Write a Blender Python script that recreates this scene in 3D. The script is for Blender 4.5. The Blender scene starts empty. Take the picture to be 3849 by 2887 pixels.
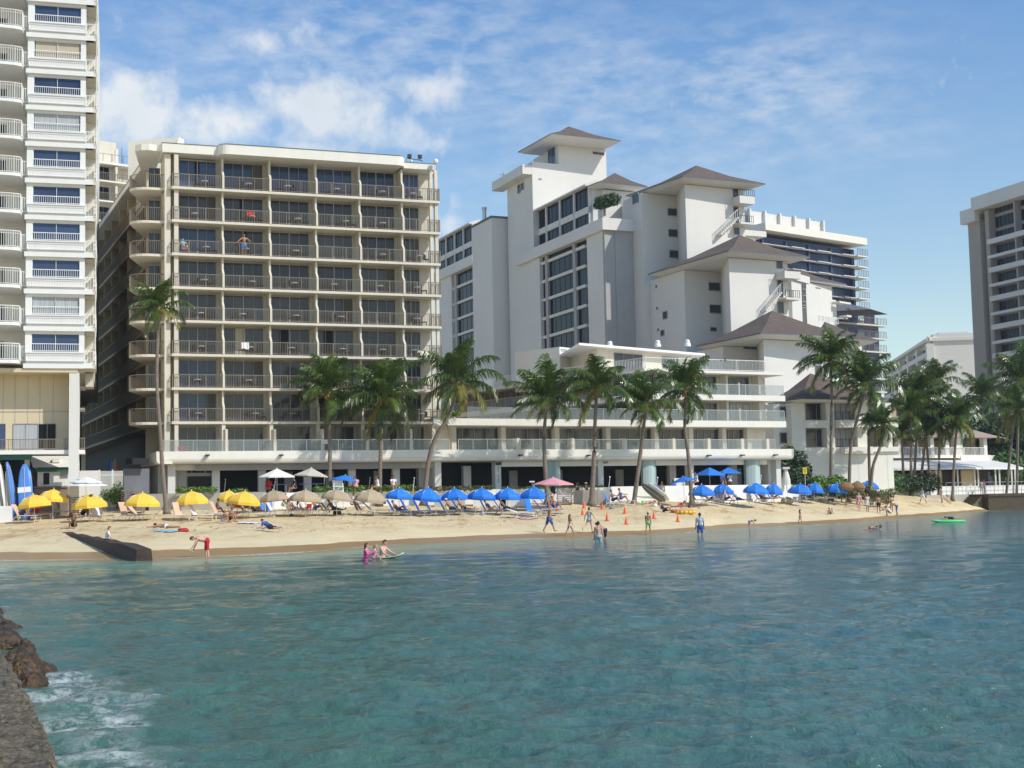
import bpy, math, random
import numpy as np
from mathutils import Vector, Matrix
random.seed(7); rng = np.random.default_rng(11)
R = math.radians
SC = bpy.context.scene
COL = SC.collection
# ---------------------------------------------------------------- camera model (pixel units of the 3849x2887 photograph)
FPX = 5200.0; CX = 1924.5; CY = 1443.5; CH = 2.4; ROLL = 0.02; HZ = 1880.0
TH = math.atan((HZ - CY) / FPX)
fw = Vector((0, math.cos(TH), math.sin(TH))); up0 = Vector((0, -math.sin(TH), math.cos(TH))); rt0 = Vector((1, 0, 0))
rgt = rt0 * math.cos(ROLL) - up0 * math.sin(ROLL); upv = rt0 * math.sin(ROLL) + up0 * math.cos(ROLL)
CAMP = Vector((0, 0, CH))
def ray(px, py): return (fw + rgt * ((px - CX) / FPX) - upv * ((py - CY) / FPX))
def P(px, py, D):
    d = ray(px, py); return CAMP + d * (D / d.y)
def G(px, py, z):
    d = ray(px, py); return CAMP + d * ((z - CH) / d.z)
def hor(px): return HZ - ROLL * (px - CX)
cam = bpy.data.cameras.new('camera'); camo = bpy.data.objects.new('camera', cam); COL.objects.link(camo)
cam.sensor_width = 36; cam.lens = FPX / 3849 * 36; cam.clip_end = 9000; cam.clip_start = .2
M = Matrix((rgt, upv, -fw)).transposed().to_4x4(); M.translation = CAMP; camo.matrix_world = M
SC.camera = camo
# ---------------------------------------------------------------- materials
MATS = {}
def new_mat(name):
    m = bpy.data.materials.new(name); m.use_nodes = True; MATS[name] = m
    nt = m.node_tree; return m, nt, nt.nodes['Principled BSDF']
def nd(nt, t, **kw):
    n = nt.nodes.new(t)
    for k, v in kw.items():
        if k.startswith('i_'):
            key = k[2:]; key = int(key) if key.isdigit() else key.replace('_', ' ')
            n.inputs[key].default_value = v
        else: setattr(n, k, v)
    return n
def mixc(nt, a, b, fac, blend='MIX'):
    n = nt.nodes.new('ShaderNodeMix'); n.data_type = 'RGBA'; n.blend_type = blend
    for s, v in ((6, a), (7, b), (0, fac)):
        if isinstance(v, bpy.types.NodeSocket): nt.links.new(v, n.inputs[s])
        elif isinstance(v, (int, float)): n.inputs[s].default_value = v
        else: n.inputs[s].default_value = (*v, 1)
    return n.outputs[2]
def rampf(nt, src, lo, hi):
    n = nd(nt, 'ShaderNodeMapRange'); n.clamp = True; nt.links.new(src, n.inputs[0]); n.inputs[1].default_value = lo; n.inputs[2].default_value = hi
    return n.outputs[0]
def noise(nt, scale, detail=4, vec=None, rough=.55, st=(1, 1, 1)):
    n = nd(nt, 'ShaderNodeTexNoise'); n.inputs['Scale'].default_value = scale; n.inputs['Detail'].default_value = detail; n.inputs['Roughness'].default_value = rough
    if vec is None: vec = nd(nt, 'ShaderNodeNewGeometry').outputs['Position']
    if st != (1, 1, 1):
        mp = nd(nt, 'ShaderNodeMapping'); mp.inputs['Scale'].default_value = st; nt.links.new(vec, mp.inputs[0]); vec = mp.outputs[0]
    nt.links.new(vec, n.inputs['Vector']); return n.outputs[0]
def mat(name, col, rough=.7, var=.12, scale=1.2, bump=0., bscale=20, metal=0., streak=0., spec=.5, rnd=0., trans=0., st=(1,1,1)):
    m, nt, b = new_mat(name)
    c2 = tuple(max(0, c * (1 - var)) for c in col)
    f = rampf(nt, noise(nt, scale, 5, st=st), .3, .7)
    c = mixc(nt, col, c2, f)
    if streak:
        f2 = rampf(nt, noise(nt, 1.0, 6, st=(2.2, 2.2, .12)), .5, .85)
        c = mixc(nt, c, tuple(x * (1 - streak) for x in col), f2)
    if rnd:
        oi = nd(nt, 'ShaderNodeObjectInfo'); hs = nd(nt, 'ShaderNodeHueSaturation')
        mr = nd(nt, 'ShaderNodeMapRange'); nt.links.new(oi.outputs['Random'], mr.inputs[0]); mr.inputs[3].default_value = 1 - rnd; mr.inputs[4].default_value = 1 + rnd
        nt.links.new(mr.outputs[0], hs.inputs['Value']); nt.links.new(c, hs.inputs['Color']); c = hs.outputs[0]
    nt.links.new(c, b.inputs['Base Color'])
    b.inputs['Roughness'].default_value = rough; b.inputs['Metallic'].default_value = metal; b.inputs['Specular IOR Level'].default_value = spec
    if trans: b.inputs['Subsurface Weight'].default_value = 0
    if bump:
        bp = nd(nt, 'ShaderNodeBump'); bp.inputs['Strength'].default_value = bump; bp.inputs['Distance'].default_value = .05
        nt.links.new(noise(nt, bscale, 5), bp.inputs['Height']); nt.links.new(bp.outputs[0], b.inputs['Normal'])
    return m
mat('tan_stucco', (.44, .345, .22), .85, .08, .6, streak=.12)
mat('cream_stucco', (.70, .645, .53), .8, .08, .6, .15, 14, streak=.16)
mat('pale_stucco', (.80, .77, .68), .8, .06, .5, .15, 14, streak=.10)
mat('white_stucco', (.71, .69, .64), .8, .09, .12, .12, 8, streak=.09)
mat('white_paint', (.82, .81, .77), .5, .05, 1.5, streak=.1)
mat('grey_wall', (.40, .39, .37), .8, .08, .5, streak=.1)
mat('beige_panel', (.66, .56, .38), .8, .07, .5, streak=.1)
mat('rail_metal', (.25, .215, .165), .7, .1, 3, spec=.2)
mat('white_metal', (.82, .82, .78), .4, .05, 3)
mat('dark_metal', (.03, .03, .035), .5, .2, 3)
mat('steel', (.55, .55, .56), .3, .1, 4, metal=.8)
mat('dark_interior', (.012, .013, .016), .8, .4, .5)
mat('brown_shingle', (.165, .120, .092), .85, .38, 1.6, .5, 9)
mat('roof_tar', (.16, .17, .19), .9, .2, 1)
mat('window_frame', (.36, .36, .36), .5, .1, 3)
mat('rock', (.11, .062, .018), .3, .85, 7, 1., 16)
mat('concrete_wall', (.27, .215, .135), .9, .85, 12, 1., 34)
mat('dark_timber', (.07, .045, .03), .8, .5, 3, .6, 9)
mat('promenade', (.46, .42, .35), .9, .15, 1.5, .3, 12)
mat('fabric_yellow', (.86, .55, .06), .75, .06, 2, rnd=.06)
mat('fabric_tan', (.44, .34, .22), .8, .08, 2, rnd=.06)
mat('taupe_wall', (.40, .355, .30), .85, .06, .5, streak=.08)
mat('blue_grey', (.10, .13, .19), .6, .1, .5)
mat('fabric_blue', (.014, .19, .70), .7, .1, 2, rnd=.12)
mat('curtain_dim', (.13, .12, .10), .8, .3, 2.5, st=(6, 6, .1))
mat('fabric_navy', (.014, .07, .34), .75, .15, 4, rnd=.2)
mat('fabric_white', (.80, .79, .76), .8, .05, 3)
mat('fabric_pink', (.78, .34, .38), .8, .06, 3)
mat('fabric_peach', (.72, .50, .36), .8, .06, 4, rnd=.1)
mat('fabric_stripe', (.70, .72, .80), .8, .06, 3)
mat('fabric_grey', (.55, .52, .46), .8, .06, 3)
mat('thatch', (.36, .21, .10), .95, .5, 14, 1, 30)
mat('cone_orange', (.85, .12, .02), .5, .06, 6)
mat('red_cloth', (.62, .03, .03), .8, .15, 5)
mat('green_paint', (.03, .12, .09), .6, .1, 2)
mat('wood_brown', (.24, .15, .09), .7, .3, 5)
mat('stack_brown', (.30, .22, .17), .7, .3, 5)
mat('yellow_sign', (.85, .55, .03), .5, .05, 3)
mat('letter_dark', (.05, .04, .05), .7, .1, 3)
mat('letter_red', (.5, .08, .07), .7, .1, 3)
mat('teal_panel', (.50, .64, .62), .45, .55, .55, st=(2.5, 2.5, .12))
mat('board_blue', (.10, .27, .68), .25, .08, 2)
mat('board_white', (.78, .77, .74), .25, .08, 2)
mat('board_tan', (.62, .50, .36), .35, .1, 2)
mat('board_grey', (.10, .12, .12), .3, .1, 2)
mat('plastic_green', (.12, .75, .22), .4, .05, 3)
mat('lime_foam', (.55, .78, .42), .4, .05, 3)
mat('tube_yellow', (.85, .5, .02), .3, .05, 3)
mat('tube_pink', (.75, .06, .16), .3, .05, 3)
mat('hedge_green', (.07, .17, .03), .6, .45, 3)
mat('leaf_dark', (.035, .085, .02), .5, .5, 1.5, rnd=.15)
mat('leaf_bright', (.14, .26, .03), .5, .4, 2)
mat('leaf_grey', (.22, .23, .10), .6, .4, 2)
mat('flower_red', (.45, .04, .03), .7, .3, 5)
mat('skin_tan', (.42, .20, .11), .55, .1, 8)
mat('skin_light', (.66, .40, .28), .55, .08, 8)
mat('skin_dark', (.24, .11, .06), .55, .1, 8)
mat('hair_dark', (.02, .013, .01), .5, .3, 20)
mat('hair_brown', (.11, .055, .025), .5, .3, 20)
mat('hair_blond', (.45, .28, .12), .5, .3, 20)
for nm, c in dict(cl_red=(.55, .015, .02), cl_blue=(.05, .12, .38), cl_navy=(.015, .02, .06), cl_white=(.78, .77, .76), cl_pink=(.78, .14, .36), cl_grey=(.38, .44, .46),
                  cl_green=(.30, .60, .22), cl_black=(.012, .012, .014), cl_sky=(.22, .45, .62), cl_palepink=(.70, .38, .42), cl_paleblue=(.42, .50, .58), cl_purple=(.28,.28,.42)).items():
    mat(nm, c, .8, .15, 9)
def glass_mat(name, col, rough=.06, var=.5, spec=.5):
    m, nt, b = new_mat(name)
    oi = nd(nt, 'ShaderNodeObjectInfo'); n = noise(nt, .45, 3)
    ad = nd(nt, 'ShaderNodeMath', operation='ADD'); nt.links.new(oi.outputs['Random'], ad.inputs[0]); nt.links.new(n, ad.inputs[1])
    f = rampf(nt, ad.outputs[0], .4, 1.5)
    nt.links.new(mixc(nt, col, tuple(c * (1 + var * 2.2) for c in col), f), b.inputs['Base Color'])
    b.inputs['Roughness'].default_value = rough; b.inputs['Specular IOR Level'].default_value = spec
    bp = nd(nt, 'ShaderNodeBump'); bp.inputs['Strength'].default_value = .06; bp.inputs['Distance'].default_value = .02
    nt.links.new(noise(nt, 1.2, 2), bp.inputs['Height']); nt.links.new(bp.outputs[0], b.inputs['Normal'])
    return m
glass_mat('glass_dark', (.036, .038, .042), .08, .5, .35)
glass_mat('glass_blue', (.025, .04, .085), .08, .5, .4)
glass_mat('glass_navy', (.010, .018, .055), .1, .4, .3)
glass_mat('glass_black', (.006, .007, .009), .15, .3, .12)
mat('curtain', (.50, .52, .53), .6, .35, 2.2, st=(6, 6, .1))
mat('curtain_beige', (.52, .45, .33), .7, .1, 1)
m, nt, b = new_mat('balustrade_glass')
b.inputs['Base Color'].default_value = (.30, .35, .35, 1); b.inputs['Roughness'].default_value = .12; b.inputs['Alpha'].default_value = .3
# palm leaf: translucent
m, nt, b = new_mat('palm_leaf')
f = rampf(nt, noise(nt, 1.1, 3), .35, .7)
at = nd(nt, 'ShaderNodeAttribute', attribute_name='tone')
c = mixc(nt, (.05, .105, .018), (.15, .215, .035), f); c = mixc(nt, c, (.30, .27, .055), at.outputs['Fac'])
nt.links.new(c, b.inputs['Base Color']); b.inputs['Roughness'].default_value = .3; b.inputs['Specular IOR Level'].default_value = .7
tr = nd(nt, 'ShaderNodeBsdfTranslucent'); nt.links.new(c, tr.inputs[0]); mx = nd(nt, 'ShaderNodeMixShader'); mx.inputs[0].default_value = .3
nt.links.new(b.outputs[0], mx.inputs[1]); nt.links.new(tr.outputs[0], mx.inputs[2]); nt.links.new(mx.outputs[0], nt.nodes['Material Output'].inputs[0])
mat('palm_trunk', (.27, .215, .165), .9, .45, 5, .6, 12, st=(.6, .6, 4))
mat('palm_heart', (.48, .26, .10), .8, .4, 6)
# sand
m, nt, b = new_mat('sand')
geo = nd(nt, 'ShaderNodeNewGeometry'); sx = nd(nt, 'ShaderNodeSeparateXYZ'); nt.links.new(geo.outputs['Position'], sx.inputs[0])
c = mixc(nt, (.74, .61, .37), (.62, .47, .265), rampf(nt, noise(nt, .35, 5), .38, .68))
foot = noise(nt, 1.7, 6, rough=.78, st=(1, .16, 1))
c = mixc(nt, c, (.30, .19, .09), rampf(nt, foot, .60, .66))  # footprint shadows of the sand relief painted into the colour
c = mixc(nt, c, (.24, .15, .07), rampf(nt, noise(nt, 5.5, 3, rough=.6, st=(1, .14, 1)), .655, .70))  # fine specks: shade of small lumps put into the colour
c = mixc(nt, c, (.50, .34, .17), rampf(nt, noise(nt, .6, 6, rough=.7, st=(1, .3, 1)), .55, .64))
wob = noise(nt, .25, 3)
hm = nd(nt, 'ShaderNodeMath', operation='MULTIPLY_ADD'); nt.links.new(wob, hm.inputs[0]); hm.inputs[1].default_value = -.16; nt.links.new(sx.outputs[2], hm.inputs[2])
wet = rampf(nt, hm.outputs[0], .15, .13)
smooth = rampf(nt, hm.outputs[0], .75, .35)
flat = mixc(nt, (.74, .62, .385), (.69, .56, .34), rampf(nt, noise(nt, .5, 3), .4, .6))
c = mixc(nt, c, flat, smooth); c = mixc(nt, c, (.36, .225, .10), wet)
nt.links.new(c, b.inputs['Base Color'])
rr = nd(nt, 'ShaderNodeMapRange'); nt.links.new(wet, rr.inputs[0]); rr.inputs[3].default_value = .95; rr.inputs[4].default_value = .35; nt.links.new(rr.outputs[0], b.inputs['Roughness'])
b.inputs['Specular IOR Level'].default_value = .25
bp = nd(nt, 'ShaderNodeBump'); bp.inputs['Distance'].default_value = .22
inv = nd(nt, 'ShaderNodeMapRange'); nt.links.new(smooth, inv.inputs[0]); inv.inputs[3].default_value = .8; inv.inputs[4].default_value = .06
nt.links.new(inv.outputs[0], bp.inputs['Strength']); nt.links.new(noise(nt, 1.9, 6, rough=.7), bp.inputs['Height']); nt.links.new(bp.outputs[0], b.inputs['Normal'])
# water
m, nt, b = new_mat('sea_water')
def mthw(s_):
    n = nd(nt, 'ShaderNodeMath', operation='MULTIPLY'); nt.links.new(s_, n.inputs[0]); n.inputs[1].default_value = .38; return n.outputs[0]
at = nd(nt, 'ShaderNodeAttribute', attribute_name='depth')
n1 = noise(nt, .05, 4, st=(1, .45, 1)); n2 = noise(nt, .35, 5, st=(1, .6, 1))
sh = nd(nt, 'ShaderNodeMath', operation='MULTIPLY_ADD'); nt.links.new(n2, sh.inputs[0]); sh.inputs[1].default_value = .5; nt.links.new(at.outputs['Fac'], sh.inputs[2])
deep = mixc(nt, (.058, .138, .100), (.056, .132, .142), rampf(nt, n1, .4, .62))
deep = mixc(nt, deep, (.085, .190, .155), rampf(nt, n2, .50, .80))
deep = mixc(nt, deep, (.075, .115, .065), rampf(nt, noise(nt, .13, 6, rough=.7, st=(1, .5, 1)), .55, .75))
c = mixc(nt, (.36, .39, .25), (.15, .34, .27), rampf(nt, sh.outputs[0], .30, .75))
gx_ = nd(nt, 'ShaderNodeSeparateXYZ'); nt.links.new(nd(nt, 'ShaderNodeNewGeometry').outputs['Position'], gx_.inputs[0]); deep = mixc(nt, deep, (.075, .165, .22), mthw(rampf(nt, gx_.outputs[0], -4, 26)))
deep = mixc(nt, deep, (.040, .062, .034), mthw(rampf(nt, noise(nt, 1.5, 7, rough=.72, st=(1, .55, 1)), .50, .64)))  # olive streaks painted in for the dark faces of the waves
c = mixc(nt, c, deep, rampf(nt, sh.outputs[0], .6, 1.35))
fo = nd(nt, 'ShaderNodeAttribute', attribute_name='foam')
fm = nd(nt, 'ShaderNodeMath', operation='MULTIPLY'); nt.links.new(fo.outputs['Fac'], fm.inputs[0]); nt.links.new(rampf(nt, noise(nt, 3.4, 8, rough=.8), .44, .56), fm.inputs[1])
c = mixc(nt, c, (.80, .82, .80), fm.outputs[0])
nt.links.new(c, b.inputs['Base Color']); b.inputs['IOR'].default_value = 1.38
rr = nd(nt, 'ShaderNodeMapRange'); nt.links.new(fm.outputs[0], rr.inputs[0]); rr.inputs[3].default_value = .09; rr.inputs[4].default_value = .8; nt.links.new(rr.outputs[0], b.inputs['Roughness'])
bp = nd(nt, 'ShaderNodeBump'); bp.inputs['Strength'].default_value = .9; bp.inputs['Distance'].default_value = .10
nt.links.new(noise(nt, 3.2, 6, rough=.66, st=(1, .8, 1)), bp.inputs['Height'])
bp2 = nd(nt, 'ShaderNodeBump'); bp2.inputs['Strength'].default_value = .75; bp2.inputs['Distance'].default_value = .42
nt.links.new(noise(nt, .8, 4, st=(.7, 1, 1)), bp2.inputs['Height']); nt.links.new(bp2.outputs[0], bp.inputs['Normal']); nt.links.new(bp.outputs[0], b.inputs['Normal'])
tp = nd(nt, 'ShaderNodeBsdfTransparent'); mx = nd(nt, 'ShaderNodeMixShader')
al = rampf(nt, at.outputs['Fac'], .0, .34); fa = nd(nt, 'ShaderNodeMath', operation='MAXIMUM'); nt.links.new(al, fa.inputs[0]); nt.links.new(fm.outputs[0], fa.inputs[1])
nt.links.new(fa.outputs[0], mx.inputs[0]); nt.links.new(tp.outputs[0], mx.inputs[1]); nt.links.new(b.outputs[0], mx.inputs[2]); nt.links.new(mx.outputs[0], nt.nodes['Material Output'].inputs[0])
# ---------------------------------------------------------------- mesh builder
class Frame:
    def __init__(s, o, u):
        s.o = Vector((o[0], o[1])); u = Vector((u[0], u[1])).normalized(); s.u = u; s.n = Vector((-u.y, u.x))
    def w(s, a, d, z): p = s.o + s.u * a + s.n * d; return (p.x, p.y, z)
    def loc(s, px, py, d=0.):
        r = ray(px, py); o = s.o + s.n * d
        t = (o.x * s.n.x + o.y * s.n.y) / (r.x * s.n.x + r.y * s.n.y)
        q = Vector((r.x * t, r.y * t)) - o
        return q.dot(s.u), CH + r.z * t
    def s(s_, px, py, d=0.): return s_.loc(px, py, d)[0]
    def z(s_, px, py, d=0.): return s_.loc(px, py, d)[1]
    def off(s, d): q = Frame((0, 0), s.u); q.o = s.o + s.n * d; return q
def frame2(a, b): return Frame((a[0], a[1]), (b[0] - a[0], b[1] - a[1]))
WF = Frame((0, 0), (1, 0))
class MB:
    def __init__(s): s.v = []; s.f = []; s.mi = []; s.k = 0
    def q(s, *pts):
        n = len(s.v); s.v += [tuple(p) for p in pts]; s.f.append(tuple(range(n, n + len(pts)))); s.mi.append(s.k); return s
    def box(s, F, a0, a1, d0, d1, z0, z1):
        if a1 < a0: a0, a1 = a1, a0
        if d1 < d0: d0, d1 = d1, d0
        if z1 < z0: z0, z1 = z1, z0
        n = len(s.v)
        for z in (z0, z1):
            for a, d in ((a0, d0), (a1, d0), (a1, d1), (a0, d1)): s.v.append(F.w(a, d, z))
        for f in ((0, 3, 2, 1), (4, 5, 6, 7), (0, 1, 5, 4), (1, 2, 6, 5), (2, 3, 7, 6), (3, 0, 4, 7)):
            s.f.append(tuple(n + i for i in f)); s.mi.append(s.k)
        return s
    def prism(s, pts, z0, z1):
        n = len(s.v); m = len(pts)
        s.v += [(p[0], p[1], z0) for p in pts] + [(p[0], p[1], z1) for p in pts]
        s.f.append(tuple(n + m - 1 - i for i in range(m))); s.f.append(tuple(n + m + i for i in range(m))); s.mi += [s.k] * 2
        for i in range(m):
            j = (i + 1) % m; s.f.append((n + i, n + j, n + m + j, n + m + i)); s.mi.append(s.k)
        return s
    def prof(s, F, pts, a0, a1):
        """profile in (d,z) extruded along s"""
        n = len(s.v); m = len(pts)
        s.v += [F.w(a0, d, z) for d, z in pts] + [F.w(a1, d, z) for d, z in pts]
        s.f.append(tuple(n + i for i in range(m))); s.f.append(tuple(n + m + m - 1 - i for i in range(m))); s.mi += [s.k] * 2
        for i in range(m):
            j = (i + 1) % m; s.f.append((n + j, n + i, n + m + i, n + m + j)); s.mi.append(s.k)
        return s
    def tube(s, pts, rad, n=6, cap=True):
        pts = [Vector(p) for p in pts]
        if not hasattr(rad, '__len__'): rad = [rad] * len(pts)
        b = len(s.v)
        for i, p in enumerate(pts):
            t = (pts[min(i + 1, len(pts) - 1)] - pts[max(i - 1, 0)])
            t = t.normalized() if t.length > 1e-9 else Vector((0, 0, 1))
            a = t.cross(Vector((0, 0, 1)));
            if a.length < .05: a = t.cross(Vector((1, 0, 0)))
            a.normalize(); c = t.cross(a)
            for k in range(n):
                an = 2 * math.pi * k / n; s.v.append(tuple(p + (a * math.cos(an) + c * math.sin(an)) * rad[i]))
        for i in range(len(pts) - 1):
            for k in range(n):
                k2 = (k + 1) % n; s.f.append((b + i * n + k, b + i * n + k2, b + (i + 1) * n + k2, b + (i + 1) * n + k)); s.mi.append(s.k)
        if cap:
            s.f.append(tuple(b + k for k in range(n))[::-1]); s.f.append(tuple(b + (len(pts) - 1) * n + k for k in range(n))); s.mi += [s.k] * 2
        return s
    def ell(s, c, r, nu=10, nv=7, M=None):
        b = len(s.v); c = Vector(c)
        for j in range(nv + 1):
            ph = math.pi * j / nv
            for i in range(nu):
                th = 2 * math.pi * i / nu
                p = Vector((r[0] * math.sin(ph) * math.cos(th), r[1] * math.sin(ph) * math.sin(th), r[2] * math.cos(ph)))
                if M: p = M @ p
                s.v.append(tuple(c + p))
        for j in range(nv):
            for i in range(nu):
                i2 = (i + 1) % nu; s.f.append((b + j * nu + i, b + (j + 1) * nu + i, b + (j + 1) * nu + i2, b + j * nu + i2)); s.mi.append(s.k)
        return s
    def lathe(s, c, prof, n=12, sx=1, sy=1):
        b = len(s.v); m = len(prof)
        for r, z in prof:
            for k in range(n):
                an = 2 * math.pi * k / n; s.v.append((c[0] + r * sx * math.cos(an), c[1] + r * sy * math.sin(an), c[2] + z))
        for i in range(m - 1):
            for k in range(n):
                k2 = (k + 1) % n; s.f.append((b + i * n + k, b + i * n + k2, b + (i + 1) * n + k2, b + (i + 1) * n + k)); s.mi.append(s.k)
        return s
def top_of(o):
    while o.parent: o = o.parent
    return o
def mesh_of(name, mb, mats, org=(0, 0, 0), smooth=False):
    me = bpy.data.meshes.new(name)
    o = Vector(org)
    me.from_pydata([(v[0] - o.x, v[1] - o.y, v[2] - o.z) for v in mb.v], [], mb.f)
    if isinstance(mats, str): mats = [mats]
    for m_ in mats: me.materials.append(MATS[m_])
    if len(mats) > 1: me.polygons.foreach_set('material_index', mb.mi)
    if smooth: me.polygons.foreach_set('use_smooth', [True] * len(me.polygons))
    me.update(); return me
SPLIT = {'partition', 'column', 'pier', 'arcade_wall', 'balustrade_post', 'end_wall', 'mullion', 'camera_dome', 'window_band', 'post', 'balcony', 'parapet', 'vent', 'corner_pier', 'stair', 'ground_shade_sheet'}
def islands(mb):
    par = list(range(len(mb.v)))
    def fd(a):
        while par[a] != a: par[a] = par[par[a]]; a = par[a]
        return a
    for f in mb.f:
        r0 = fd(f[0])
        for v in f[1:]: par[fd(v)] = r0
    g = {}
    for f in mb.f: g.setdefault(fd(f[0]), []).append(f)
    out = []
    for fs in g.values():
        ids = sorted({v for f in fs for v in f}); mp = {v: i for i, v in enumerate(ids)}; m = MB(); m.v = [mb.v[v] for v in ids]; m.f = [tuple(mp[v] for v in f) for f in fs]; m.mi = [0] * len(fs); out.append(m)
    return out
def part(name, mb, mats, parent, smooth=False, label=None):
    if name in SPLIT:
        for m_ in islands(mb): o = part_(name, m_, mats, parent, smooth, label)
        return o
    return part_(name, mb, mats, parent, smooth, label)
def part_(name, mb, mats, parent, smooth=False, label=None):
    me = mesh_of(name, mb, mats, top_of(parent).location, smooth)
    o = bpy.data.objects.new(name, me); COL.objects.link(o); o.parent = parent
    if label: o['label'] = label
    return o
def tag(o, label=None, cat=None, group=None, kind=None):
    if label: o['label'] = label
    if cat: o['category'] = cat
    if group: o['group'] = group
    if kind: o['kind'] = kind
    return o
def root(name, label, cat, loc=(0, 0, 0), group=None, rz=0):
    o = bpy.data.objects.new(name, None); COL.objects.link(o); o.location = loc; o.rotation_euler = (0, 0, rz); o.empty_display_size = .5
    return tag(o, label, cat, group)
def single(name, mb, mats, label=None, cat=None, group=None, kind=None, smooth=False, org=None):
    if org is None:
        a = np.array(mb.v); org = (float(a[:, 0].mean()), float(a[:, 1].mean()), float(a[:, 2].min()))
    me = mesh_of(name, mb, mats, org, smooth); o = bpy.data.objects.new(name, me); COL.objects.link(o); o.location = org
    return tag(o, label, cat, group, kind)
def dup(o, loc, rz=None, label=None, group=None, scale=None):
    r = o.copy(); COL.objects.link(r); r.location = loc
    if rz is not None: r.rotation_euler = (o.rotation_euler[0], o.rotation_euler[1], rz)
    if label: r['label'] = label
    if group: r['group'] = group
    if scale is not None: r.scale = scale if hasattr(scale, '__len__') else (scale,) * 3
    for ch in list(o.children):
        c = ch.copy(); COL.objects.link(c); c.parent = r
        for g in list(ch.children):
            e = g.copy(); COL.objects.link(e); e.parent = c
    return r
ORD = ['first', 'second', 'third', 'fourth', 'fifth', 'sixth', 'seventh', 'eighth', 'ninth', 'tenth', 'eleventh', 'twelfth', 'thirteenth', 'fourteenth', 'fifteenth', 'sixteenth', 'seventeenth', 'eighteenth']
# ---------------------------------------------------------------- light, sky
SUN_EL = 42.; sd = Vector((.86, -.51, 0)).normalized(); el = R(SUN_EL)
sdir = Vector((sd.x * math.cos(el), sd.y * math.cos(el), math.sin(el)))
sl = bpy.data.lights.new('sun', 'SUN'); sl.energy = 3.5; sl.angle = R(.53); sl.color = (1, .94, .84)
so = bpy.data.objects.new('sun', sl); COL.objects.link(so); so.location = (60, -60, 90); so.rotation_euler = (-sdir).to_track_quat('-Z', 'Y').to_euler()
W = bpy.data.worlds.new('World'); SC.world = W; W.use_nodes = True; nt = W.node_tree
bg = nt.nodes['Background']; bg.inputs[1].default_value = .13
sky = nd(nt, 'ShaderNodeTexSky'); sky.sky_type = 'NISHITA'; sky.sun_disc = False; sky.sun_elevation = el
sky.sun_rotation = math.atan2(sd.x, sd.y)
sky.air_density = 1.0; sky.dust_density = .6; sky.ozone_density = 2.2; sky.altitude = 0
tc = nd(nt, 'ShaderNodeTexCoord'); sp = nd(nt, 'ShaderNodeSeparateXYZ'); nt.links.new(tc.outputs['Generated'], sp.inputs[0])
def mth(op, a, b=None, c=None):
    n = nd(nt, 'ShaderNodeMath', operation=op)
    for i, v in enumerate((a, b, c)):
        if v is None: continue
        if isinstance(v, (int, float)): n.inputs[i].default_value = v
        else: nt.links.new(v, n.inputs[i])
    return n.outputs[0]
X_, Y_, Z_ = sp.outputs
az = mth('ARCTAN2', X_, Y_)             # azimuth from +Y
hr = mth('SQRT', mth('ADD', mth('MULTIPLY', X_, X_), mth('MULTIPLY', Y_, Y_))); elv = mth('ARCTAN2', Z_, hr)
def cmb(a, b, c=0.):
    n = nd(nt, 'ShaderNodeCombineXYZ')
    for i, v in enumerate((a, b, c)):
        if isinstance(v, (int, float)): n.inputs[i].default_value = v
        else: nt.links.new(v, n.inputs[i])
    return n.outputs[0]
def gauss(a0, e0, sa, se):
    da = mth('DIVIDE', mth('SUBTRACT', az, a0), sa); de = mth('DIVIDE', mth('SUBTRACT', elv, e0), se)
    d = mth('ADD', mth('MULTIPLY', da, da), mth('MULTIPLY', de, de)); return mth('POWER', 2.718, mth('MULTIPLY', d, -1.))
def pxang(px, py):
    r = ray(px, py); return math.atan2(r.x, r.y), math.atan2(r.z, math.hypot(r.x, r.y))
vecA = cmb(mth('MULTIPLY', az, 1.), elv)
n_c = mth('ADD', mth('MULTIPLY', noise(nt, 11, 6, vec=vecA, rough=.55), .62), mth('MULTIPLY', noise(nt, 38, 7, vec=vecA, rough=.6), .38))
cum = None
for px, py, sx_, sy_, w_ in ((460, 420, 260, 190, 1.), (820, 470, 300, 150, .85), (620, 330, 300, 120, .35), (1250, 420, 330, 150, .85), (1640, 350, 160, 110, .95), (1480, 480, 300, 120, .6), (930, 160, 160, 80, .5), (1700, 900, 90, 150, .9), (440, 100, 120, 80, .35), (1150, 560, 500, 120, .5)):
    a0, e0 = pxang(px, py); g = mth('MULTIPLY', gauss(a0, e0, sx_ / FPX, sy_ / FPX), w_); cum = g if cum is None else mth('MAXIMUM', cum, g)
# cumulus density: mask edge broken by noise
cd = rampf(nt, mth('ADD', cum, mth('MULTIPLY', mth('SUBTRACT', n_c, .5), 3.2)), .30, .86)
# thin mackerel cloud field, stretched along the horizon
n_m = noise(nt, 1.0, 7, vec=cmb(mth('MULTIPLY', mth('ADD', az, mth('MULTIPLY', elv, .9)), 30), mth('MULTIPLY', mth('SUBTRACT', elv, mth('MULTIPLY', az, .12)), 78)), rough=.62)
n_l = noise(nt, 1.0, 4, vec=cmb(mth('MULTIPLY', az, 5.5), mth('MULTIPLY', elv, 9.)), rough=.5)
mm = None
for px, py, sx_, sy_, w_ in ((1400, 220, 1000, 330, 1.1), (2150, 330, 650, 240, 1.0), (2800, 330, 560, 230, 1.25), (2500, 520, 800, 260, .85), (3200, 520, 450, 130, .6), (3500, 50, 300, 60, .12), (2100, 620, 500, 250, .6)):
    a0, e0 = pxang(px, py); g = mth('MULTIPLY', gauss(a0, e0, sx_ / FPX, sy_ / FPX), w_); mm = g if mm is None else mth('MAXIMUM', mm, g)
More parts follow.
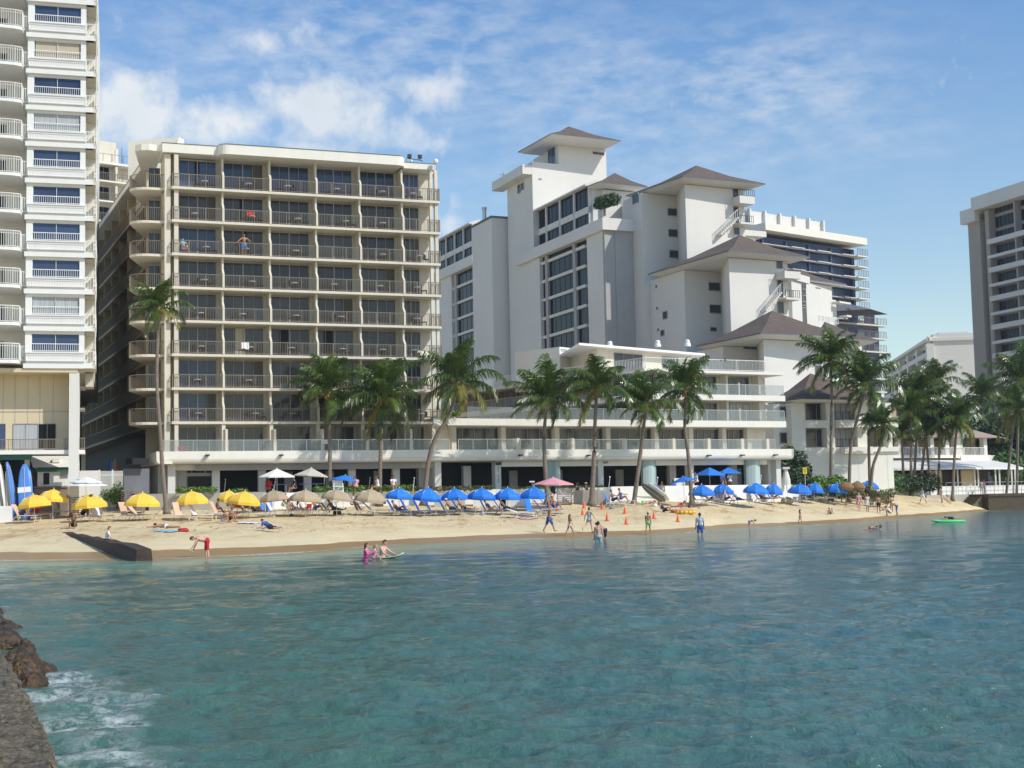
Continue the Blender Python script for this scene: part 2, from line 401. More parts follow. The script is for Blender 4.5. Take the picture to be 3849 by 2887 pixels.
md = mth('MULTIPLY', rampf(nt, mth('ADD', n_m, mth('MULTIPLY', mth('SUBTRACT', n_l, .5), .5)), .36, .86), mth('MULTIPLY', mm, .62))
dens = mth('MINIMUM', mth('MAXIMUM', mth('MULTIPLY', cd, .92), md), 1.)
shade = rampf(nt, noise(nt, 9, 4, vec=vecA), .35, .7)
ccol = mixc(nt, (6.6, 6.75, 6.8), (5.2, 5.7, 6.2), shade)
skyc = sky.outputs[0]
hz = rampf(nt, elv, .37, .12); skyc = mixc(nt, skyc, mixc(nt, (.74, 1.02, 1.24), (1.30, 1.26, 1.12), hz), 1.0, 'MULTIPLY')
nt.links.new(mixc(nt, skyc, ccol, dens), bg.inputs[0])
SC.view_settings.view_transform = 'Standard'; SC.view_settings.look = 'None'; SC.view_settings.gamma = 1; SC.view_settings.exposure = 0.1
SC.cycles.max_bounces = 6; SC.cycles.transparent_max_bounces = 8
# ---------------------------------------------------------------- terrain
shore = [(-3500, 2110), (-600, 2104), (0, 2103), (300, 2101), (560, 2099), (820, 2087), (1000, 2079), (1200, 2068), (1330, 2056), (1600, 2040), (1900, 2026), (2100, 2021), (2300, 2014), (2450, 2008),
         (2600, 1998), (2700, 1986), (2900, 1979), (3000, 1973), (3200, 1962), (3330, 1950), (3420, 1943)]
SPX = [p[0] for p in shore] + [3500, 3600, 3700, 3849, 4400, 7000]; SD = [G(p[0], p[1], 0).y for p in shore] + [141, 154, 166, 178, 182, 184]
WPX = [-3500, 0, 600, 1200, 2000, 2440, 2900, 3100, 3400, 3849, 7000]; WD = [104, 104, 105, 109, 113.5, 118, 134, 148, 168, 196, 215]
def apx(X, Y): # pixel column of a plan point at the horizon
    return CX + FPX * (X / np.maximum(Y, 1.))
def gz(X, Y):
    px = apx(np.asarray(X, float), np.asarray(Y, float)); ds = np.interp(px, SPX, SD); dw = np.interp(px, WPX, WD)
    t = (Y - ds) / (dw - ds)
    z = np.where(t < 0, t * 2.4, 2.15 * t)
    z = np.where(t > 1, 2.15 + np.minimum((t - 1) * .3, .25), z)
    return np.maximum(z, -3.0)
def gzf(x, y): return float(gz(x, y))
def ong(px, py):
    lo = 20.; r = ray(px, py)
    for i in range(4000):
        D = lo + i * .1; p = CAMP + r * (D / r.y)
        if p.z < gzf(p.x, p.y): return Vector((p.x, p.y, gzf(p.x, p.y)))
    return p
def dg(px, D):   # ground point seen in column px at depth D
    y = 1900.
    for _ in range(4):
        p = P(px, y, D); y += (p.z - gzf(p.x, D)) * FPX / D
    p = P(px, y, D); return Vector((p.x, D, gzf(p.x, D)))
def grid_mesh(name, X, Y, Z, matn, attrs=None, smooth=True):
    nr, nc = X.shape
    me = bpy.data.meshes.new(name); n = nr * nc
    me.vertices.add(n); me.vertices.foreach_set('co', np.stack([X, Y, Z], -1).reshape(-1).astype(np.float32))
    i = np.arange((nr - 1) * (nc - 1)); r = i // (nc - 1); c = i % (nc - 1); a = r * nc + c
    f = np.stack([a, a + 1, a + nc + 1, a + nc], -1).reshape(-1).astype(np.int32); nf = len(i)
    me.loops.add(nf * 4); me.loops.foreach_set('vertex_index', f); me.polygons.add(nf)
    me.polygons.foreach_set('loop_start', np.arange(0, nf * 4, 4, dtype=np.int32)); me.polygons.foreach_set('loop_total', np.full(nf, 4, np.int32))
    me.polygons.foreach_set('use_smooth', np.full(nf, smooth)); me.materials.append(MATS[matn]); me.update(calc_edges=True)
    for k, v in (attrs or {}).items():
        at = me.attributes.new(k, 'FLOAT', 'POINT'); at.data.foreach_set('value', v.reshape(-1).astype(np.float32))
    me.validate(); o = bpy.data.objects.new(name, me); COL.objects.link(o); return o
aa = np.linspace(-.85, .75, 520); tt = np.concatenate([np.linspace(-1.4, 0, 30)[:-1], np.linspace(0, 1.1, 190), [1.3, 1.7, 2.5, 4, 8, 16, 40]])
pxs = CX + FPX * aa; ds = np.interp(pxs, SPX, SD); dw = np.interp(pxs, WPX, WD)
Yg = ds[None, :] + tt[:, None] * (dw - ds)[None, :]; Xg = Yg * aa[None, :]; Zg = gz(Xg, Yg)
def fbm(X, Y, s, seed, o=4):
    r_ = np.random.default_rng(seed); z = 0
    for k in range(o):
        for _ in range(5):
            an = r_.uniform(0, 2 * math.pi); w = 2 * math.pi / (s / 1.9 ** k) * r_.uniform(.7, 1.4); z = z + np.sin((X * math.cos(an) + Y * math.sin(an)) * w + r_.uniform(0, 6.28)) * .5 ** k
    return z / 5
lump = np.clip((Zg - .35) / .8, 0, 1) * (tt[:, None] < 1.05)
Zs = Zg + (fbm(Xg, Yg, 6, 1) * .05 + fbm(Xg, Yg, 1.3, 2, 3) * .035) * lump
tag(grid_mesh('beach_sand', Xg, Yg, Zs, 'sand'), kind='structure')
# distant ground
far = MB(); far.q((-900, 190, 1.6), (1400, 190, 1.6), (7000, 6500, 1.6), (-5000, 6500, 1.6))
single('ground', far, 'promenade', kind='structure')
sb = MB(); sb.q((-300, -60, -3.2), (300, -60, -3.2), (300, 230, -3.2), (-300, 230, -3.2)); single('sea_bed', sb, 'sand', kind='structure')
# water
dd = 1 / np.linspace(1 / 7.5, 1 / 128., 620); dd = np.concatenate([dd, np.linspace(131, 260, 50)])
aw = np.linspace(-.66, .62, 1150)
Yw = np.repeat(dd[:, None], len(aw), 1); Xw = Yw * aw[None, :]
dep = -gz(Xw, Yw)
step = np.gradient(dd)[:, None]
Zw = np.zeros_like(Xw); DX = np.zeros_like(Xw)
r_ = np.random.default_rng(5)
for lam in np.geomspace(.3, 3.6, 38):
    for _ in range(2):
        an = R(-65 + r_.normal() * 34); k = 2 * math.pi / lam; amp = .0062 * lam ** .42 * r_.uniform(.5, 1.2)
        fade = np.clip(lam / (3.0 * step) - .6, 0, 1)
        ph = k * (Xw * math.cos(an) + Yw * math.sin(an)) + r_.uniform(0, 6.28) + .8 * np.sin(Xw * .21 + Yw * .13 + lam)
        Zw += amp * fade * (np.sin(ph) + .25 * np.sin(2 * ph + .5))
damp = np.clip(dep / .9, .12, 1); Zw *= damp
foam = np.exp(-((dep - .07 - .05 * fbm(Xw, Yw, 9, 8, 3)) / .07) ** 2) * np.clip(1.0 + .9 * fbm(Xw, Yw, 16, 9, 3), 0, 1.6)
# surf broken against the sea wall at the left
wallx = lambda y: -.366 * y + 0.55
dwl = Xw + .335 * Yw
foam = np.maximum(foam, np.clip(1 - np.abs(dwl - .1) / 1.0, 0, 1) * (Yw < 21) * .75 * np.clip(.4 + fbm(Xw, Yw, 3, 12, 3), 0, 1))
foam = np.maximum(foam, np.clip(.5 * fbm(Xw, Yw, 2.2, 31, 4) + .25 - np.abs(dwl - .7) * .55, 0, 1) * (Yw < 20) * 1.1)
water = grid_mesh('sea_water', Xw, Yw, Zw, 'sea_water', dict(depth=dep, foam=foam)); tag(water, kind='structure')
# promenade paving behind the retaining walls
def pl(*pp): return [(p.x, p.y) for p in pp]
# ================================================================= BUILDINGS
def rail(mb, F, a0, a1, d, z0, h=1.05, sp=.13, posts=2, t=.022, top=.05, bot=True):
    """straight railing along s at depth d"""
    mb.box(F, a0, a1, d, d + top, z0 + h - .05, z0 + h)
    if bot: mb.box(F, a0, a1, d + .01, d + .04, z0 + .08, z0 + .12)
    n = max(1, int(abs(a1 - a0) / sp))
    for i in range(1, n):
        a = a0 + (a1 - a0) * i / n; mb.box(F, a - t / 2, a + t / 2, d + .013, d + .013 + t, z0 + .12, z0 + h - .05)
    for i in range(posts + 2):
        a = a0 + (a1 - a0) * i / (posts + 1); mb.box(F, a - .025, a + .025, d - .004, d + .054, z0 + .003, z0 + h + .004)
def side_rail(mb, F, a, d0, d1, z0, h=1.05, sp=.13, t=.022):
    mb.box(F, a, a + .05, d0, d1, z0 + h - .05, z0 + h); n = max(1, int(abs(d1 - d0) / sp))
    for i in range(n + 1):
        d = d0 + (d1 - d0) * i / n; mb.box(F, a + .013, a + .013 + t, d - t / 2, d + t / 2, z0 + .003, z0 + h - .05)
def window(rt, F, a0, a1, z0, z1, d, n=4, glass='glass_dark', fr='window_frame', name='window', fw=.05, thick=.06, mid=None, curt=None):
    m = MB(); m.box(F, a0, a1, d - thick, d + .02, z1 - fw, z1); m.box(F, a0, a1, d - thick, d + .02, z0, z0 + fw)
    for i in range(n + 1):
        a = a0 + (a1 - a0) * i / n; w = fw * (1.6 if (mid and i == mid) else .6 if 0 < i < n else 1)
        m.box(F, max(a0, a - w / 2), min(a1, a + w / 2), d - thick + .004, d + .018, z0 + fw, z1 - fw)
    w = part(name, m, fr, rt)
    g = MB(); g.box(F, a0 + .01, a1 - .01, d - .012, d + .015, z0 + .01, z1 - .01)
    part('pane', g, glass, w)
    if curt:
        c = MB(); c.box(F, a0 + (a1 - a0) * curt[0], a0 + (a1 - a0) * curt[1], d - .02, d - .013, z0 + .06, z1 - .06); part('curtain', c, curt[2], w)
    return w
# ---------------------------------------------------------------- main beachfront hotel
A = P(655, 1584, 108); B = P(1655, 1588, 115.4); F = frame2(A, B)
h0 = F.z(655, 1584); h7 = F.z(655, 699); fh = (h7 - h0) / 7
ZF = [h0 + fh * k for k in range(8)]            # decks of rows 8..1
zdeck = F.z(655, 1697, -1.6) - .28              # deck of the bottom row
SP = [F.s(p, 1000) for p in (664, 840, 1018, 1193, 1358, 1519, 1622)]
SEND = F.s(1657, 1000); z_sof = F.z(850, 587); z_top = F.z(850, 545, -.5)
HO = Vector((F.w(10, 6, 2.4)))
hotel = root('beachfront_hotel', 'cream nine-storey beachfront hotel with stacked balconies and long low podium', 'hotel', tuple(HO))
GD = 1.75
body = MB()
s0 = SP[0]; s6 = SP[6]
W0 = G(544, 767, h7); W1 = G(363, 995, h7); FW_ = frame2(W1, W0); LW = FW_.s(544, 767)
# solid core
cw = [F.w(s0 + .02, GD + .05, 0)[:2], F.w(s6, GD + .05, 0)[:2], F.w(s6 + .0, 15, 0)[:2], F.w(s0 + .02, 15, 0)[:2]]
body.prism(cw, zdeck, z_sof)
wing_in = 1.5
wi0 = FW_.w(-26, wing_in + .05, 0)[:2]; wi1 = FW_.w(LW, wing_in + .05, 0)[:2]; wi2 = FW_.w(LW, 15, 0)[:2]; wi3 = FW_.w(-26, 15, 0)[:2]
wb_ = MB(); wb_.prism([wi0, wi1, wi2, wi3], 2.2, z_sof - .004); part('wing_wall', wb_, 'tan_stucco', hotel)  # wing tan is partly paint, partly shade darkened into the colour
# corner infill between the front block and the wing
cin = [F.w(s0 + .01, 3.3, 0)[:2], F.w(s0 + .01, 12, 0)[:2], FW_.w(LW - 1, 9, 0)[:2], FW_.w(LW + .002, wing_in + .9, 0)[:2]]
body.prism(cin, 2.25, z_sof - .008)
part('wall', body, 'cream_stucco', hotel)
# vertical pier left of the front block
pr = MB(); pa0, pa1 = F.s(619, 1000, .5), F.s(641, 1000, .5)
pr.box(F, pa0, pa1, .5, 3.6, 2.3, z_sof); pr.box(F, pa1 + .002, s0 + .3, 1.2, 3.6, 2.3, z_sof - .01)
part('corner_pier', pr, 'cream_stucco', hotel)
# partitions with the kinked front edge
pt = MB()
levels = [(ZF[k], (ZF[k + 1] - .2 if k < 7 else z_sof)) for k in range(8)]
for z0, z1 in levels:
    for i, s in enumerate(SP[:-1]):
        if i == 0: pt.box(F, s - .16, s + .16, .25, GD, z0, z1); continue
        pt.prof(F, [(GD + .02, z0), (-.03, z0), (-.03, z0 + 1.12), (.42, z0 + 1.55), (.42, z1), (GD + .02, z1)], s - .08, s + .08)
    for s in (s6 + .12, SEND - .25): pt.box(F, s - .13, s + .13, .2, .55, z0, z1)
for i, s in enumerate(SP):     # bottom row
    pt.box(F, s - .14, s + .14, .1, GD, zdeck, ZF[0] - .2)
    if 0 < i < 6: pt.box(F, s - .09, s + .09, -1.5, -.2, zdeck, zdeck + 2.0)
part('partition', pt, 'cream_stucco', hotel)
sr = MB()
for z0, z1 in levels[:]: sr.box(F, s6 + .02, s6 + .35, GD + .1, 13, z0, z1)
part('end_wall', sr, 'cream_stucco', hotel)
def arc(cx, cy, r, a0, a1, n=6): return [(cx + r * math.cos(R(a0 + (a1 - a0) * i / n)), cy + r * math.sin(R(a0 + (a1 - a0) * i / n))) for i in range(n + 1)]
# slabs: front, corner balcony (rounded) and wing
for k, z in enumerate(ZF):
    m = MB(); m.prism([F.w(SP[0] - .35, 0, 0)[:2], F.w(SEND, 0, 0)[:2], F.w(SEND, 6, 0)[:2], F.w(SEND - .5, GD + .3, 0)[:2], F.w(SP[0] - .95, GD + .3, 0)[:2], F.w(SP[0] - .95, .8, 0)[:2]], z - .2, z)
    part('balcony_slab', m, 'cream_stucco', hotel)
    m = MB(); q0 = F.w(pa0 + .05, .9, 0); 
    c0 = Vector(F.w(pa0 - 1.2, 2.3, 0)[:2]); W0v = Vector(FW_.w(LW, 0, 0)[:2])
    pts = [F.w(pa0 + .002, .9, 0)[:2]] + [(c0.x + (Vector(F.w(0, -1, 0)[:2]) - Vector(F.w(0, 0, 0)[:2])).x * 1.4 * math.cos(R(t)) - F.u.x * 1.4 * math.sin(R(t)), c0.y + (Vector(F.w(0, -1, 0)[:2]) - Vector(F.w(0, 0, 0)[:2])).y * 1.4 * math.cos(R(t)) - F.u.y * 1.4 * math.sin(R(t))) for t in (0, 20, 40, 60, 80)] + [(W0v.x, W0v.y), FW_.w(LW - .0, 3, 0)[:2], F.w(pa0 + .002, 4, 0)[:2]]
    m.prism(pts, z - .2, z); part('balcony_slab', m, 'cream_stucco', hotel)
    m = MB(); rp = [Vector((p[0], p[1], z)) for p in pts[:7]]
    m.tube([p + Vector((0, 0, 1.05)) for p in rp], .03, 4)
    for a, b in zip(rp[:-1], rp[1:]):
        n = max(2, int((b - a).length / .14))
        for i in range(n):
            p = a + (b - a) * (i / n); m.box(WF, p.x - .012, p.x + .012, p.y - .012, p.y + .012, z + .01, z + 1.03)
    part('railing', m, 'rail_metal', hotel)
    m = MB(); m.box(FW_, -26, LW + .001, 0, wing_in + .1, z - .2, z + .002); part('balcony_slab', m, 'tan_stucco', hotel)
    window(hotel, F, pa0 - 1.0, pa0 - .1, z + .05, z + 2.15, 3.28, 2)
# front bays
open_doors = {(7, 0): (.42, .56), (6, 1): (.42, .50), (5, 1): (.5, .6), (2, 2): (.22, .46), (2, 3): (.2, .45)}
for k in range(8):
    z0, z1 = levels[k]
    for i in range(6):
        a0, a1 = SP[i] + (.25 if i == 0 else .1), SP[i + 1] - (.12 if i < 5 else .35)
        m = MB(); rail(m, F, SP[i] + (-.3 if i == 0 else .1), (SP[i + 1] - .1) if i < 5 else SEND - .02, .03, z0, 1.05)
        if i == 5: side_rail(m, F, SEND - .08, .05, 5.5, z0)
        if i == 0: side_rail(m, F, SP[0] - .33, .05, .8, z0)
        part('railing', m, 'rail_metal', hotel)
        cu = None
        if (k, i) in open_doors: cu = (*open_doors[(k, i)], 'dark_interior')  # open doorway, no curtain: near-black strip stands in for the unlit room
        elif (k * 7 + i * 5) % 6 == 0: cu = ((.02, .24) if (k + i) % 2 else (.72, .98)) + ('curtain_dim',)
        elif (k, i) in ((2, 1), (1, 1)): cu = (.3, .55, 'curtain_beige')
        window(hotel, F, a0 + .12, a1 - .25, z0 + .03, z1 - .12, GD, 4, 'glass_blue' if (k == 7 or (i == 0 and k in (0, 1, 5))) else 'glass_dark', mid=2, curt=cu, thick=.09)
for i in range(6):
    a0, a1 = SP[i] + .2, SP[i + 1] - .2
    window(hotel, F, a0 + .1, a1 - .2, zdeck + .03, ZF[0] - .32, GD, 4, 'glass_dark', mid=2, thick=.09)
# wing bays
bw = LW / 6.0; nb = 10
m = MB()
for k in range(8):
    z0, z1 = levels[k]
    for i in range(nb + 1):
        s = LW - .15 - i * bw
        if s < -25: break
        m.box(FW_, s - .1, s + .1, .12, wing_in + .1, z0 + .002, z1)
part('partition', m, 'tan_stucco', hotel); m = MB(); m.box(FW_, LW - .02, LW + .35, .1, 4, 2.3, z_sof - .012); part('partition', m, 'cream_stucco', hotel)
for k in range(8):
    z0, z1 = levels[k]
    for i in range(8):
        s1 = LW - .25 - i * bw; s_0 = s1 - bw + .2
        m = MB(); rail(m, FW_, s_0 - .1, s1 + .1, .03, z0, 1.05, .18, 1, .035); part('railing', m, 'rail_metal', hotel)
        window(hotel, FW_, s_0 + .4, s1 - 1.9, z0 + .03, z1 - .1, wing_in, 3, 'glass_dark')
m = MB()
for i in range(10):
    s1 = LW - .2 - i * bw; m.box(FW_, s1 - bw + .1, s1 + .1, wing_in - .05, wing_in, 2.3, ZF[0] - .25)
part('ground_shade_sheet', m, 'dark_interior', hotel)  # near-black sheets along the wing's ground floor stand in for alley shade
# roof with its stepped, rounded fascia
def fpts(l): return [F.w(a, d, 0)[:2] for a, d in l]
m = MB()
sl_, sr_ = F.s(822, 560, -.5), F.s(1524, 600, -.5)
def roundrect(F, a0, a1, d0, d1, r, n=5):
    o = []
    for t in range(n + 1):
        x = R(180 + 90 * t / n); o.append(F.w(a0 + r + r * math.cos(x), d0 + r + r * math.sin(x), 0)[:2])
    for t in range(n + 1):
        x = R(270 + 90 * t / n); o.append(F.w(a1 - r + r * math.cos(x), d0 + r + r * math.sin(x), 0)[:2])
    return o + [F.w(a1, d1, 0)[:2], F.w(a0, d1, 0)[:2]]
m.prism(roundrect(F, sl_, sr_, -.75, 4, .75), z_sof, z_top)
m.prism(fpts([(SP[0] - 1.1, .12), (sl_ + .3, .12), (sl_ + .3, 3.9), (SP[0] - 1.1, 3.9)]), z_sof + .06, z_top - .02)
m.prism(fpts([(sr_ - .3, .12), (SEND - .35, .12), (SEND - .35, 3.9), (sr_ - .3, 3.9)]), z_sof - .0, z_top - .3)
m.prism(roundrect(F, SEND - 1.5, SEND + .3, 1.4, 14, .7), z_sof - .02, z_top - .35)
m.prism(fpts([(SP[0], 3.8), (SEND - .6, 3.8), (SEND - .6, 14.9), (SP[0], 14.9)]), z_sof - .01, z_top - .4)
# corner + wing parapet
c1 = F.w(SP[0] - 1.0, .3, 0)[:2]; cb = [F.w(pa0 - 1.2 + 1.2 * math.cos(R(t)), 2.0 + 1.5 * math.sin(R(t)), 0)[:2] for t in (-60, -90, -120, -150)]
m.prism([c1] + cb + [FW_.w(LW, -.35, 0)[:2], FW_.w(-26, -.35, 0)[:2], FW_.w(-26, 14.9, 0)[:2], F.w(SP[0] - .9, 14, 0)[:2]], z_sof + .22, z_top - .06)
rf = part('roof', m, 'pale_stucco', hotel)
m = MB()
m.prism(roundrect(F, sl_ + .02, sr_ - .02, -.78, 3, .77), z_top, z_top + .06)
m.prism(fpts([(SP[0] - 1.13, .09), (sl_ + .3, .09), (sl_ + .3, 3), (SP[0] - 1.13, 3)]), z_top - .015, z_top + .04)
m.prism(fpts([(sr_ - .3, .09), (SEND - .33, .09), (SEND - .33, 3), (sr_ - .3, 3)]), z_top - .29, z_top - .25)
m.box(FW_, -26, LW, -.38, 1, z_top - .055, z_top)
part('roof_edging', m, 'roof_tar', hotel)
m = MB(); a = P(628, 560, 118); b = P(692, 560, 121); ff = frame2(a, b); L_ = ff.s(692, 560)
m.prof(ff, [(0, z_top - .5), (0, ff.z(690, 524)), (5, ff.z(690, 524)), (5, z_top - .5)], L_ * .7, L_)
m.q(ff.w(0, 0, z_top - .3), ff.w(L_ * .7, 0, z_top - .3), ff.w(L_ * .7, 0, ff.z(690, 524)), ff.w(0, 0, z_top + .2)); m.box(ff, 0, L_, .1, 3, z_top - .4, z_top + .3)
part('roof_housing', m, 'pale_stucco', hotel)
m = MB(); q = frame2(P(1528, 600, 115), P(1592, 607, 115.4)); zq = q.z(1560, 600)
m.tube([q.w(0, 0, z_top - .25), q.w(0, 0, zq + .1), q.w(1.35, 0, zq - .05), q.w(1.35, 0, z_top - .25)], .035, 5)
for s in (.25, 1.15): m.box(q, s - .16, s + .16, -.15, .12, zq + .12, zq + .42); m.tube([q.w(s, 0, zq), q.w(s, 0, zq + .15)], .03, 5)
part('floodlight_bracket', m, 'dark_metal', hotel)
m = MB(); c = P(1638, 607, 115); m.ell(c, (.22, .22, .24), 10, 8); m.tube([c, c + Vector((-.15, .1, -.8)), c + Vector((-.25, .2, -1.0))], .06, 5)
c = P(1546, 606, 115); m.ell(c, (.12, .12, .13)); m.tube([c, c + Vector((0, .1, -.5))], .05, 5)
part('camera_dome', m, 'white_paint', hotel)
# ---------------------------------------------------------------- podium
FP = F.off(-1.6); pz1 = FP.z(655, 1697); pz0 = FP.z(655, 1744)
pa = FP.s(588, 1696); pb = FP.s(1700, 1693); PB = Vector(FP.w(pb, 0, 0)); PE = P(2982, 1693, 129.5); F2 = frame2(PB, PE); LP = F2.s(2982, 1693)
GF = 3.28  # promenade level
pod = MB(); prof = [(0, pz1), (0, pz0 + .28), (.08, pz0 + .12), (.22, pz0 + .03), (.45, pz0), (1.2, pz0), (1.2, pz1 - .3), (.25, pz1 - .3), (.25, pz1)]
pod.prof(FP, prof, pa, pb); pod.prof(F2, prof, 0.02, LP)
Fl = frame2(Vector(FP.w(pa, 0, 0)) + (W0 - Vector(FP.w(pa, 0, 0))) * .6, FP.w(pa, 0, 0)); LL = (Vector(FP.w(pa, 0, 0)[:2]) - Fl.o).length
pod.prof(Fl, prof, 0, LL - .004)
pod.prism([FP.w(pa + .4, .3, 0)[:2], FP.w(pb + .4, .3, 0)[:2], FP.w(pb, 14, 0)[:2], FP.w(pa - .4, 9, 0)[:2]], pz0 + .02, pz1 - .31)
pod.prism([F2.w(.3, .3, 0)[:2], F2.w(LP - .3, .3, 0)[:2], F2.w(LP - .3, 16, 0)[:2], F2.w(.3, 16, 0)[:2]], pz0 + .024, pz1 - .306)
pod.prof(F2, [(0, pz1 - .001), (0, pz0 + .25), (.2, pz0 + .02), (14, pz0 + .02), (14, pz1 - .001)], LP - .2, LP + .02)
podium = part('podium_fascia', pod, 'pale_stucco', hotel)
m = MB(); m.box(FP, pa + 1, pb, -.006, .01, pz0 + .33, pz0 + .35); m.box(F2, 0, LP - .5, -.006, .01, pz0 + .33, pz0 + .35); part('drip_groove', m, 'window_frame', hotel)
# fascia lamps
for px, py in ((778, 1711), (1055, 1711), (1952, 1711), (2208, 1712), (2660, 1712), (2785, 1711), (2910, 1710)):
    fr = FP if px < 1690 else F2; s, z = fr.loc(px, py)
    m = MB(); m.box(fr, s - .16, s + .16, -.42, -.05, z - .06, z + .05); m.box(fr, s - .04, s + .04, -.1, .02, z - .1, z + .02); part('fascia_lamp', m, 'dark_metal', hotel)
# glass balustrade on the podium
def glassrail(F, a0, a1, d, z0, h=1.0, sp=1.35, name='glass_balustrade', sheets=True):
    m = MB(); m.box(F, a0, a1, d - .02, d + .03, z0 + h, z0 + h + .045)
    n = max(1, round((a1 - a0) / sp))
    for i in range(n + 1):
        a = a0 + (a1 - a0) * i / n; m.box(F, a - .02, a + .02, d - .015, d + .025, z0, z0 + h)
    o = part(name, m, 'steel', hotel); g = MB()
    for i in range(n):
        g.box(F, a0 + (a1 - a0) * i / n + .03, a0 + (a1 - a0) * (i + 1) / n - .03, d, d + .012, z0 + .04, z0 + h - .02)
    part('pane', g, 'balustrade_glass', o); return o
pzd = pz1 - .3
bz = FP.z(900, 1655) - pzd
cuts = [pa + .2] + [SP[i] for i in range(1, 6)] + [pb - .1]
for a0, a1 in zip(cuts[:-1], cuts[1:]): glassrail(FP, a0 + .12, a1 - .12, .1, pzd, bz)
posts2 = [F2.s(p, 1670) for p in (1950, 2155, 2350, 2535, 2667, 2793, 2888)]
m = MB()
for s in posts2: m.box(F2, s - .14, s + .14, .06, .8, pzd, pzd + bz + .12)
part('balustrade_post', m, 'cream_stucco', hotel)
cuts = [.4] + posts2 + [LP - 1.8]
for a0, a1 in zip(cuts[:-1], cuts[1:]): glassrail(F2, a0 + .2, a1 - .2, .1, pzd, bz)
# ---------------------------------------------------------------- ground-floor arcade
m = MB()
for px in (645, 1647): s = FP.s(px, 1800, 1.0); m.box(FP, s - .28, s + .28, 1.0, 1.6, GF - .2, pz0 + .01)
for px in (812, 986, 1157, 1324, 1490): s = FP.s(px, 1800, 2.4); m.box(FP, s - .3, s + .3, 2.4, 2.9, GF - .2, pz0 - .25)
for px in (1873, 2259, 2600, 2928): s = F2.s(px, 1800, 1.0); m.box(F2, s - .27, s + .27, 1.0, 1.7, GF - .2, pz0 + .01)
for px in (1757, 2530, 2760, 2892): s = F2.s(px, 1800, 3.4); m.box(F2, s - .35, s + .35, 3.4, 3.9, GF - .2, pz0 - .3)
part('column', m, 'white_stucco', hotel)
m = MB(); sA = FP.s(608, 1800, 1.8); sB = FP.s(640, 1800, 1.8)
m.box(FP, pa + .3, sB, 1.85, 8, 2.2, pz0 - .01); m.box(FP, FP.s(668, 1800, 2.7), FP.s(700, 1800, 2.7), 2.7, 4, GF - .2, pz0 - .3)
s_ = FP.s(1622, 1800, 2.4); m.box(FP, s_ - 1.1, s_ + .3, 2.4, 3.2, GF - .2, pz0 - .012)
part('arcade_wall', m, 'grey_wall', hotel)
m = MB(); m.box(FP, FP.s(735, 1750, 1.7), FP.s(1585, 1750, 1.7), 1.7, 1.9, pz0 - .5, pz0 - .004); part('signboard_band', m, 'window_frame', hotel)
m = MB(); m.box(FP, FP.s(625, 1750, 2.2), pb - 1, 2.2, 2.5, pz0 - .45, pz0 - .006); m.box(F2, F2.s(1885, 1750, 1.1), LP - 2.2, 1.1, 1.5, pz0 - .45, pz0 - .002)
part('beam', m, 'pale_stucco', hotel)
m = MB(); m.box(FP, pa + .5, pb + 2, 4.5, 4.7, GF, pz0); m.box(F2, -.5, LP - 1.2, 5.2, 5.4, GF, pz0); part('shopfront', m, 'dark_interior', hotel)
m = MB(); m.box(F2, LP - 1.6, LP - 1.2, 1.8, 15, GF - .3, pz0 - .01); part('end_wall', m, 'pale_stucco', hotel)
for px0, px1, py0, py1 in ((703, 795, 1788, 1843), (703, 720, 1765, 1780), (722, 770, 1765, 1780), (774, 795, 1765, 1780)):
    a0, z1 = FP.loc(px0, py0, 2.75); a1, z0 = FP.loc(px1, py1, 2.75); window(hotel, FP, a0, a1, z0, z1, 2.75, 1, 'glass_black')
m = MB(); m.box(FP, FP.s(700, 1800, 2.8), FP.s(798, 1800, 2.8), 2.8, 3.0, GF, pz0 - .5); part('arcade_wall', m, 'grey_wall', hotel)
for px in (1085, 1240, 1420): s = FP.s(px, 1800, 4.3); mm_ = MB(); mm_.box(FP, s - .35, s + .35, 4.3, 4.45, GF, pz0 - .6); part('door', mm_, 'grey_wall', hotel)
for px in (1930, 2100, 2330, 2520, 2775): s = F2.s(px, 1800, 4.9); mm_ = MB(); mm_.box(F2, s - .4, s + .4, 4.9, 5.1, GF, pz0 - .7); part('door', mm_, 'grey_wall', hotel)
for px0, px1 in ((2056, 2106), (2417, 2467), (2805, 2858)):
    m = MB(); a0, a1 = F2.s(px0, 1790, .85), F2.s(px1, 1790, .85); m.prism([F2.w(a0 + (a1 - a0) * t, .85 - .22 * math.sin(math.pi * t), 0)[:2] for t in np.linspace(0, 1, 7)] + [F2.w(a1, 1.2, 0)[:2], F2.w(a0, 1.2, 0)[:2]], GF - .1, pz0 + .005)
    part('surf_print_panel', m, 'teal_panel', hotel)
def text_obj(txt, F, s, z, d, h, matn, parent, vertical=False, name='lettering'):
    objs = []
    cu = bpy.data.curves.new(name, 'FONT'); cu.body = '\n'.join(txt) if vertical else txt; cu.size = h; cu.extrude = .008; cu.align_x = 'CENTER'; cu.align_y = 'CENTER'; cu.space_line = .95
    o = bpy.data.objects.new(name, cu); COL.objects.link(o); bpy.context.view_layer.update()
    me = bpy.data.meshes.new_from_object(o.evaluated_get(bpy.context.evaluated_depsgraph_get())); bpy.data.objects.remove(o)
    mt = Matrix(((F.u.x, 0, -F.n.x, 0), (F.u.y, 0, -F.n.y, 0), (0, 1, 0, 0), (0, 0, 0, 1)))
    me.transform(mt); w = Vector(F.w(s, d, z)) - top_of(parent).location; me.transform(Matrix.Translation(w))
    me.materials.clear(); me.materials.append(MATS[matn]); o = bpy.data.objects.new(name, me); COL.objects.link(o); o.parent = parent; return o
text_obj('SHORE BIRD', F2, F2.s(1873, 1775, 1.), F2.z(1873, 1776, 1.), .98, .185, 'letter_dark', hotel, True)
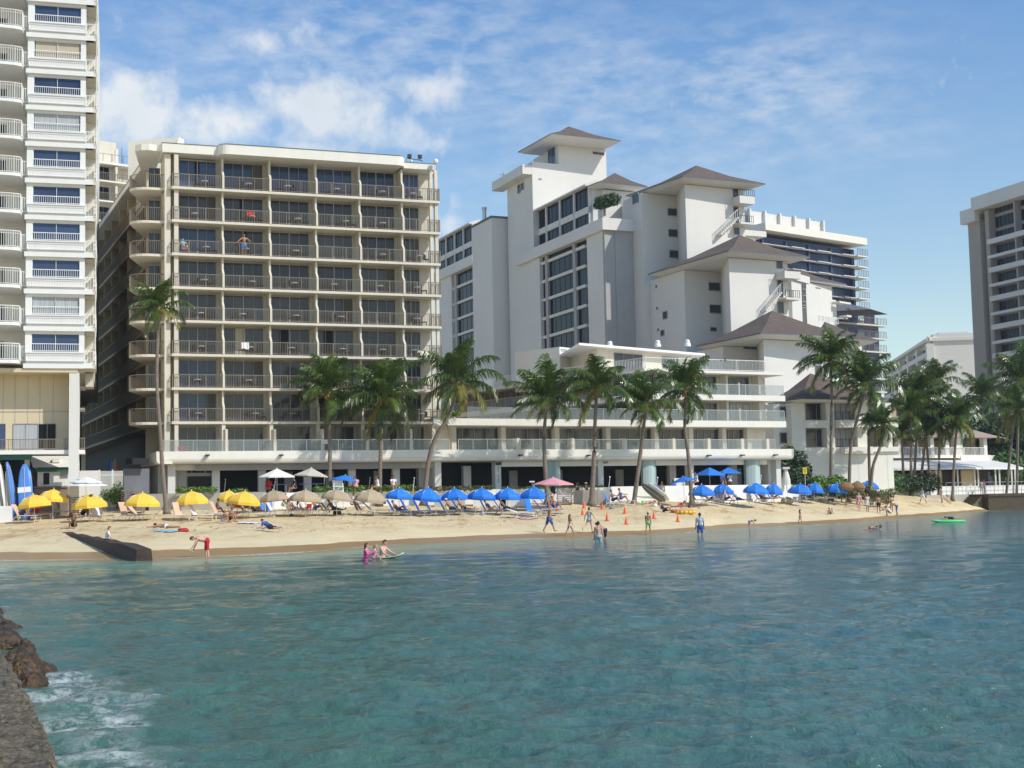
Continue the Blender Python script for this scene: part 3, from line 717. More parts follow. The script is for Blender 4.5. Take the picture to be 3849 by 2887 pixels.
text_obj('OCEAN BAR', F2, F2.s(2258, 1739, 1.1), F2.z(2258, 1739, 1.1), 1.08, .26, 'letter_dark', hotel)
m = MB(); s, z = F2.loc(1873, 1743, .95); m.box(F2, s - .26, s + .26, .9, .96, z - .11, z + .11); part('sign_plate', m, 'letter_dark', hotel)
# ---------------------------------------------------------------- terraced east wing on the podium
T2 = F2.off(1.6)
z2t = T2.z(2900, 1583); z2b = T2.z(2900, 1606); z3t = T2.z(2900, 1487); z3b = T2.z(2900, 1507); z4t = T2.z(2900, 1399); z4b = T2.z(2900, 1409)
e2 = T2.s(2955, 1590); l2 = F2.s(1700, 1590); l3 = T2.s(2425, 1490); er = T2.s(2922, 1550)
UD = Vector((-.62, .78)); C3 = Vector(T2.w(l3, 0, 0)[:2]); FLf = Frame(C3 + UD * 36, -UD)
m = MB(); m.prism([T2.w(l2 - 1, 0, 0)[:2], T2.w(e2, 0, 0)[:2], T2.w(e2, 14, 0)[:2], T2.w(l2 - 1, 14, 0)[:2]], z2b, z2t); part('terrace_slab', m, 'pale_stucco', hotel)
for zb, zt in ((z3b, z3t), (z4b, z4t)):
    m = MB(); w = C3 + UD * 34; w2 = w + Vector((.78, .62)) * 14
    m.prism([T2.w(l3, 0, 0)[:2], T2.w(e2, 0, 0)[:2], T2.w(e2, 14, 0)[:2], tuple(w2), tuple(w)], zb, zt); part('terrace_slab', m, 'pale_stucco', hotel)
m = MB()
m.prism([T2.w(l2, 2, 0)[:2], T2.w(er, 2, 0)[:2], T2.w(er, 14, 0)[:2], T2.w(l2, 14, 0)[:2]], pz1 - .3, z2b + .004)
ci = C3 + Vector((.78, .62)) * 1.6 + T2.u * .6
w = ci + UD * 32; w2 = w + Vector((.78, .62)) * 12
m.prism([T2.w(l3 + 1.9, 2, 0)[:2], T2.w(er, 2.01, 0)[:2], T2.w(er, 13.9, 0)[:2], tuple(w2), tuple(w)], z2t - .02, z4b + .004)
part('wall', m, 'cream_stucco', hotel)
m = MB()
for s in posts2 + [F2.s(1760, 1650)]:
    m.box(F2, s - .22, s + .22, 2.9, 3.62, pz1 - .29, z2b + .01)
for px in (2520, 2640, 2757, 2880):
    s = T2.s(px, 1540); m.box(T2, s - .12, s + .12, .9, 2.02, z2t, z3b); m.box(T2, s - .12, s + .12, .9, 2.02, z3t, z4b)
for px in (2640, 2784, 2883): s = T2.s(px, 1550); m.box(T2, s - .06, s + .06, .1, .2, z2t - .3, z2t + 1.15); m.box(T2, s - .06, s + .06, .1, .2, z3t - .3, z3t + 1.15)
part('pier', m, 'cream_stucco', hotel)
cc = [F2.s(1745, 1650)] + posts2
for a0, a1 in zip(cc[:-1], cc[1:]): window(hotel, F2, a0 + .3, a1 - .25, pz1 - .25, z2b - .1, 3.58, 4, 'glass_dark', thick=.08)
cc = [T2.s(p, 1540) for p in (2462, 2520, 2640, 2757, 2880)]
for a0, a1 in zip(cc[:-1], cc[1:]):
    window(hotel, T2, a0 + .2, a1 - .5, z2t + .05, z3b - .1, 1.98, 4, 'curtain' if a0 > cc[2] else 'glass_dark', thick=.08)
    window(hotel, T2, a0 + .2, a1 - .5, z3t + .05, z4b - .1, 1.98, 4, 'glass_dark', thick=.08)
for zz, za in ((z2t, z3b), (z3t, z4b)):
    for i in range(7):
        s = 35.0 - 1.5 - i * 4.4; window(hotel, FLf, s - 3.4, s - .4, zz + .05, za - .1, 1.5, 3, 'glass_dark')
glassrail(T2, T2.s(1760, 1560), e2 - .1, .1, z2t - .02, .98, 2.2); glassrail(T2, l3 + .1, e2 - .1, .1, z3t - .02, .98, 2.2)
glassrail(FLf, 4, 35.8, .1, z3t - .02, .98, 2.2)
m = MB(); rail(m, T2, l3 + .1, e2 - 1.9, .2, z4t, 1.08, .16, 3, .02, .05); rail(m, FLf, 8, 35.8, .2, z4t, 1.05, .2, 3, .02); part('roof_railing', m, 'white_metal', hotel)
# penthouse
ph = frame2(P(2245, 1400, 129), P(2600, 1400, 138)); zp1 = ph.z(2500, 1322); zp0 = z4t; La = ph.s(2600, 1380)
m = MB(); w0_ = Vector(ph.w(0, 0, 0)[:2]); w1_ = Vector(ph.w(La, 0, 0)[:2]); dv_ = (P(2100, 1350, 141).xy - w0_); m.prism([w0_, w1_, w1_ + dv_, w0_ + dv_], zp0, zp1 - .2); part('penthouse_wall', m, 'cream_stucco', hotel)
m = MB(); a0 = ph.s(2178, 1335, -1); bl_ = P(2068, 1350, 141.5).xy; e1_ = Vector(ph.w(La + .9, -1, 0)[:2]); m.prism([Vector(ph.w(a0, -1, 0)[:2]), e1_, e1_ + (bl_ - Vector(ph.w(a0, -1, 0)[:2])), bl_], zp1 - .22, zp1); part('penthouse_roof', m, 'white_paint', hotel)
for p0, p1 in ((2308, 2415), (2488, 2550)): window(hotel, ph, ph.s(p0, 1380), ph.s(p1, 1380), zp0 + .05, ph.z(2450, 1336), 0, 3, 'glass_dark')
q = frame2(P(2062, 1330, 150), P(2104, 1330, 136)); q2 = frame2(P(2104, 1340, 136), P(2265, 1330, 141)); m = MB()
m.box(q2, 0, q2.s(2262, 1330), 0, 6, q2.z(2104, 1346) - 3, q2.z(2104, 1304)); part('plant_room', m, 'pale_stucco', hotel)
m = MB(); s, z = q2.loc(2118, 1316); m.box(q2, s - .45, s + .45, -.03, .02, z - .15, z + .13); part('vent_grille', m, 'window_frame', hotel)
for px, py in ((2293, 1318), (2473, 1316), (2585, 1322)):
    c = P(px, py + 2, 131); m = MB(); m.lathe((c.x, c.y, zp1), [(.32, 0), (.30, .3), (.2, .34), (.24, .42), (.24, .55), (.14, .64), (0, .68)], 10); part('roof_vent', m, 'white_metal', hotel, True)
for px in (2300 + 357, 2300 + 417):
    c = P(px, 1392, 128.5); m = MB(); m.tube([(c.x, c.y, z4t), (c.x, c.y, z4t + 1.1)], .03, 5); m.box(WF, c.x - .3, c.x + .3, c.y - .12, c.y + .12, z4t + .95, z4t + 1.15); part('floodlight', m, 'dark_metal', hotel)
# ---------------------------------------------------------------- apartment tower at the left
Q = P(300, 1000, 98); an = R(16); FT = Frame((Q.x, Q.y), (math.cos(an), math.sin(an)))
tower = root('apartment_tower', 'white balconied apartment tower rising out of the left edge of the frame', 'apartment tower', tuple(Vector(FT.w(-10, 6, 2.2))))
zb0 = FT.z(200, 1386); mh = 2.655
sx0 = FT.s(-420, 900); s_w0 = FT.s(122, 900); s_w1 = FT.s(300, 900); s_st = FT.s(362, 900); s_p = FT.s(98, 900)
m = MB(); m.box(FT, sx0, s_w1 + .9, 2.6, 34, zb0, zb0 + mh * 13); m.box(FT, s_p, s_w1 + .35, .12, 3, zb0 + .02, zb0 + mh * 13 - .02)
part('wall', m, 'pale_stucco', tower)
m = MB(); m.box(FT, s_w1 + .36, s_st - .2, 3.2, 5.5, zb0 - 1, zb0 + mh * 13); part('stair_core_wall', m, 'cream_stucco', tower)
curts = {1: (.02, .98), 6: (.02, .98), 8: (.03, .97)}
for k in range(13):
    z = zb0 + mh * k; f = MB()
    f.box(FT, s_p - .1, s_w1 + .9, -.32, .14, z, z + .33); f.box(FT, s_p + .1, s_w1 + .3, -.12, .12, z + .33, z + .5)
    f.box(FT, s_p + .002, s_w0, -.1, .12, z + .5, z + mh); f.box(FT, s_w1, s_w1 + .36, -.1, .12, z + .5, z + mh)
    f.box(FT, s_w0, s_w1, -.1, .12, z + 2.5, z + mh)
    part('balcony_slab', f, 'white_paint', tower)
    # moulded parapet with a lattice pattern
    l = MB(); a0, a1 = s_p + .1, s_w1 + .3
    l.box(FT, a0, a1, -.26, -.12, z + .5, z + 1.16); l.box(FT, a0, a1, -.34, -.26, z + .5, z + .58); l.box(FT, a0, a1, -.34, -.26, z + 1.08, z + 1.16)
    n = 22
    for i in range(n + 1): a = a0 + (a1 - a0) * i / n; l.box(FT, a - .025, a + .025, -.30, -.26, z + .58, z + .98)
    l.box(FT, a0, a1, -.31, -.26, z + .93, z + .98)
    part('parapet', l, 'white_paint', tower)
    blue = k not in (8,)
    w = window(tower, FT, s_w0, s_w1, z + 1.18, z + 2.5, .06, 2, 'glass_blue', 'white_metal', thick=.1, curt=((*curts[k], 'curtain' if k != 8 else 'curtain_beige') if k in curts else None))
    r = MB(); rail(r, FT, s_w0, s_w1, -.09, z + 1.17, .62, .14, 1, .025, .04); part('railing', r, 'white_metal', tower)
    # curved open balcony to the left
    cpts = [FT.w(s_p - .3, .1, 0)[:2], FT.w(s_p - .35, -.75, 0)[:2], FT.w(s_p - .8, -.95, 0)[:2], FT.w(s_p - 2.5, -1.15, 0)[:2], FT.w(s_p - 5.6, -1.3, 0)[:2], FT.w(s_p - 7.6, -1.2, 0)[:2], FT.w(s_p - 8, 0, 0)[:2], FT.w(s_p - 8, 2.7, 0)[:2], FT.w(s_p - .3, 2.7, 0)[:2]]
    b_ = MB(); b_.prism(cpts, z + .3, z + .52); part('balcony_slab', b_, 'white_paint', tower)
    r = MB(); rp = [Vector((*p, z + .52)) for p in cpts[:7]]; r.tube([p + Vector((0, 0, 1.15)) for p in rp], .04, 4); r.tube([p + Vector((0, 0, .97)) for p in rp], .02, 4); r.tube([p + Vector((0, 0, .06)) for p in rp], .025, 4)
    for a, b in zip(rp[:-1], rp[1:]):
        n = max(2, int((b - a).length / .15))
        for i in range(n): p = a + (b - a) * (i / n); t = .03 if i else .05; r.box(WF, p.x - t / 2, p.x + t / 2, p.y - t / 2, p.y + t / 2, z + .55, z + 1.66)
    rail(r, FT, s_p - .28, s_p, -.02, z + .5, 1.1, .13, 0, .03, .04)
    part('railing', r, 'white_metal', tower)
    window(tower, FT, s_p - 4.5, s_p - 1.6, z + .55, z + 2.2, 2.58, 2, 'glass_black')
    # exterior stair: landing, flight, railings
    st = MB(); st.box(FT, s_w1 + .37, s_st, -.3, 3.2, z - .0, z + .26)
    st.prof(FT, [(-.2, z + .26), (-.2, z + .55), (2.9, z + 1.75), (2.9, z + 1.45)], s_w1 + .95, s_w1 + 1.1)
    st.prof(FT, [(2.9, z + 1.45), (2.9, z + 1.75), (-.2, z + mh + .15), (-.2, z + mh - .1)], s_st - .12, s_st - .02)
    part('stair', st, 'cream_stucco', tower)
    r = MB(); rail(r, FT, s_w1 + .4, s_st, -.28, z + .26, 1.0, .16, 0, .03, .04); side_rail(r, FT, s_st - .04, -.25, 3, z + .26, 1., .3, .03)
    r.tube([FT.w(s_w1 + 1.0, -.25, z + 1.4), FT.w(s_w1 + 1.0, 2.9, z + 2.6)], .03, 4); r.box(FT, s_st - .05, s_st, -.3, -.24, z, z + mh); part('railing', r, 'white_metal', tower)
# lower storeys
zlow = FT.z(100, 1692)
m = MB(); m.box(FT, sx0, FT.s(258, 1500, 1.8), 1.8, 2.3, zlow - .1, zb0 + .3); m.box(FT, sx0, s_st - 1.2, -.2, 34, zb0 - .28, zb0 - .004); part('lower_wall', m, 'beige_panel', tower)
m = MB()
for px in (12, 57, 105, 150, 200): s = FT.s(px, 1500, 1.8); m.box(FT, s - .015, s + .015, 1.785, 1.8, FT.z(100, 1585), zb0 - .3)
m.box(FT, sx0, FT.s(258, 1500, 1.8), 1.76, 1.8, FT.z(100, 1540) - .03, FT.z(100, 1540)); part('panel_joint', m, 'window_frame', tower)
m = MB(); m.box(FT, FT.s(259, 1600), FT.s(297, 1600), -.15, 2.2, 2.1, zb0 - .28); part('pillar', m, 'white_stucco', tower)
m = MB(); m.box(FT, sx0, FT.s(318, 1700), .2, 2.4, zlow - .28, zlow); part('balcony_slab', m, 'white_paint', tower)
m = MB(); rail(m, FT, FT.s(-200, 1670), FT.s(258, 1670), .25, zlow, FT.z(100, 1650, .25) - zlow, .1, 9, .025); rail(m, FT, FT.s(299, 1670), FT.s(317, 1670), .25, zlow, .85, .1, 0, .025); part('railing', m, 'rail_metal', tower)
def rwin(rt, F, p0, y0, p1, y1, d, **k):
    a0, z1 = F.loc(p0, y0, d); a1, z0 = F.loc(p1, y1, d); return window(rt, F, a0, a1, z0, z1, d, **k)
rwin(tower, FT, 50, 1592, 143, 1690, 1.78, n=2, glass='curtain'); rwin(tower, FT, 144, 1592, 210, 1690, 1.78, n=2, glass='glass_black'); rwin(tower, FT, -60, 1592, 21, 1690, 1.78, n=2, glass='glass_blue')
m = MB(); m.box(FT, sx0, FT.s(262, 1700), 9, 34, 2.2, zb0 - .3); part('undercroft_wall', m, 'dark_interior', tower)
m = MB(); m.box(FT, sx0, FT.s(118, 1700, .5), .5, .8, zlow - .65, zlow - .28); part('awning_valance', m, 'green_paint', tower)
# small side balconies seen past the pillar
for py in (1461, 1542): s, z = FT.loc(305, py, 6); m = MB(); m.box(FT, s - 1, FT.s(318, py, 6), 6, 8, z, z + .18); part('balcony_slab', m, 'white_paint', tower)
# ---------------------------------------------------------------- cream building behind
q0, q1 = P(330, 700, 178), P(600, 700, 184); FB = frame2(q0, q1)
bb = root('balcony_block', 'cream building with long railed balconies glimpsed between the tower and the hotel', 'building', tuple(Vector(FB.w(4, 5, 2.3))))
zr = FB.z(450, 617); m = MB(); m.box(FB, -2, FB.s(600, 700), 1.2, 12, 2.3, zr - .3); part('wall', m, 'cream_stucco', bb)
m = MB(); m.box(FB, -2, FB.s(600, 700), -.3, 12, zr - .3, zr); part('roof', m, 'pale_stucco', bb)
m = MB(); m.box(FB, -2, FB.s(436, 570, 3), 3, 9, zr, FB.z(400, 532, 3)); m.box(FB, FB.s(432, 600, 3), FB.s(444, 600, 3), 2.9, 8, zr, FB.z(440, 560, 3)); part('penthouse', m, 'cream_stucco', bb)
m = MB(); rail(m, FB, -2, FB.s(600, 700), -.2, zr, FB.z(450, 586) - zr, 1.3, 6, .05, .05, False); m.tube([FB.w(FB.s(460, 600), .2, zr), FB.w(FB.s(460, 600), .2, FB.z(460, 553))], .05, 5); part('roof_railing', m, 'rail_metal', bb)
for k in range(9):
    z = FB.z(450, 686) - k * 2.68
    m = MB(); m.box(FB, -2, FB.s(600, 700), -.3, 1.3, z - .2, z); part('balcony_slab', m, 'pale_stucco', bb)
    m = MB(); rail(m, FB, -2, FB.s(600, 700), -.25, z, 1.05, .28, 8, .05); part('railing', m, 'rail_metal', bb)
    for p0, p1 in ((366, 409), (505, 545)): window(bb, FB, FB.s(p0, 650, 1.2), FB.s(p1, 650, 1.2), z + .05, z + 2.1, 1.18, 2, 'glass_black')
    m = MB(); s = FB.s(437, 700); m.box(FB, s - .15, s + .15, -.1, 1.3, z, z + 2.1); part('partition', m, 'cream_stucco', bb)
# ================================================================= stepped white hotel with hipped roofs
U5 = Vector((math.cos(R(27)), math.sin(R(27)))); W5 = Vector((-.385, .923))
hk = root('stepped_hotel', 'white stepped resort hotel with brown hipped roofs behind the cream hotel', 'hotel', tuple(P(2600, 1850, 185).xy) + (2.3,))
def hit(p, d, px, y=1200):
    r = ray(px, y); k = r.x / r.y
    t = (k * p.y - p.x) / (d.x - k * d.y); return p + d * t
def hip(px3, D, apex, Da, thick=.45, wall=None):
    c = P(px3[1][0], px3[1][1], D); ze = c.z
    l = G(*px3[0], ze); r = G(*px3[2], ze); bk = l + (r - c); a = P(apex[0], apex[1], Da)
    m = MB(); e = [l, c, r, bk]
    for i in range(4):
        p, q = e[i], e[(i + 1) % 4]
        # gently concave slope
        mp, mq = p.lerp(a, .5), q.lerp(a, .5); mp.z -= (a.z - ze) * .07; mq.z -= (a.z - ze) * .07
        m.q(p, q, mq, mp); m.q(mp, mq, a)
    rf = part('roof', m, 'brown_shingle', hk)
    s = MB(); lo = Vector((0, 0, -.16))
    for i in range(4): p, q = e[i], e[(i + 1) % 4]; s.q(p + lo, q + lo, q - Vector((0, 0, .01)), p - Vector((0, 0, .01)))
    part('eave_edge', s, 'roof_tar', rf)
    cen = (l + r) * .5; s = MB(); inn = [p.lerp(cen, .13) + Vector((0, 0, -thick)) for p in e]
    for i in range(4): p, q = e[i] + lo, e[(i + 1) % 4] + lo; s.q(p, inn[i], inn[(i + 1) % 4], q)
    s.q(*inn[::-1]); part('soffit', s, 'white_stucco', rf)
    return ze
def tier(D, Dc, pa, pb_, pc, pd, pe, z1, z0=2.3, y=1200, deep=16):
    d = P(pd, y, D).xy; c = P(pc, y, Dc).xy; b = hit(c, -U5, pb_, y); a = hit(b, W5, pa, y); e = hit(d, U5, pe, y)
    m = MB(); m.prism([a, b, c, d, e, e + W5 * deep, a + W5 * deep * .6 + U5 * 4], z0, z1); part('wall', m, 'white_stucco', hk)
    return dict(L=frame2(a, b), Rc=frame2(b, c), S=frame2(c, d), Fr=frame2(d, e), a=a, b=b, c=c, d=d, e=e)
def hwin(F, p0, y0, p1, y1, n=1, glass='glass_dark', d=0, name='window'):
    a0, z1 = F.loc(p0, y0, d); a1, z0 = F.loc(p1, y1, d)
    return window(hk, F, a0, a1, min(z0, z1), max(z0, z1), d - .0, n, glass, 'window_frame', name=name, fw=.09, thick=.1)
def bal(F, p0, p1, y, w=1.6, h=.9, solid=True):
    a0, z = F.loc(p0, y); a1, _ = F.loc(p1, y)
    m = MB()
    if solid: m.box(F, a0, a1, -w, .1, z - h, z); m2 = 'white_stucco'
    else: m.box(F, a0, a1, -w, .1, z - .25, z); m2 = 'white_stucco'
    o = part('balcony', m, m2, hk); m = MB(); rail(m, F, a0, a1, -w + .05, z, .95, .3, 1, .045, .06); part('railing', m, 'dark_metal', o)
# tier M
zM = hip([(2353, 735), (2565, 662), (2877, 690)], 178, (2617, 622), 188)
tM = tier(180.5, 187.8, 2356, 2424, 2556, 2590, 2812, zM - .5)
# tier N
zN = hip([(2435, 1030), (2740, 940), (3043, 965)], 166, (2780, 883), 177)
tN = tier(168.5, 179.6, 2438, 2577, 2712, 2747, 2966, zN - .5)
# tier O
zO = hip([(2615, 1300), (2860, 1250), (3212, 1262)], 153, (2900, 1168), 164)
tO = tier(155.5, 163.9, 2622, 2718, 2846, 2872, 3092, zO - .5, y=1350)
for y0, y1 in ((702, 737), (781, 815), (860, 894), (939, 973)): hwin(tM['Rc'], 2505 + (y0 - 702) * .04, y0, 2549 + (y0 - 702) * .04, y1)
for y0, y1 in ((977, 1013), (1060, 1096), (1144, 1180), (1229, 1247)): hwin(tN['Rc'], 2659 + (y0 - 977) * .04, y0, 2703 + (y0 - 977) * .04 - (0 if y1 < 1240 else 20), y1)
hwin(tO['Rc'], 2793, 1279, 2845, 1315, 2)
hwin(tM['L'], 2378, 732, 2402, 760); hwin(tN['L'], 2492, 1172, 2510, 1198); hwin(tN['L'], 2484, 1242, 2498, 1262)
m = MB()
for px, y in ((2465, 1025), (2467, 1077), (2470, 1159), (2474, 1240)): s, z = tN['L'].loc(px, y); m.box(tN['L'], s - .15, s + .15, -.05, .05, z - .18, z + .18)
part('vent', m, 'dark_metal', hk)
def strip(F, px, w, ys, xs=.028):
    for y0, y1 in ys: hwin(F, px + (y0 - ys[0][0]) * xs, y0, px + w + (y0 - ys[0][0]) * xs, y1, 1, 'glass_dark')
strip(tM['Fr'], 2753, 22, ((698, 748), (776, 842), (854, 884))); strip(tN['Fr'], 2917, 24, ((968, 1012), (1050, 1122), (1134, 1180)))
bal(tM['Fr'], 2750, 2806, 745, 1.8, 1.0); bal(tM['Fr'], 2757, 2806, 842, 1.6, .3, False); bal(tN['Fr'], 2915, 2975, 1026, 1.8, .9); bal(tN['Fr'], 2925, 2977, 1124, 1.6, .3, False)
# outside stairs on the lit faces
for F_, p in ((tM['Fr'], ((2692, 880), (2760, 815))), (tN['Fr'], ((2860, 1165), (2920, 1095)))):
    a0, z0 = F_.loc(*p[0]); a1, z1 = F_.loc(*p[1]); m = MB(); m.prof(F_, [(-1.2, 0), (-1.2, .01), (.05, .01), (.05, 0)], a0, a0 + .01)
    for i in range(10):
        t = i / 10; a = a0 + (a1 - a0) * t; m.box(F_, a, a + (a1 - a0) / 10, -1.1, .1, z0 + (z1 - z0) * t - .25, z0 + (z1 - z0) * t)
        m.box(F_, a, a + .05, -1.1, -1.05, z0 + (z1 - z0) * t, z0 + (z1 - z0) * t + .95)
    m.tube([F_.w(a0, -1.08, z0 + .95), F_.w(a1, -1.08, z1 + .95)], .05, 5)
    part('outside_stair', m, 'white_stucco', hk)
# annexes to the right of M and N
m = MB(); q = hit(tM['e'], U5, 2856, 900); zz = P(2830, 868, 183).z
f1 = frame2(tM['e'], q); L1_ = (q - tM['e']).length
m.box(f1, -.2, L1_, 1., 9, 2.3, tM['Fr'].z(2830, 880)); m.box(f1, -.2, L1_ + 1.6, .6, 9, tM['Fr'].z(2830, 883), tM['Fr'].z(2830, 862)); part('wall', m, 'white_stucco', hk)
fz = frame2(P(2976, 1100, 178), P(3035, 1100, 182)); m = MB(); m.box(fz, 0, fz.s(3013, 1100), 0, 8, 2.3, fz.z(3000, 1060)); m.box(fz, 0, fz.s(3036, 1050), -.3, 8, fz.z(3000, 1058), fz.z(3000, 1032)); part('wall', m, 'white_stucco', hk)
fq = frame2(P(3030, 1100, 184), P(3158, 1100, 190)); m = MB(); LQ = fq.s(3127, 1100); m.box(fq, 0, LQ, 0, 9, 2.3, fq.z(3050, 1064)); m.box(fq, LQ + .01, fq.s(3158, 1150), .6, 9, 2.3, fq.z(3140, 1124)); part('wall', m, 'white_stucco', hk)
a0, z1 = fq.loc(3065, 1079); a1, z0 = fq.loc(3084, 1086); window(hk, fq, a0, a1, z0, z1, 0, 1, 'glass_dark')
for y0, y1 in ((1062, 1090), (1108, 1136), (1146, 1160)): hwin(fz, 3015, y0, 3028, y1, d=1.)
for p0, p1, y in ((3127, 3170, 1135), (3155, 3172, 1187)): bal(fq, p0, p1, y, 1.2, .3, False)
hip([(2960, 1050), (3010, 1045), (3183, 1068)], 183, (2995, 1013), 190, .3)
hip([(3040, 1290), (3120, 1268), (3302, 1277)], 166, (3100, 1209), 180, .4)
fs_ = frame2(P(3095, 1320, 170), P(3262, 1320, 176)); m = MB(); m.box(fs_, 0, fs_.s(3240, 1320), 0, 9, 2.3, fs_.z(3150, 1284)); part('wall', m, 'white_stucco', hk)
hwin(fs_, 3190, 1285, 3225, 1330); hwin(fs_, 3250 - 25, 1380, 3238, 1420)
m = MB(); rail(m, fq, fq.s(3030, 1205), fq.s(3103, 1205), -2, fq.z(3060, 1207, -2), .9, .3, 3, .05); part('railing', m, 'white_metal', hk)
hwin(tO['Fr'], 3063, 1372, 3088, 1425); bal(tO['Fr'], 3085, 3130, 1428, 1.6, .3, False)
# tower T
cT = P(2008, 1000, 208.6).xy; lT = hit(cT, W5, 1912, 1000); rT = hit(cT, U5, 2281, 700)
m = MB(); zT = P(2008, 607, 208.6).z; m.prism([lT, cT, rT, rT + W5 * 10, lT + U5 * 8], 2.3, zT); part('wall', m, 'white_stucco', hk)
FTl = frame2(lT, cT); FTr = frame2(cT, rT)
zc0, zc1 = P(1979, 641, 206).z, P(1979, 607, 206).z
m = MB(); m.box(FTl, -2.5, (cT - lT).length - .02, -1.6, .3, zc0, zc1 + .05); zz = FTr.z(2150, 600); LR = (rT - cT).length
part('parapet', m, 'white_stucco', hk)
zH = hip([(1947, 570), (2073, 500), (2333, 528)], 205.6, (2137, 475), 214, .5)
cU = Vector(FTr.w(FTr.s(2100, 600), .003, 0)[:2]); lU = hit(cU, W5, 2004, 590); rU = rT
m = MB(); m.prism([lU, cU, rU, rU + W5 * 9, lU + U5 * 8], zT - .5, zH - .5); part('wall', m, 'white_stucco', hk)
hwin(frame2(lU, cU), 2060, 526, 2088, 612, 2, 'glass_blue'); hwin(frame2(cU, rU), 2227, 569, 2271, 585, 2)
hwin(FTl, 1946, 697, 1958, 724); hwin(FTl, 1960, 690, 1970, 712); hwin(FTr, 2025, 670, 2036, 676)
m = MB(); p = Vector((*(lT - W5 * -1.5), zc1)); m.tube([p, p + Vector((0, 0, 1.6))], .05, 5); m.tube([p + Vector((-.6, 0, 1.2)), p + Vector((.5, 0, 1.2))], .04, 4); part('antenna', m, 'rail_metal', hk)
# balcony wing L (faces left, in shade)
nL = P(2275, 1000, 186).xy; fL = hit(nL, W5, 1640, 1000); FL = frame2(fL, nL); LL_ = (nL - fL).length
def sy(px, y, d=0): return FL.loc(px, y, d)
ztop = sy(2265, 800)[1]; zlv = sorted([sy(2106, y)[1] for y in (965, 1039, 1111, 1182, 1254)]); stp = (zlv[-1] - zlv[0]) / 4
zl = [zlv[-1] - stp * i for i in range(14)]
m = MB(); m.box(FL, 0, LL_, 1.6, 14, 2.3, ztop - 1.7); part('wall', m, 'grey_wall', hk)  # greyer than the white stucco: shade put into the wing's wall colour
band0 = sy(2106, 935)[1]; band1 = sy(2106, 893)[1]
m = MB(); sb0 = sy(1950, 980)[0]; m.box(FL, sb0, LL_ + .5, -.5, 6, band0, band1); part('parapet', m, 'white_stucco', hk)
b2 = sy(1720, 1025)[1], sy(1720, 988)[1]
m = MB(); m.box(FL, 0, sy(1785, 1000)[0], -.5, 6, b2[0], b2[1]); part('parapet', m, 'white_stucco', hk)
m = MB()
for p0, p1, yt in ((1997, 2030, 940), (2210, 2270, 900)): m.box(FL, sy(p0, 1100)[0], sy(p1, 1100)[0], 0, 1.7, 2.3, band0 - .003)
m.box(FL, 0, sy(1697, 1100)[0], 0, 1.7, 2.3, b2[0]); part('pier', m, 'white_stucco', hk)
m = MB(); zt = P(1857, 820, 212).z; a0, a1 = sy(1782, 1100, -2)[0], sy(1857, 1100, -2)[0]; m.box(FL, a0, a1, -2.2, 6, 2.3, FL.z(1830, 830, -2)); part('stair_block', m, 'white_stucco', hk)
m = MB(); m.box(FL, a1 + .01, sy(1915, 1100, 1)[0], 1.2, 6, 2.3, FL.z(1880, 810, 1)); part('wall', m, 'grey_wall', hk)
m = MB(); m.box(FL, a0 - .1, a1 + .2, -2.4, 6.1, FL.z(1830, 830, -2), FL.z(1830, 830, -2) + .3); part('roof_edging', m, 'roof_tar', hk)
c = P(1821, 825, 222); m = MB(); m.lathe((c.x, c.y, c.z - 1), [(.35, 0), (.35, 2.6), (.45, 2.65), (.45, 3), (0, 3)], 10); part('chimney', m, 'steel', hk)
def grid(px0, px1, cols, top, nrow, zs, d=.6):
    s0_, s1_ = sy(px0, 1100, d)[0], sy(px1, 1100, d)[0]
    for i in range(nrow):
        zb = zs[i] - stp + .42; zt_ = zs[i]
        if i == 0: zt_ = top
        for c0, c1 in cols:
            q0, q1 = sy(c0, 1100, d)[0], sy(c1, 1100, d)[0]
            window(hk, FL, q0, q1, zb, zt_, d, max(1, int((q1 - q0) / 1.7)), 'glass_black', 'dark_metal', fw=.07)
        m = MB(); m.box(FL, s0_, s1_, d - .35, d + .5, zb - .42, zb); part('balcony_slab', m, 'white_stucco', hk)
    m = MB()
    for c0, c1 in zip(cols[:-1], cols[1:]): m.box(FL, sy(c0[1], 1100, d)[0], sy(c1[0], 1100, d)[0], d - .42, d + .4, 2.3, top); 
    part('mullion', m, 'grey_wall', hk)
grid(2031, 2209, ((2031, 2060), (2069, 2165), (2175, 2209)), band0 - .05, 11, [z + stp for z in zl], .6)
z2 = [sy(1755, y)[1] for y in (1063, 1123)]; 
grid(1697, 1786, ((1697, 1716), (1724, 1786)), b2[0] - .05, 8, [b2[0] + .2 - stp * i for i in range(9)], .6)
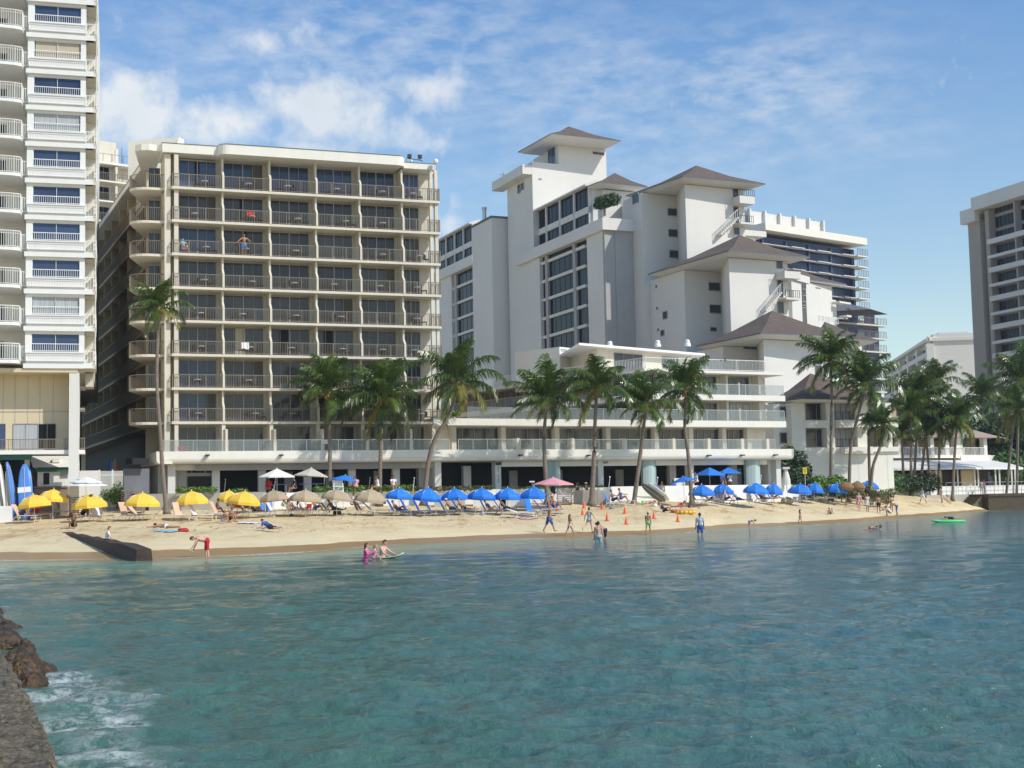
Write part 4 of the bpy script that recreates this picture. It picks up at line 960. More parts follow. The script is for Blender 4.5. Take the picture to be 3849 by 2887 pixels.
# two upper rows of set-back glazing with sloping tops
for (pa_, pb2, n, t0) in ((2012, 2225, 4, band1), (1650, 1782, 4, b2[1])):
    sA_, sB_ = sy(pa_, 900, 1.2)[0], sy(pb2, 900, 1.2)[0]
    for i in range(n):
        q0 = sA_ + (sB_ - sA_) * i / n; q1 = sA_ + (sB_ - sA_) * (i + 1) / n - .35
        window(hk, FL, q0, q1, t0 - .1, t0 + 2.2, 1.2, 3, 'glass_black', 'dark_metal'); window(hk, FL, q0, q1, t0 + 3.1, t0 + 6.0, 1.2, 3, 'glass_black', 'dark_metal')
        m = MB(); m.prof(FL, [(.4, t0 + 6.0), (.4, t0 + 6.25), (2.4, t0 + 6.9), (2.4, t0 + 6.0)], q0 - .1, q1 + .2); m.box(FL, q1, q1 + .35, .9, 3, t0 - .1, t0 + 6); part('dormer', m, 'white_stucco', hk)
    m = MB(); m.box(FL, sA_ - .2, sB_, .9, 3, t0 + 2.2, t0 + 3.1); part('parapet', m, 'white_stucco', hk)
    m = MB(); m.box(FL, sA_ - .2, sB_ + .4, 1.3, 8, t0 - 1, t0 + 6.05); part('wall', m, 'white_stucco', hk)
# recessed bay between wing L and tier M
c1 = Vector(FL.w(LL_, 0, 0)[:2]); c2 = hit(c1, U5, 2352, 1000); m = MB(); fr_ = frame2(c1, c2)
m.prism([c1, c2 + U5 * .6, c2 + U5 * .6 + W5 * 9, c1 + W5 * 9 + U5 * 2], 2.3, band0 - .01); part('wall', m, 'grey_wall', hk)  # shade cast by the neighbouring block put into the grey wall colour
m = MB(); m.prism([c1 - U5 * .4 - W5 * .45, c2 + U5 * .6 - W5 * .45, c2 + U5 * .6 + W5 * 4, c1 + W5 * 4 - U5 * .3], band0 + .003, band1 - .003); part('parapet', m, 'white_stucco', hk)
for k in range(7):
    y0 = 835 + k * 77; hwin(fr_, 2340 + k * 2.2, y0, 2353 + k * 2.2, y0 + 62, 1, 'glass_black')
m = MB(); q0_ = c1 + U5 * 2.6 + W5 * 5; m.prism([q0_, q0_ + U5 * 5, q0_ + U5 * 5 + W5 * 3, q0_ + W5 * 3], band1 - .5, fr_.z(2300, 708, 4)); part('wall', m, 'white_stucco', hk)
hip([(2206, 700), (2250, 682), (2434, 700)], 189, (2311, 650), 196, .35)
# tier P: lowest, nearest block
c_ = P(2930, 1600, 145).xy; up_ = Vector((math.cos(R(16)), math.sin(R(16)))); e_ = hit(c_, up_, 3352, 1600); Fp = frame2(c_, e_); Lp = (e_ - c_).length
zPe = hip([(2885, 1513), (3005, 1495), (3340, 1499)], 143, (3046, 1403), 151, .35)
m = MB(); m.box(Fp, 0, Lp, 1.3, 13, 2.3, zPe - .35)
for p0, p1 in ((2976, 3027), (3107, 3137), (3222, 3262), (3330, 3352)): m.box(Fp, Fp.s(p0, 1600), Fp.s(p1, 1600), 0, 1.31, 2.32, zPe - .36)
m.box(Fp, Fp.s(3000, 1750), Lp, .02, 1.32, 2.31, Fp.z(3100, 1682)); part('wall', m, 'pale_stucco', hk)
m = MB(); zb = Fp.z(3100, 1608), Fp.z(3100, 1580); m.box(Fp, Fp.s(3020, 1600), Fp.s(3130, 1600), -.04, 1.3, zb[0], zb[1]); m.box(Fp, Fp.s(3140, 1600), Fp.s(3262, 1600), -.9, 1.3, zb[0], zb[1]); m.box(Fp, Fp.s(3262, 1600) + .01, Lp + .6, -.3, 1.3, zb[0] + .003, zb[1] - .003)
zb2 = Fp.z(3200, 1706), Fp.z(3200, 1681); m.box(Fp, Fp.s(3160, 1690), Fp.s(3266, 1690), -.9, .5, *zb2); m.box(Fp, Fp.s(3266, 1690) + .01, Lp + .5, -.3, .5, zb2[0] + .2, zb2[1]); part('balcony', m, 'pale_stucco', hk)
for y0, y1 in ((1513, 1579), (1611, 1681)):
    for p0, p1, n, g in ((3028, 3106, 2, 'glass_dark'), (3137, 3222, 4, 'curtain'), (3263, 3328, 2, 'glass_dark')): hwin(Fp, p0, y0, p1, y1, n, g, 1.25)
    m = MB(); a0, z1 = Fp.loc(3137, y0, .3); a1, z0 = Fp.loc(3222, y1, .3); rail(m, Fp, a0, a1, .3, z0, .9, .3, 2, .03); part('railing', m, 'dark_metal', hk)
    hwin(Fp, 2930, y0 + 14, 2973, y0 + 56, 1, 'glass_dark', 1.26)
m = MB(); a, z = Fp.loc(3350, 1512); m.box(Fp, Lp - .5, Lp + 1.1, .8, 9, zb[1] - .1, Fp.z(3340, 1530)); part('wall', m, 'tan_stucco', hk)
# ================================================================= navy glass tower behind
nv = root('navy_tower', 'dark blue glass tower with thin white balcony slabs behind the stepped hotel', 'tower', tuple(P(3050, 1850, 235).xy) + (1.7,))
FN = frame2(P(2865, 1000, 225), P(3222, 1000, 240)); LN = FN.s(3222, 1000)
m = MB(); m.box(FN, 0, LN, .6, 18, 1.7, FN.z(3000, 905)); part('wall', m, 'glass_navy', nv)
m = MB(); m.box(FN, -.2, FN.s(3240, 940), -1.2, 18, FN.z(3150, 912), FN.z(3150, 886)); part('parapet', m, 'pale_stucco', nv)
m = MB(); a1 = FN.s(3060, 850, 4); m.box(FN, -1, a1, 2.2, 12, FN.z(3000, 880, 4), FN.z(3000, 833, 4))
for i in range(6): a = -.6 + (a1 + .4) * i / 5; m.box(FN, a - .2, a + .2, 1.6, 2.19, FN.z(3000, 886, 4), FN.z(3000, 828, 4) - .01)
part('penthouse', m, 'white_stucco', nv)
stp2 = (FN.z(3150, 955) - FN.z(3150, 995)); zt = FN.z(3150, 955)
for k in range(7):
    z = zt - k * stp2; m = MB()
    m.box(FN, 0, FN.s(3240, 1000) , -.3, .7, z - .09, z); m.box(FN, LN - 1.3, FN.s(3243, 1000), -1.2, 2, z - .2, z + .01)
    for i in range(3): a = LN * (.27 + .27 * i); m.box(FN, a, a + LN * .13, -.8, .7, z - .11, z + .012)
    part('balcony_slab', m, 'white_stucco', nv)
    m = MB(); rail(m, FN, LN - 1.2, FN.s(3243, 1000), -1.15, z, 1.2, .4, 1, .06); part('railing', m, 'rail_metal', nv)
m = MB()
for i in range(5): a = LN * (.03 + .235 * i); m.box(FN, a - .1, a + .1, .3, .62, 1.7, FN.z(3000, 912))
part('mullion', m, 'blue_grey', nv)
ze = P(3190, 1190, 215); 
m = MB(); e = [G(3120, 1170, ze.z), ze, G(3338, 1182, ze.z)]; bk = e[0] + (e[2] - e[1]); ap = P(3165, 1135, 226); e.append(bk)
for i in range(4): m.q(e[i], e[(i + 1) % 4], ap)
m.q(*e[::-1]); part('roof', m, 'roof_tar', nv)
FN2 = frame2(P(3150, 1300, 218), P(3312, 1300, 224)); L2 = FN2.s(3305, 1300)
m = MB(); m.box(FN2, 0, L2, 0, 14, 1.7, ze.z - .2); part('wall', m, 'blue_grey', nv)
for k in range(7):
    y = 1222 + k * 50; z = FN2.z(3260, y); m = MB(); m.box(FN2, 0, FN2.s(3316, y), -1, .1, z - .2, z); part('balcony_slab', m, 'white_stucco', nv)
    m = MB(); rail(m, FN2, L2 * .4, FN2.s(3315, y), -.95, z, 1.1, .35, 2, .05); part('railing', m, 'rail_metal', nv)
    for p0, p1 in ((3188, 3225), (3248, 3288)): window(nv, FN2, FN2.s(p0, y), FN2.s(p1, y), z + .05, z + 1.75, 0, 2, 'glass_navy')
# ================================================================= far white hotel
fh_ = root('distant_hotel', 'pale distant slab hotel with rows of small balconies above the palm tops', 'hotel', tuple(P(3480, 1850, 360).xy) + (1.7,))
FF = frame2(P(3327, 1400, 400), P(3492, 1400, 330)); LF = FF.s(3492, 1400)
m = MB(); m.box(FF, 0, LF, 1.2, 14, 1.7, FF.z(3492, 1253)); part('wall', m, 'white_stucco', fh_)
FF2 = frame2(P(3492, 1400, 330), P(3620, 1400, 332)); m = MB(); dF = -FF.u; g0 = Vector(FF2.w(0.05, 0, 0)[:2]); g1 = Vector(FF2.w(FF2.s(3590, 1300), 0, 0)[:2]); m.prism([g0, g1, g1 + dF * 14, g0 + dF * 14 + Vector((1.6, 0))], 1.7, FF2.z(3550, 1262)); m.prism([g0 - FF2.n * .8, g1 + FF2.u - FF2.n * .8, g1 + FF2.u + dF * 14, g0 + dF * 14 + Vector((1.5, 0))], FF2.z(3550, 1282), FF2.z(3550, 1268)); m.box(FF2, FF2.s(3590, 1400) + .1, FF2.s(3670, 1400), 2, 10, 1.7, FF2.z(3640, 1345)); part('wall', m, 'white_stucco', fh_)
m = MB(); m.box(FF, 0, LF + .5, -.4, 14.4, FF.z(3492, 1280), FF.z(3492, 1268)); m.box(FF, LF * .55, LF * .97, 3, 10, FF.z(3492, 1268), FF.z(3492, 1243)); part('parapet', m, 'white_stucco', fh_)
zt = FF.z(3492, 1290)
for k in range(11):
    z = zt - 2.75 * (k + 1); m = MB(); m.box(FF, 0, LF, -.3, 1.3, z - .25, z); m.box(FF, 0, LF, -.3, -.2, z, z + .9); part('balcony_slab', m, 'white_stucco', fh_)
    for i in range(5): a = LF * (i + .08) / 5; window(fh_, FF, a, a + LF * .13, z + .9, z + 2.4, 1.1, 1, 'glass_navy')
m = MB()
for i in range(6): a = LF * i / 5; m.box(FF, a - 1.3, a + .6, -.4, 1.3, 1.7, zt)
part('pier', m, 'white_stucco', fh_)
for k in range(6):
    z = FF2.z(3640, 1350) - 2.75 * (k + 1) ; m = MB(); m.box(FF2, FF2.s(3590, 1400), FF2.s(3672, 1400), .5, 2, z - .2, z + .5); part('balcony_slab', m, 'white_stucco', fh_)
    window(fh_, FF2, FF2.s(3600, 1400, 2) + .5, FF2.s(3660, 1400, 2), z + .6, z + 2.3, 1.98, 5, 'glass_navy')
# ================================================================= tall tower at the right edge
rt_ = root('tall_hotel_tower', 'tall beige hotel tower with banded balconies cut by the right edge of the frame', 'hotel tower', tuple(P(3760, 1850, 285).xy) + (1.7,))
Wd = Vector((-.34, .94)).normalized()
cn = P(4150, 1000, 238).xy; fn = hit(cn, Wd, 3722, 1000); FR = frame2(fn, cn); Lr = (cn - fn).length
fe = hit(fn, Wd, 3650, 1000); FE = frame2(fe, fn); Le = (fn - fe).length
zrt = FR.z(3849, 690)
m = MB(); m.box(FR, -.01, Lr, 1.5, 20, 1.7, zrt - 2.2); m.box(FE, 0, Le * .62, -.3, 18, 1.7, zrt - 3.2); m.box(FE, Le * .62, Le + .01, 1.2, 18, 1.7, zrt - 3); m.box(FE, Le * .86, Le + .3, -.1, 1.3, 1.7, zrt - 2.9); part('wall', m, 'taupe_wall', rt_)
m = MB(); m.box(FR, -Le * .5, Lr + 2, -1.6, 21, zrt - 2.6, zrt); m.box(FE, -.9, Le * .62, -1.4, 19, zrt - 4.6, zrt - 1.9); part('parapet', m, 'white_stucco', rt_)
zt = FR.z(3760, 905)
for k in range(-2, 19):
    z = zt - k * 2.78
    if k > -1:
        m = MB(); 
        m.box(FR, 0, Lr, -.5, .4, z - .2, z + (.75 if k % 2 == 0 else .35))
        part('balcony_slab', m, 'white_stucco', rt_)
    m = MB()
    for i in range(4):
        a = Lr * (i + .02) / 4; window(rt_, FR, a + .3, a + Lr / 4 - .3, z + .2, z + 2.45, 1.4, 6, 'glass_black')
m = MB()
for i in range(5): a = Lr * i / 4; m.box(FR, a - .2, a + .2, .1, 1.55, 1.7, zrt - 2.4)
part('pier', m, 'grey_wall', rt_)
# ================================================================= low dining pavilion at the right
dn = root('dining_pavilion', 'low pavilion with pink-brown roof, pale columns and broad white canopy beyond the palms', 'pavilion', tuple(P(3550, 1830, 190).xy) + (2.3,))
FD = frame2(P(3350, 1700, 182), P(3735, 1700, 192)); LD = FD.s(3715, 1700)
mat('pink_roof', (.40, .29, .24), .85, .15, 1.2); 
m = MB(); z1, z0 = FD.z(3500, 1645), FD.z(3500, 1738); m.box(FD, -1, LD, 2.2, 12, 2.3, z1); part('wall', m, 'pale_stucco', dn)
m = MB()
for px in (3380, 3440, 3500, 3557, 3600, 3700): s = FD.s(px, 1680); w = .35 if px != 3600 else .8; m.box(FD, s - w, s + w, -.2, .5, FD.z(3500, 1716), z1)
m.box(FD, -1, LD, -.4, 2.3, FD.z(3500, 1722), FD.z(3500, 1711)); m.box(FD, LD - 6, LD + 3, -.5, 3, FD.z(3700, 1735), FD.z(3700, 1712)); part('column', m, 'pale_stucco', dn)
m = MB(); m.box(FD, -1, LD - .3, 2.05, 2.2, FD.z(3500, 1711), z1 - .05); part('window_band', m, 'glass_dark', dn)
m = MB(); m.box(FD, -1, LD - .3, 1.95, 2.04, FD.z(3500, 1711), z1 - .3); part('curtain', m, 'stack_brown', dn)
m = MB(); rail(m, FD, -1, LD - 1, -.35, FD.z(3500, 1711), 1.05, .25, 8, .05); part('railing', m, 'white_metal', dn)
m = MB(); e = [Vector(FD.w(-2, -1.2, z1)), Vector(FD.w(LD + 1.8, -1.2, z1)), Vector(FD.w(LD + 1.8, 13, z1)), Vector(FD.w(-2, 13, z1))]; r0, r1 = Vector(FD.w(2, 6, FD.z(3400, 1560, 6))), Vector(FD.w(LD - 8, 6, FD.z(3560, 1560, 6)))
m.q(e[0], e[1], r1, r0); m.q(e[1], e[2], r1); m.q(e[2], e[3], r0, r1); m.q(e[3], e[0], r0); m.q(*e[::-1]); part('roof', m, 'pink_roof', dn)
m = MB(); zc = P(3560, 1757, 173).z
pts = [G(3340, 1763, zc), G(3352 + 250, 1757, zc), G(3846, 1747, zc), G(3700, 1741, zc), G(3352, 1738, zc + .0)]
cn_ = P(3352, 1762, 174); a = [Vector((cn_.x, cn_.y, zc)), P(3600, 1757, 174), P(3846, 1747, 186), Vector(FD.w(LD + 2, 0, 0)), Vector(FD.w(-1, 0, 0))]
low = [Vector((p.x, p.y, zc)) for p in a[:3]]; hi = [Vector((p.x, p.y, zc + 1.25)) for p in a[3:]]; 
m.q(low[0], low[1], low[2], hi[0], hi[1])
for i in range(2): m.q(low[i] - Vector((0, 0, .25)), low[i + 1] - Vector((0, 0, .25)), low[i + 1], low[i])
m.q(*[p - Vector((0, 0, .22)) for p in (low + hi)][::-1]); part('canopy', m, 'white_paint', dn)
m = MB(); zg = 2.4
for px in (3585, 3600, 3664, 3677, 3742, 3757, 3803, 3816, 3520): p = P(px, 1800, 175 + (px - 3500) * .03); m.box(WF, p.x - .09, p.x + .09, p.y - .09, p.y + .09, zg, zc - .22)
part('post', m, 'white_metal', dn)
m = MB(); q = frame2(P(3345, 1800, 181), P(3849, 1800, 193)); m.box(q, 0, 18, 0, .3, 2.3, zc); part('back_wall', m, 'glass_black', dn)
for px in (3515, 3640): p = P(px, 1800, 180); m = MB(); m.box(WF, p.x - .9, p.x + .9, p.y, p.y + .3, 2.4, zc - .3); part('partition', m, 'beige_panel', dn)
# ================================================================= VEGETATION
def rv(r): return Vector(r.normal(size=3))
def crown_mesh(seed, nf=26, wind=-.22, droopk=1.0):
    r = np.random.default_rng(seed); V = []; Fc = []; T = []
    def add(pts, tone):
        n = len(V); V.extend([tuple(p) for p in pts]); Fc.append(tuple(range(n, n + len(pts)))); T.extend([tone] * len(pts))
    for i in range(nf):
        az_ = i * 2.39996 + r.uniform(-.3, .3); f = i / (nf - 1)
        e0 = R(88 - 112 * f ** 1.15 + r.uniform(-14, 14)); L = (.82 + .25 * math.sin(math.pi * min(1, f * 1.15))) * r.uniform(.78, 1.15)
        dr = R(62 + 34 * f + r.uniform(-12, 12)) * droopk; tone = .0 if f < .75 else r.choice([0, .15, .5, .8], p=[.3, .2, .2, .3])
        hd = Vector((math.cos(az_), math.sin(az_), 0)); p = Vector((0, 0, .0)); ns = 12; pts = []
        for k in range(ns + 1):
            s = k / ns; e = e0 - dr * s ** 1.4; d = hd * math.cos(e) + Vector((0, 0, math.sin(e))) + Vector((wind * s * 1.3, -.05 * s, 0)); d.normalize()
            pts.append((p.copy(), d)); p = p + d * (L / ns)
        for k in range(ns):
            (p0, d0), (p1, d1) = pts[k], pts[k + 1]; w0 = .013 * (1 - k / ns) + .003; w1 = .013 * (1 - (k + 1) / ns) + .003
            sd = d0.cross(Vector((0, 0, 1))); sd = sd.normalized() if sd.length > .01 else Vector((1, 0, 0)); u_ = sd.cross(d0)
            add([p0 - sd * w0, p0 + sd * w0, p1 + sd * w1, p1 - sd * w1], tone + .25); add([p0 - u_ * w0, p0 + u_ * w0, p1 + u_ * w1, p1 - u_ * w1], tone + .25)
        nl = 44
        for j in range(nl):
            s = .14 + .86 * (j + .5) / nl; q = s * ns; k = min(ns - 1, int(q)); t = q - k
            p0 = pts[k][0].lerp(pts[k + 1][0], t); d0 = pts[k][1]
            sd = d0.cross(Vector((0, 0, 1))); sd = sd.normalized() if sd.length > .01 else Vector((1, 0, 0)); u_ = sd.cross(d0)
            ll = L * .31 * (math.sin(math.pi * (s * .86 + .10)) ** .6) * r.uniform(.8, 1.12)
            for sg in (-1, 1):
                dd_ = (sd * sg * .80 + d0 * (.42 + .4 * s) + u_ * .22 + Vector((wind * .7, 0, -.30 - .2 * f)) + rv(r) * .12).normalized()
                d2 = (dd_ * .7 + Vector((wind * .5, 0, -.75))).normalized(); w = .0125
                b = d0 * w; m1 = p0 + dd_ * ll * .55; tip = m1 + d2 * ll * .5
                add([p0 - b, p0 + b, m1 + b * .9, m1 - b * .9], tone); add([m1 - b * .9, m1 + b * .9, tip + b * .15, tip - b * .15], tone)
    me = bpy.data.meshes.new('crown'); me.from_pydata(V, [], Fc); me.materials.append(MATS['palm_leaf'])
    at = me.attributes.new('tone', 'FLOAT', 'POINT'); at.data.foreach_set('value', np.array(T, np.float32)); return me
CR = [crown_mesh(3, 24), crown_mesh(8, 22, -.38), crown_mesh(15, 25, -.2), crown_mesh(22, 21, -.36, 1.12), crown_mesh(31, 22, -.42, .9)]
CR[0]['x'] = 1
def palm(path, D, rad, label, seed, group, hang=True, cm=None, rb=.19, rt2=.12, slope=0.):
    r = np.random.default_rng(seed); n = len(path)
    pts = [P(px, py, D + slope * i) for i, (px, py) in enumerate(path)]
    g = pts[-1]; gz_ = min(gzf(g.x, g.y) + .3, g.z); base = Vector((g.x, g.y, gz_ - .3))
    # smooth curve
    pp = pts[::-1]; pp[0] = base; fine = []
    for i in range(len(pp) - 1):
        p0 = pp[max(0, i - 1)]; p1 = pp[i]; p2 = pp[i + 1]; p3 = pp[min(len(pp) - 1, i + 2)]
        for k in range(7):
            t = k / 7; fine.append(.5 * ((2 * p1) + (p2 - p0) * t + (2 * p0 - 5 * p1 + 4 * p2 - p3) * t * t + (3 * p1 - p0 - 3 * p2 + p3) * t ** 3))
    fine.append(pp[-1]); N = len(fine)
    rr = [(rb + (rt2 - rb) * (i / (N - 1)) ** .7 + rb * .9 * max(0, 1 - i / (N * .09)) ** 2) * (1 + .05 * math.sin(i * 2.1)) for i in range(N)]
    rt = root('coconut_palm', label, 'palm tree', tuple(base), group)
    m = MB(); m.tube(fine, rr, 9); tr_ = part('trunk', m, 'palm_trunk', rt, True)
    me = CR[cm if cm is not None else seed % len(CR)]; c = bpy.data.objects.new('crown', me); COL.objects.link(c); c.parent = rt
    c.location = fine[-1] - base + Vector((0, 0, .25)); rad *= 1.15; c.scale = (rad, rad, rad * 1.12); c.rotation_euler = (r.uniform(-.08, .08), r.uniform(-.08, .08), r.uniform(-.5, .5) + (seed % 3 - 1) * .12)
    t = fine[-1]; m = MB(); m.ell(t + Vector((0, 0, .02)), (.2, .2, .42), 8, 6)
    for k in range(7): a = k * .9; m.ell(t + Vector((.24 * math.cos(a), .24 * math.sin(a), -.12 + .05 * (k % 3))), (.12, .12, .15), 7, 5)
    part('crown_heart', m, 'palm_heart', rt, True); return rt
PG = 'coconut palms in front of the hotels'
palm([(597, 1172), (592, 1290), (590, 1450), (603, 1640), (612, 1780), (627, 1918)], 100.5, 2.2, 'tall lone palm with thin curved trunk beside the yellow umbrellas', 3, PG, rb=.17, cm=0)
palm([(1236, 1490), (1238, 1600), (1240, 1720), (1238, 1850)], 110, 3.2, 'palm with windswept crown rising behind the beige umbrellas, left of two', 8, PG, cm=1)
palm([(1442, 1515), (1434, 1600), (1430, 1720), (1425, 1850)], 110, 3.5, 'palm with widely drooping fronds just left of the leaning palm', 15, PG, cm=2)
palm([(1722, 1452), (1690, 1560), (1640, 1640), (1610, 1740), (1592, 1860)], 110.5, 3.5, 'palm leaning to the right over the corner of the cream hotel', 22, PG, cm=0, rb=.22)
palm([(2055, 1520), (2046, 1620), (2047, 1720), (2058, 1875)], 112, 3.1, 'palm with upright feathery crown above the pink umbrella', 36, PG, cm=4, rb=.2)
palm([(2243, 1475), (2236, 1600), (2232, 1740), (2222, 1888)], 112, 3.2, 'palm with swollen leaning foot beside the women in black', 11, PG, cm=3, rb=.24)
palm([(2428, 1535), (2415, 1640), (2400, 1760), (2380, 1892)], 114, 2.9, 'palm with bright green crown and a surfboard leaning against its foot', 17, PG, cm=1, rb=.22)
palm([(2578, 1480), (2574, 1600), (2588, 1720), (2600, 1840)], 117, 3.0, 'palm in front of the terraces just behind the lifeguard chair', 29, PG, cm=2)
PR = 'coconut palms at the right of the beach'
for i, (pth, D, rad, lab) in enumerate([
    ([(3122, 1370), (3126, 1480), (3124, 1640), (3120, 1780)], 142, 3.6, 'tall straight palm before the low roofed block, crown against the brown roof'),
    ([(3250, 1462), (3226, 1560), (3198, 1680), (3188, 1800)], 142, 3.9, 'palm leaning right with golden crown heart over the lower brown roof'),
    ([(3318, 1612), (3308, 1680), (3280, 1760), (3268, 1806)], 143, 2.3, 'small palm with thin curved trunk at the corner of the pale block'),
    ([(3265, 1600), (3266, 1700), (3268, 1780)], 144, 1.2, 'slim bare-looking palm stem against the pale block wall'),
    ([(3388, 1640), (3392, 1700), (3394, 1765)], 167, 2.4, 'short palm with drooping yellow-green crown left of the trunk cluster'),
    ([(3452, 1500), (3446, 1620), (3430, 1800)], 168, 3.8, 'tallest palm of the right-hand cluster, above the pavilion roof'),
    ([(3425, 1560), (3424, 1680), (3424, 1825)], 166, 3.2, 'straight palm with dark crown on the left of the pavilion cluster'),
    ([(3496, 1555), (3478, 1660), (3452, 1785)], 169, 3.6, 'palm leaning right in front of the pavilion columns'),
    ([(3476, 1600), (3486, 1700), (3500, 1800)], 170, 2.6, 'palm crossing behind the leaning one at the pavilion'),
    ([(3532, 1620), (3530, 1700), (3526, 1790)], 168, 2.9, 'palm with shaggy dark crown in front of the pavilion canopy'),
    ([(3598, 1590), (3590, 1680), (3576, 1815)], 166, 3.7, 'palm with wide drooping crown right of the pavilion cluster'),
    ([(3530, 1440), (3536, 1540), (3540, 1640)], 205, 3.5, 'distant palm standing up behind the pavilion roof'),
    ([(3690, 1500), (3694, 1600), (3700, 1700)], 205, 3.8, 'dim palm among the dark trees by the right tower'),
    ([(3818, 1560), (3802, 1660), (3772, 1800)], 172, 4.0, 'palm leaning right near the right edge of the beach'),
    ([(3838, 1440), (3828, 1560), (3815, 1790)], 176, 4.2, 'tall palm with bright crown at the right edge of the frame')]):
    palm(pth, D, rad, lab, 40 + i * 7, PR, cm=i % 5, rb=.19, rt2=.13)
def leafy(blobs, n, size, seed, up=.3):
    r = np.random.default_rng(seed); m = MB()
    tot = sum(b[1][0] * b[1][1] * b[1][2] for b in blobs) ** 1
    for c, rad in blobs:
        k = int(n * (rad[0] * rad[1] * rad[2]) / tot) + 4
        for _ in range(k):
            d = rv(r).normalized(); q = r.uniform(.45, 1.) ** .5; p = Vector(c) + Vector((d.x * rad[0], d.y * rad[1], d.z * rad[2])) * q * r.uniform(.85, 1.1)
            nn = (d + rv(r) * .6 + Vector((0, 0, up))).normalized(); a = nn.cross(rv(r)).normalized(); b = nn.cross(a); s = size * r.uniform(.6, 1.3)
            m.q(p - a * s, p + b * s * .45, p + a * s, p - b * s * .45)
    return m
def tree(px, py, D, w, h, label, mt, seed, n=2600, size=.28, trunk=True, name='broadleaf_tree', cat='tree', group=None):
    """px,py = base pixel; w,h crown width/height in m"""
    r = np.random.default_rng(seed); b = P(px, py, D); g = Vector((b.x, b.y, gzf(b.x, b.y)))
    th = max(.3, h * .3); rt = root(name, label, cat, tuple(g), group); m = MB(); top = g + Vector((r.uniform(-.3, .3), 0, h * .6)); 
    m.tube([g - Vector((0, 0, .2)), g.lerp(top, .5) + Vector((.1, 0, 0)), top], [.06 * h ** .9 * .5, .04 * h * .5, .02 * h * .5], 7)
    for k in range(5): a = k * 1.3 + r.uniform(0, .5); s_ = g.lerp(top, .35 + .1 * k); m.tube([s_, s_ + Vector((math.cos(a) * w * .28, math.sin(a) * w * .28, h * .25))], [.02 * h * .6, .006 * h], 5)
    part('trunk', m, 'palm_trunk', rt, True)
    bl = []
    for k in range(11):
        a = r.uniform(0, 6.28); rr_ = math.sqrt(r.uniform(0, 1)) * w * .33; hh = r.uniform(.32, .82)
        s_ = r.uniform(.5, .85) * (1.1 - abs(hh - .5)); bl.append((tuple(g + Vector((math.cos(a) * rr_, math.sin(a) * rr_ * .8, h * hh))), (w * .25 * s_ + .15, w * .25 * s_ + .15, h * .2 * s_ + .1)))
    part('crown', leafy(bl, n, size, seed), mt, rt); return rt
tree(2960, 1850, 134, 4.6, 5.6, 'dense dark tree filling the gap beside the rounded end of the terrace', 'leaf_dark', 61, 4200, .2)
tree(3010, 1830, 137, 3.4, 4.2, 'dark leafy tree behind the yellow sign post', 'leaf_dark', 62, 2600, .2)
for i, (px, w, h, lab, mt, D) in enumerate([(3075, 3.2, 2.6, 'bushy shrub at the foot of the pale block, left end', 'leaf_dark', 140.5), (3160, 2.4, 2.2, 'grey-green shrub between the tall palm and the leaning palm', 'leaf_dark', 140.5),
        (3215, 2.6, 2.5, 'pale green shrub against the block wall left of the curved palm', 'leaf_grey', 140), (3262, 2.0, 2.2, 'small pale shrub behind the curved palm stem', 'leaf_grey', 140), (3325, 3.0, 2.2, 'round pale shrub at the right corner of the block', 'leaf_grey', 140)]):
    tree(px, 1800, D, w, h, lab, mt, 70 + i, 1100, .14, name='shrub', cat='shrub', group='shrubs below the pale block')
for i, (px, D, w, h) in enumerate([(3560, 205, 9, 11), (3640, 200, 8, 11.5), (3700, 196, 8, 10), (3745, 215, 10, 14), (3790, 198, 8, 9.5), (3850, 208, 10, 13), (3620, 232, 10, 15), (3480, 215, 8, 11), (3400, 200, 6, 9.5)]):
    tree(px, 1830, D, w, h, f'broad dark tree in the grove at the right, {ORD[i]} planted', 'leaf_dark', 90 + i, 2400, .42, group='dark grove of trees behind the pavilion')
for i, o in enumerate([o for o in COL.objects if o.name.startswith('broadleaf_tree')][2:]):
    o['label'] = ['dark tree just right of the distant white hotel, behind palm crowns', 'dark tree behind the right end of the pavilion roof', 'dark tree above the canopy tip', 'tallest dark tree at the foot of the right tower', 'dark tree between the canopy tip and the right edge', 'dark tree cut by the right edge of the frame', 'dark tree farthest back in the grove, below the tower base', 'dark tree in front of the distant white hotel', 'dark tree filling the gap between the pale block and the distant hotel'][i]
# hedges, planters
def hedge(name, label, pts, w, h, z0, mt, seed, n, size, fl=0):
    bl = []; a = [Vector(p) for p in pts]
    for p, q in zip(a[:-1], a[1:]):
        L = (q - p).length; k = max(1, int(L / (w * .8)))
        for i in range(k):
            c = p.lerp(q, (i + .5) / k); bl.append(((c.x, c.y, z0 + h * .5), (w * .6, w * .5, h * .55)))
    m = leafy(bl, n, size, seed)
    if fl:
        k0 = len(m.f); m.mi = [0 if (i * 7919 % 100) > fl else 1 for i in range(k0)]
        return single(name, m, [mt, 'flower_red'], label, 'hedge')
    return single(name, m, mt, label, 'hedge')
def fpt(F, px, py, d): s, z = F.loc(px, py, d); p = F.w(s, d, 0); return (p[0], p[1], 0)
hedge('hedge', 'clipped green hedge on the wall behind the first yellow umbrellas', [P(665, 1845, 105), P(815, 1845, 106)], .8, .45, 3.45, 'leaf_bright', 201, 900, .1)
hedge('hedge', 'bright green hedge strip behind the beige and first blue umbrellas', [P(1180, 1845, 108.5), P(1560, 1845, 111)], .8, .5, 3.3, 'leaf_bright', 202, 2200, .1)
hedge('hedge', 'low hedge with red flowers on the white wall behind the blue umbrellas', [P(1520, 1845, 111), P(1850, 1845, 112.5)], .6, .4, 3.25, 'hedge_green', 203, 1500, .09, 22)
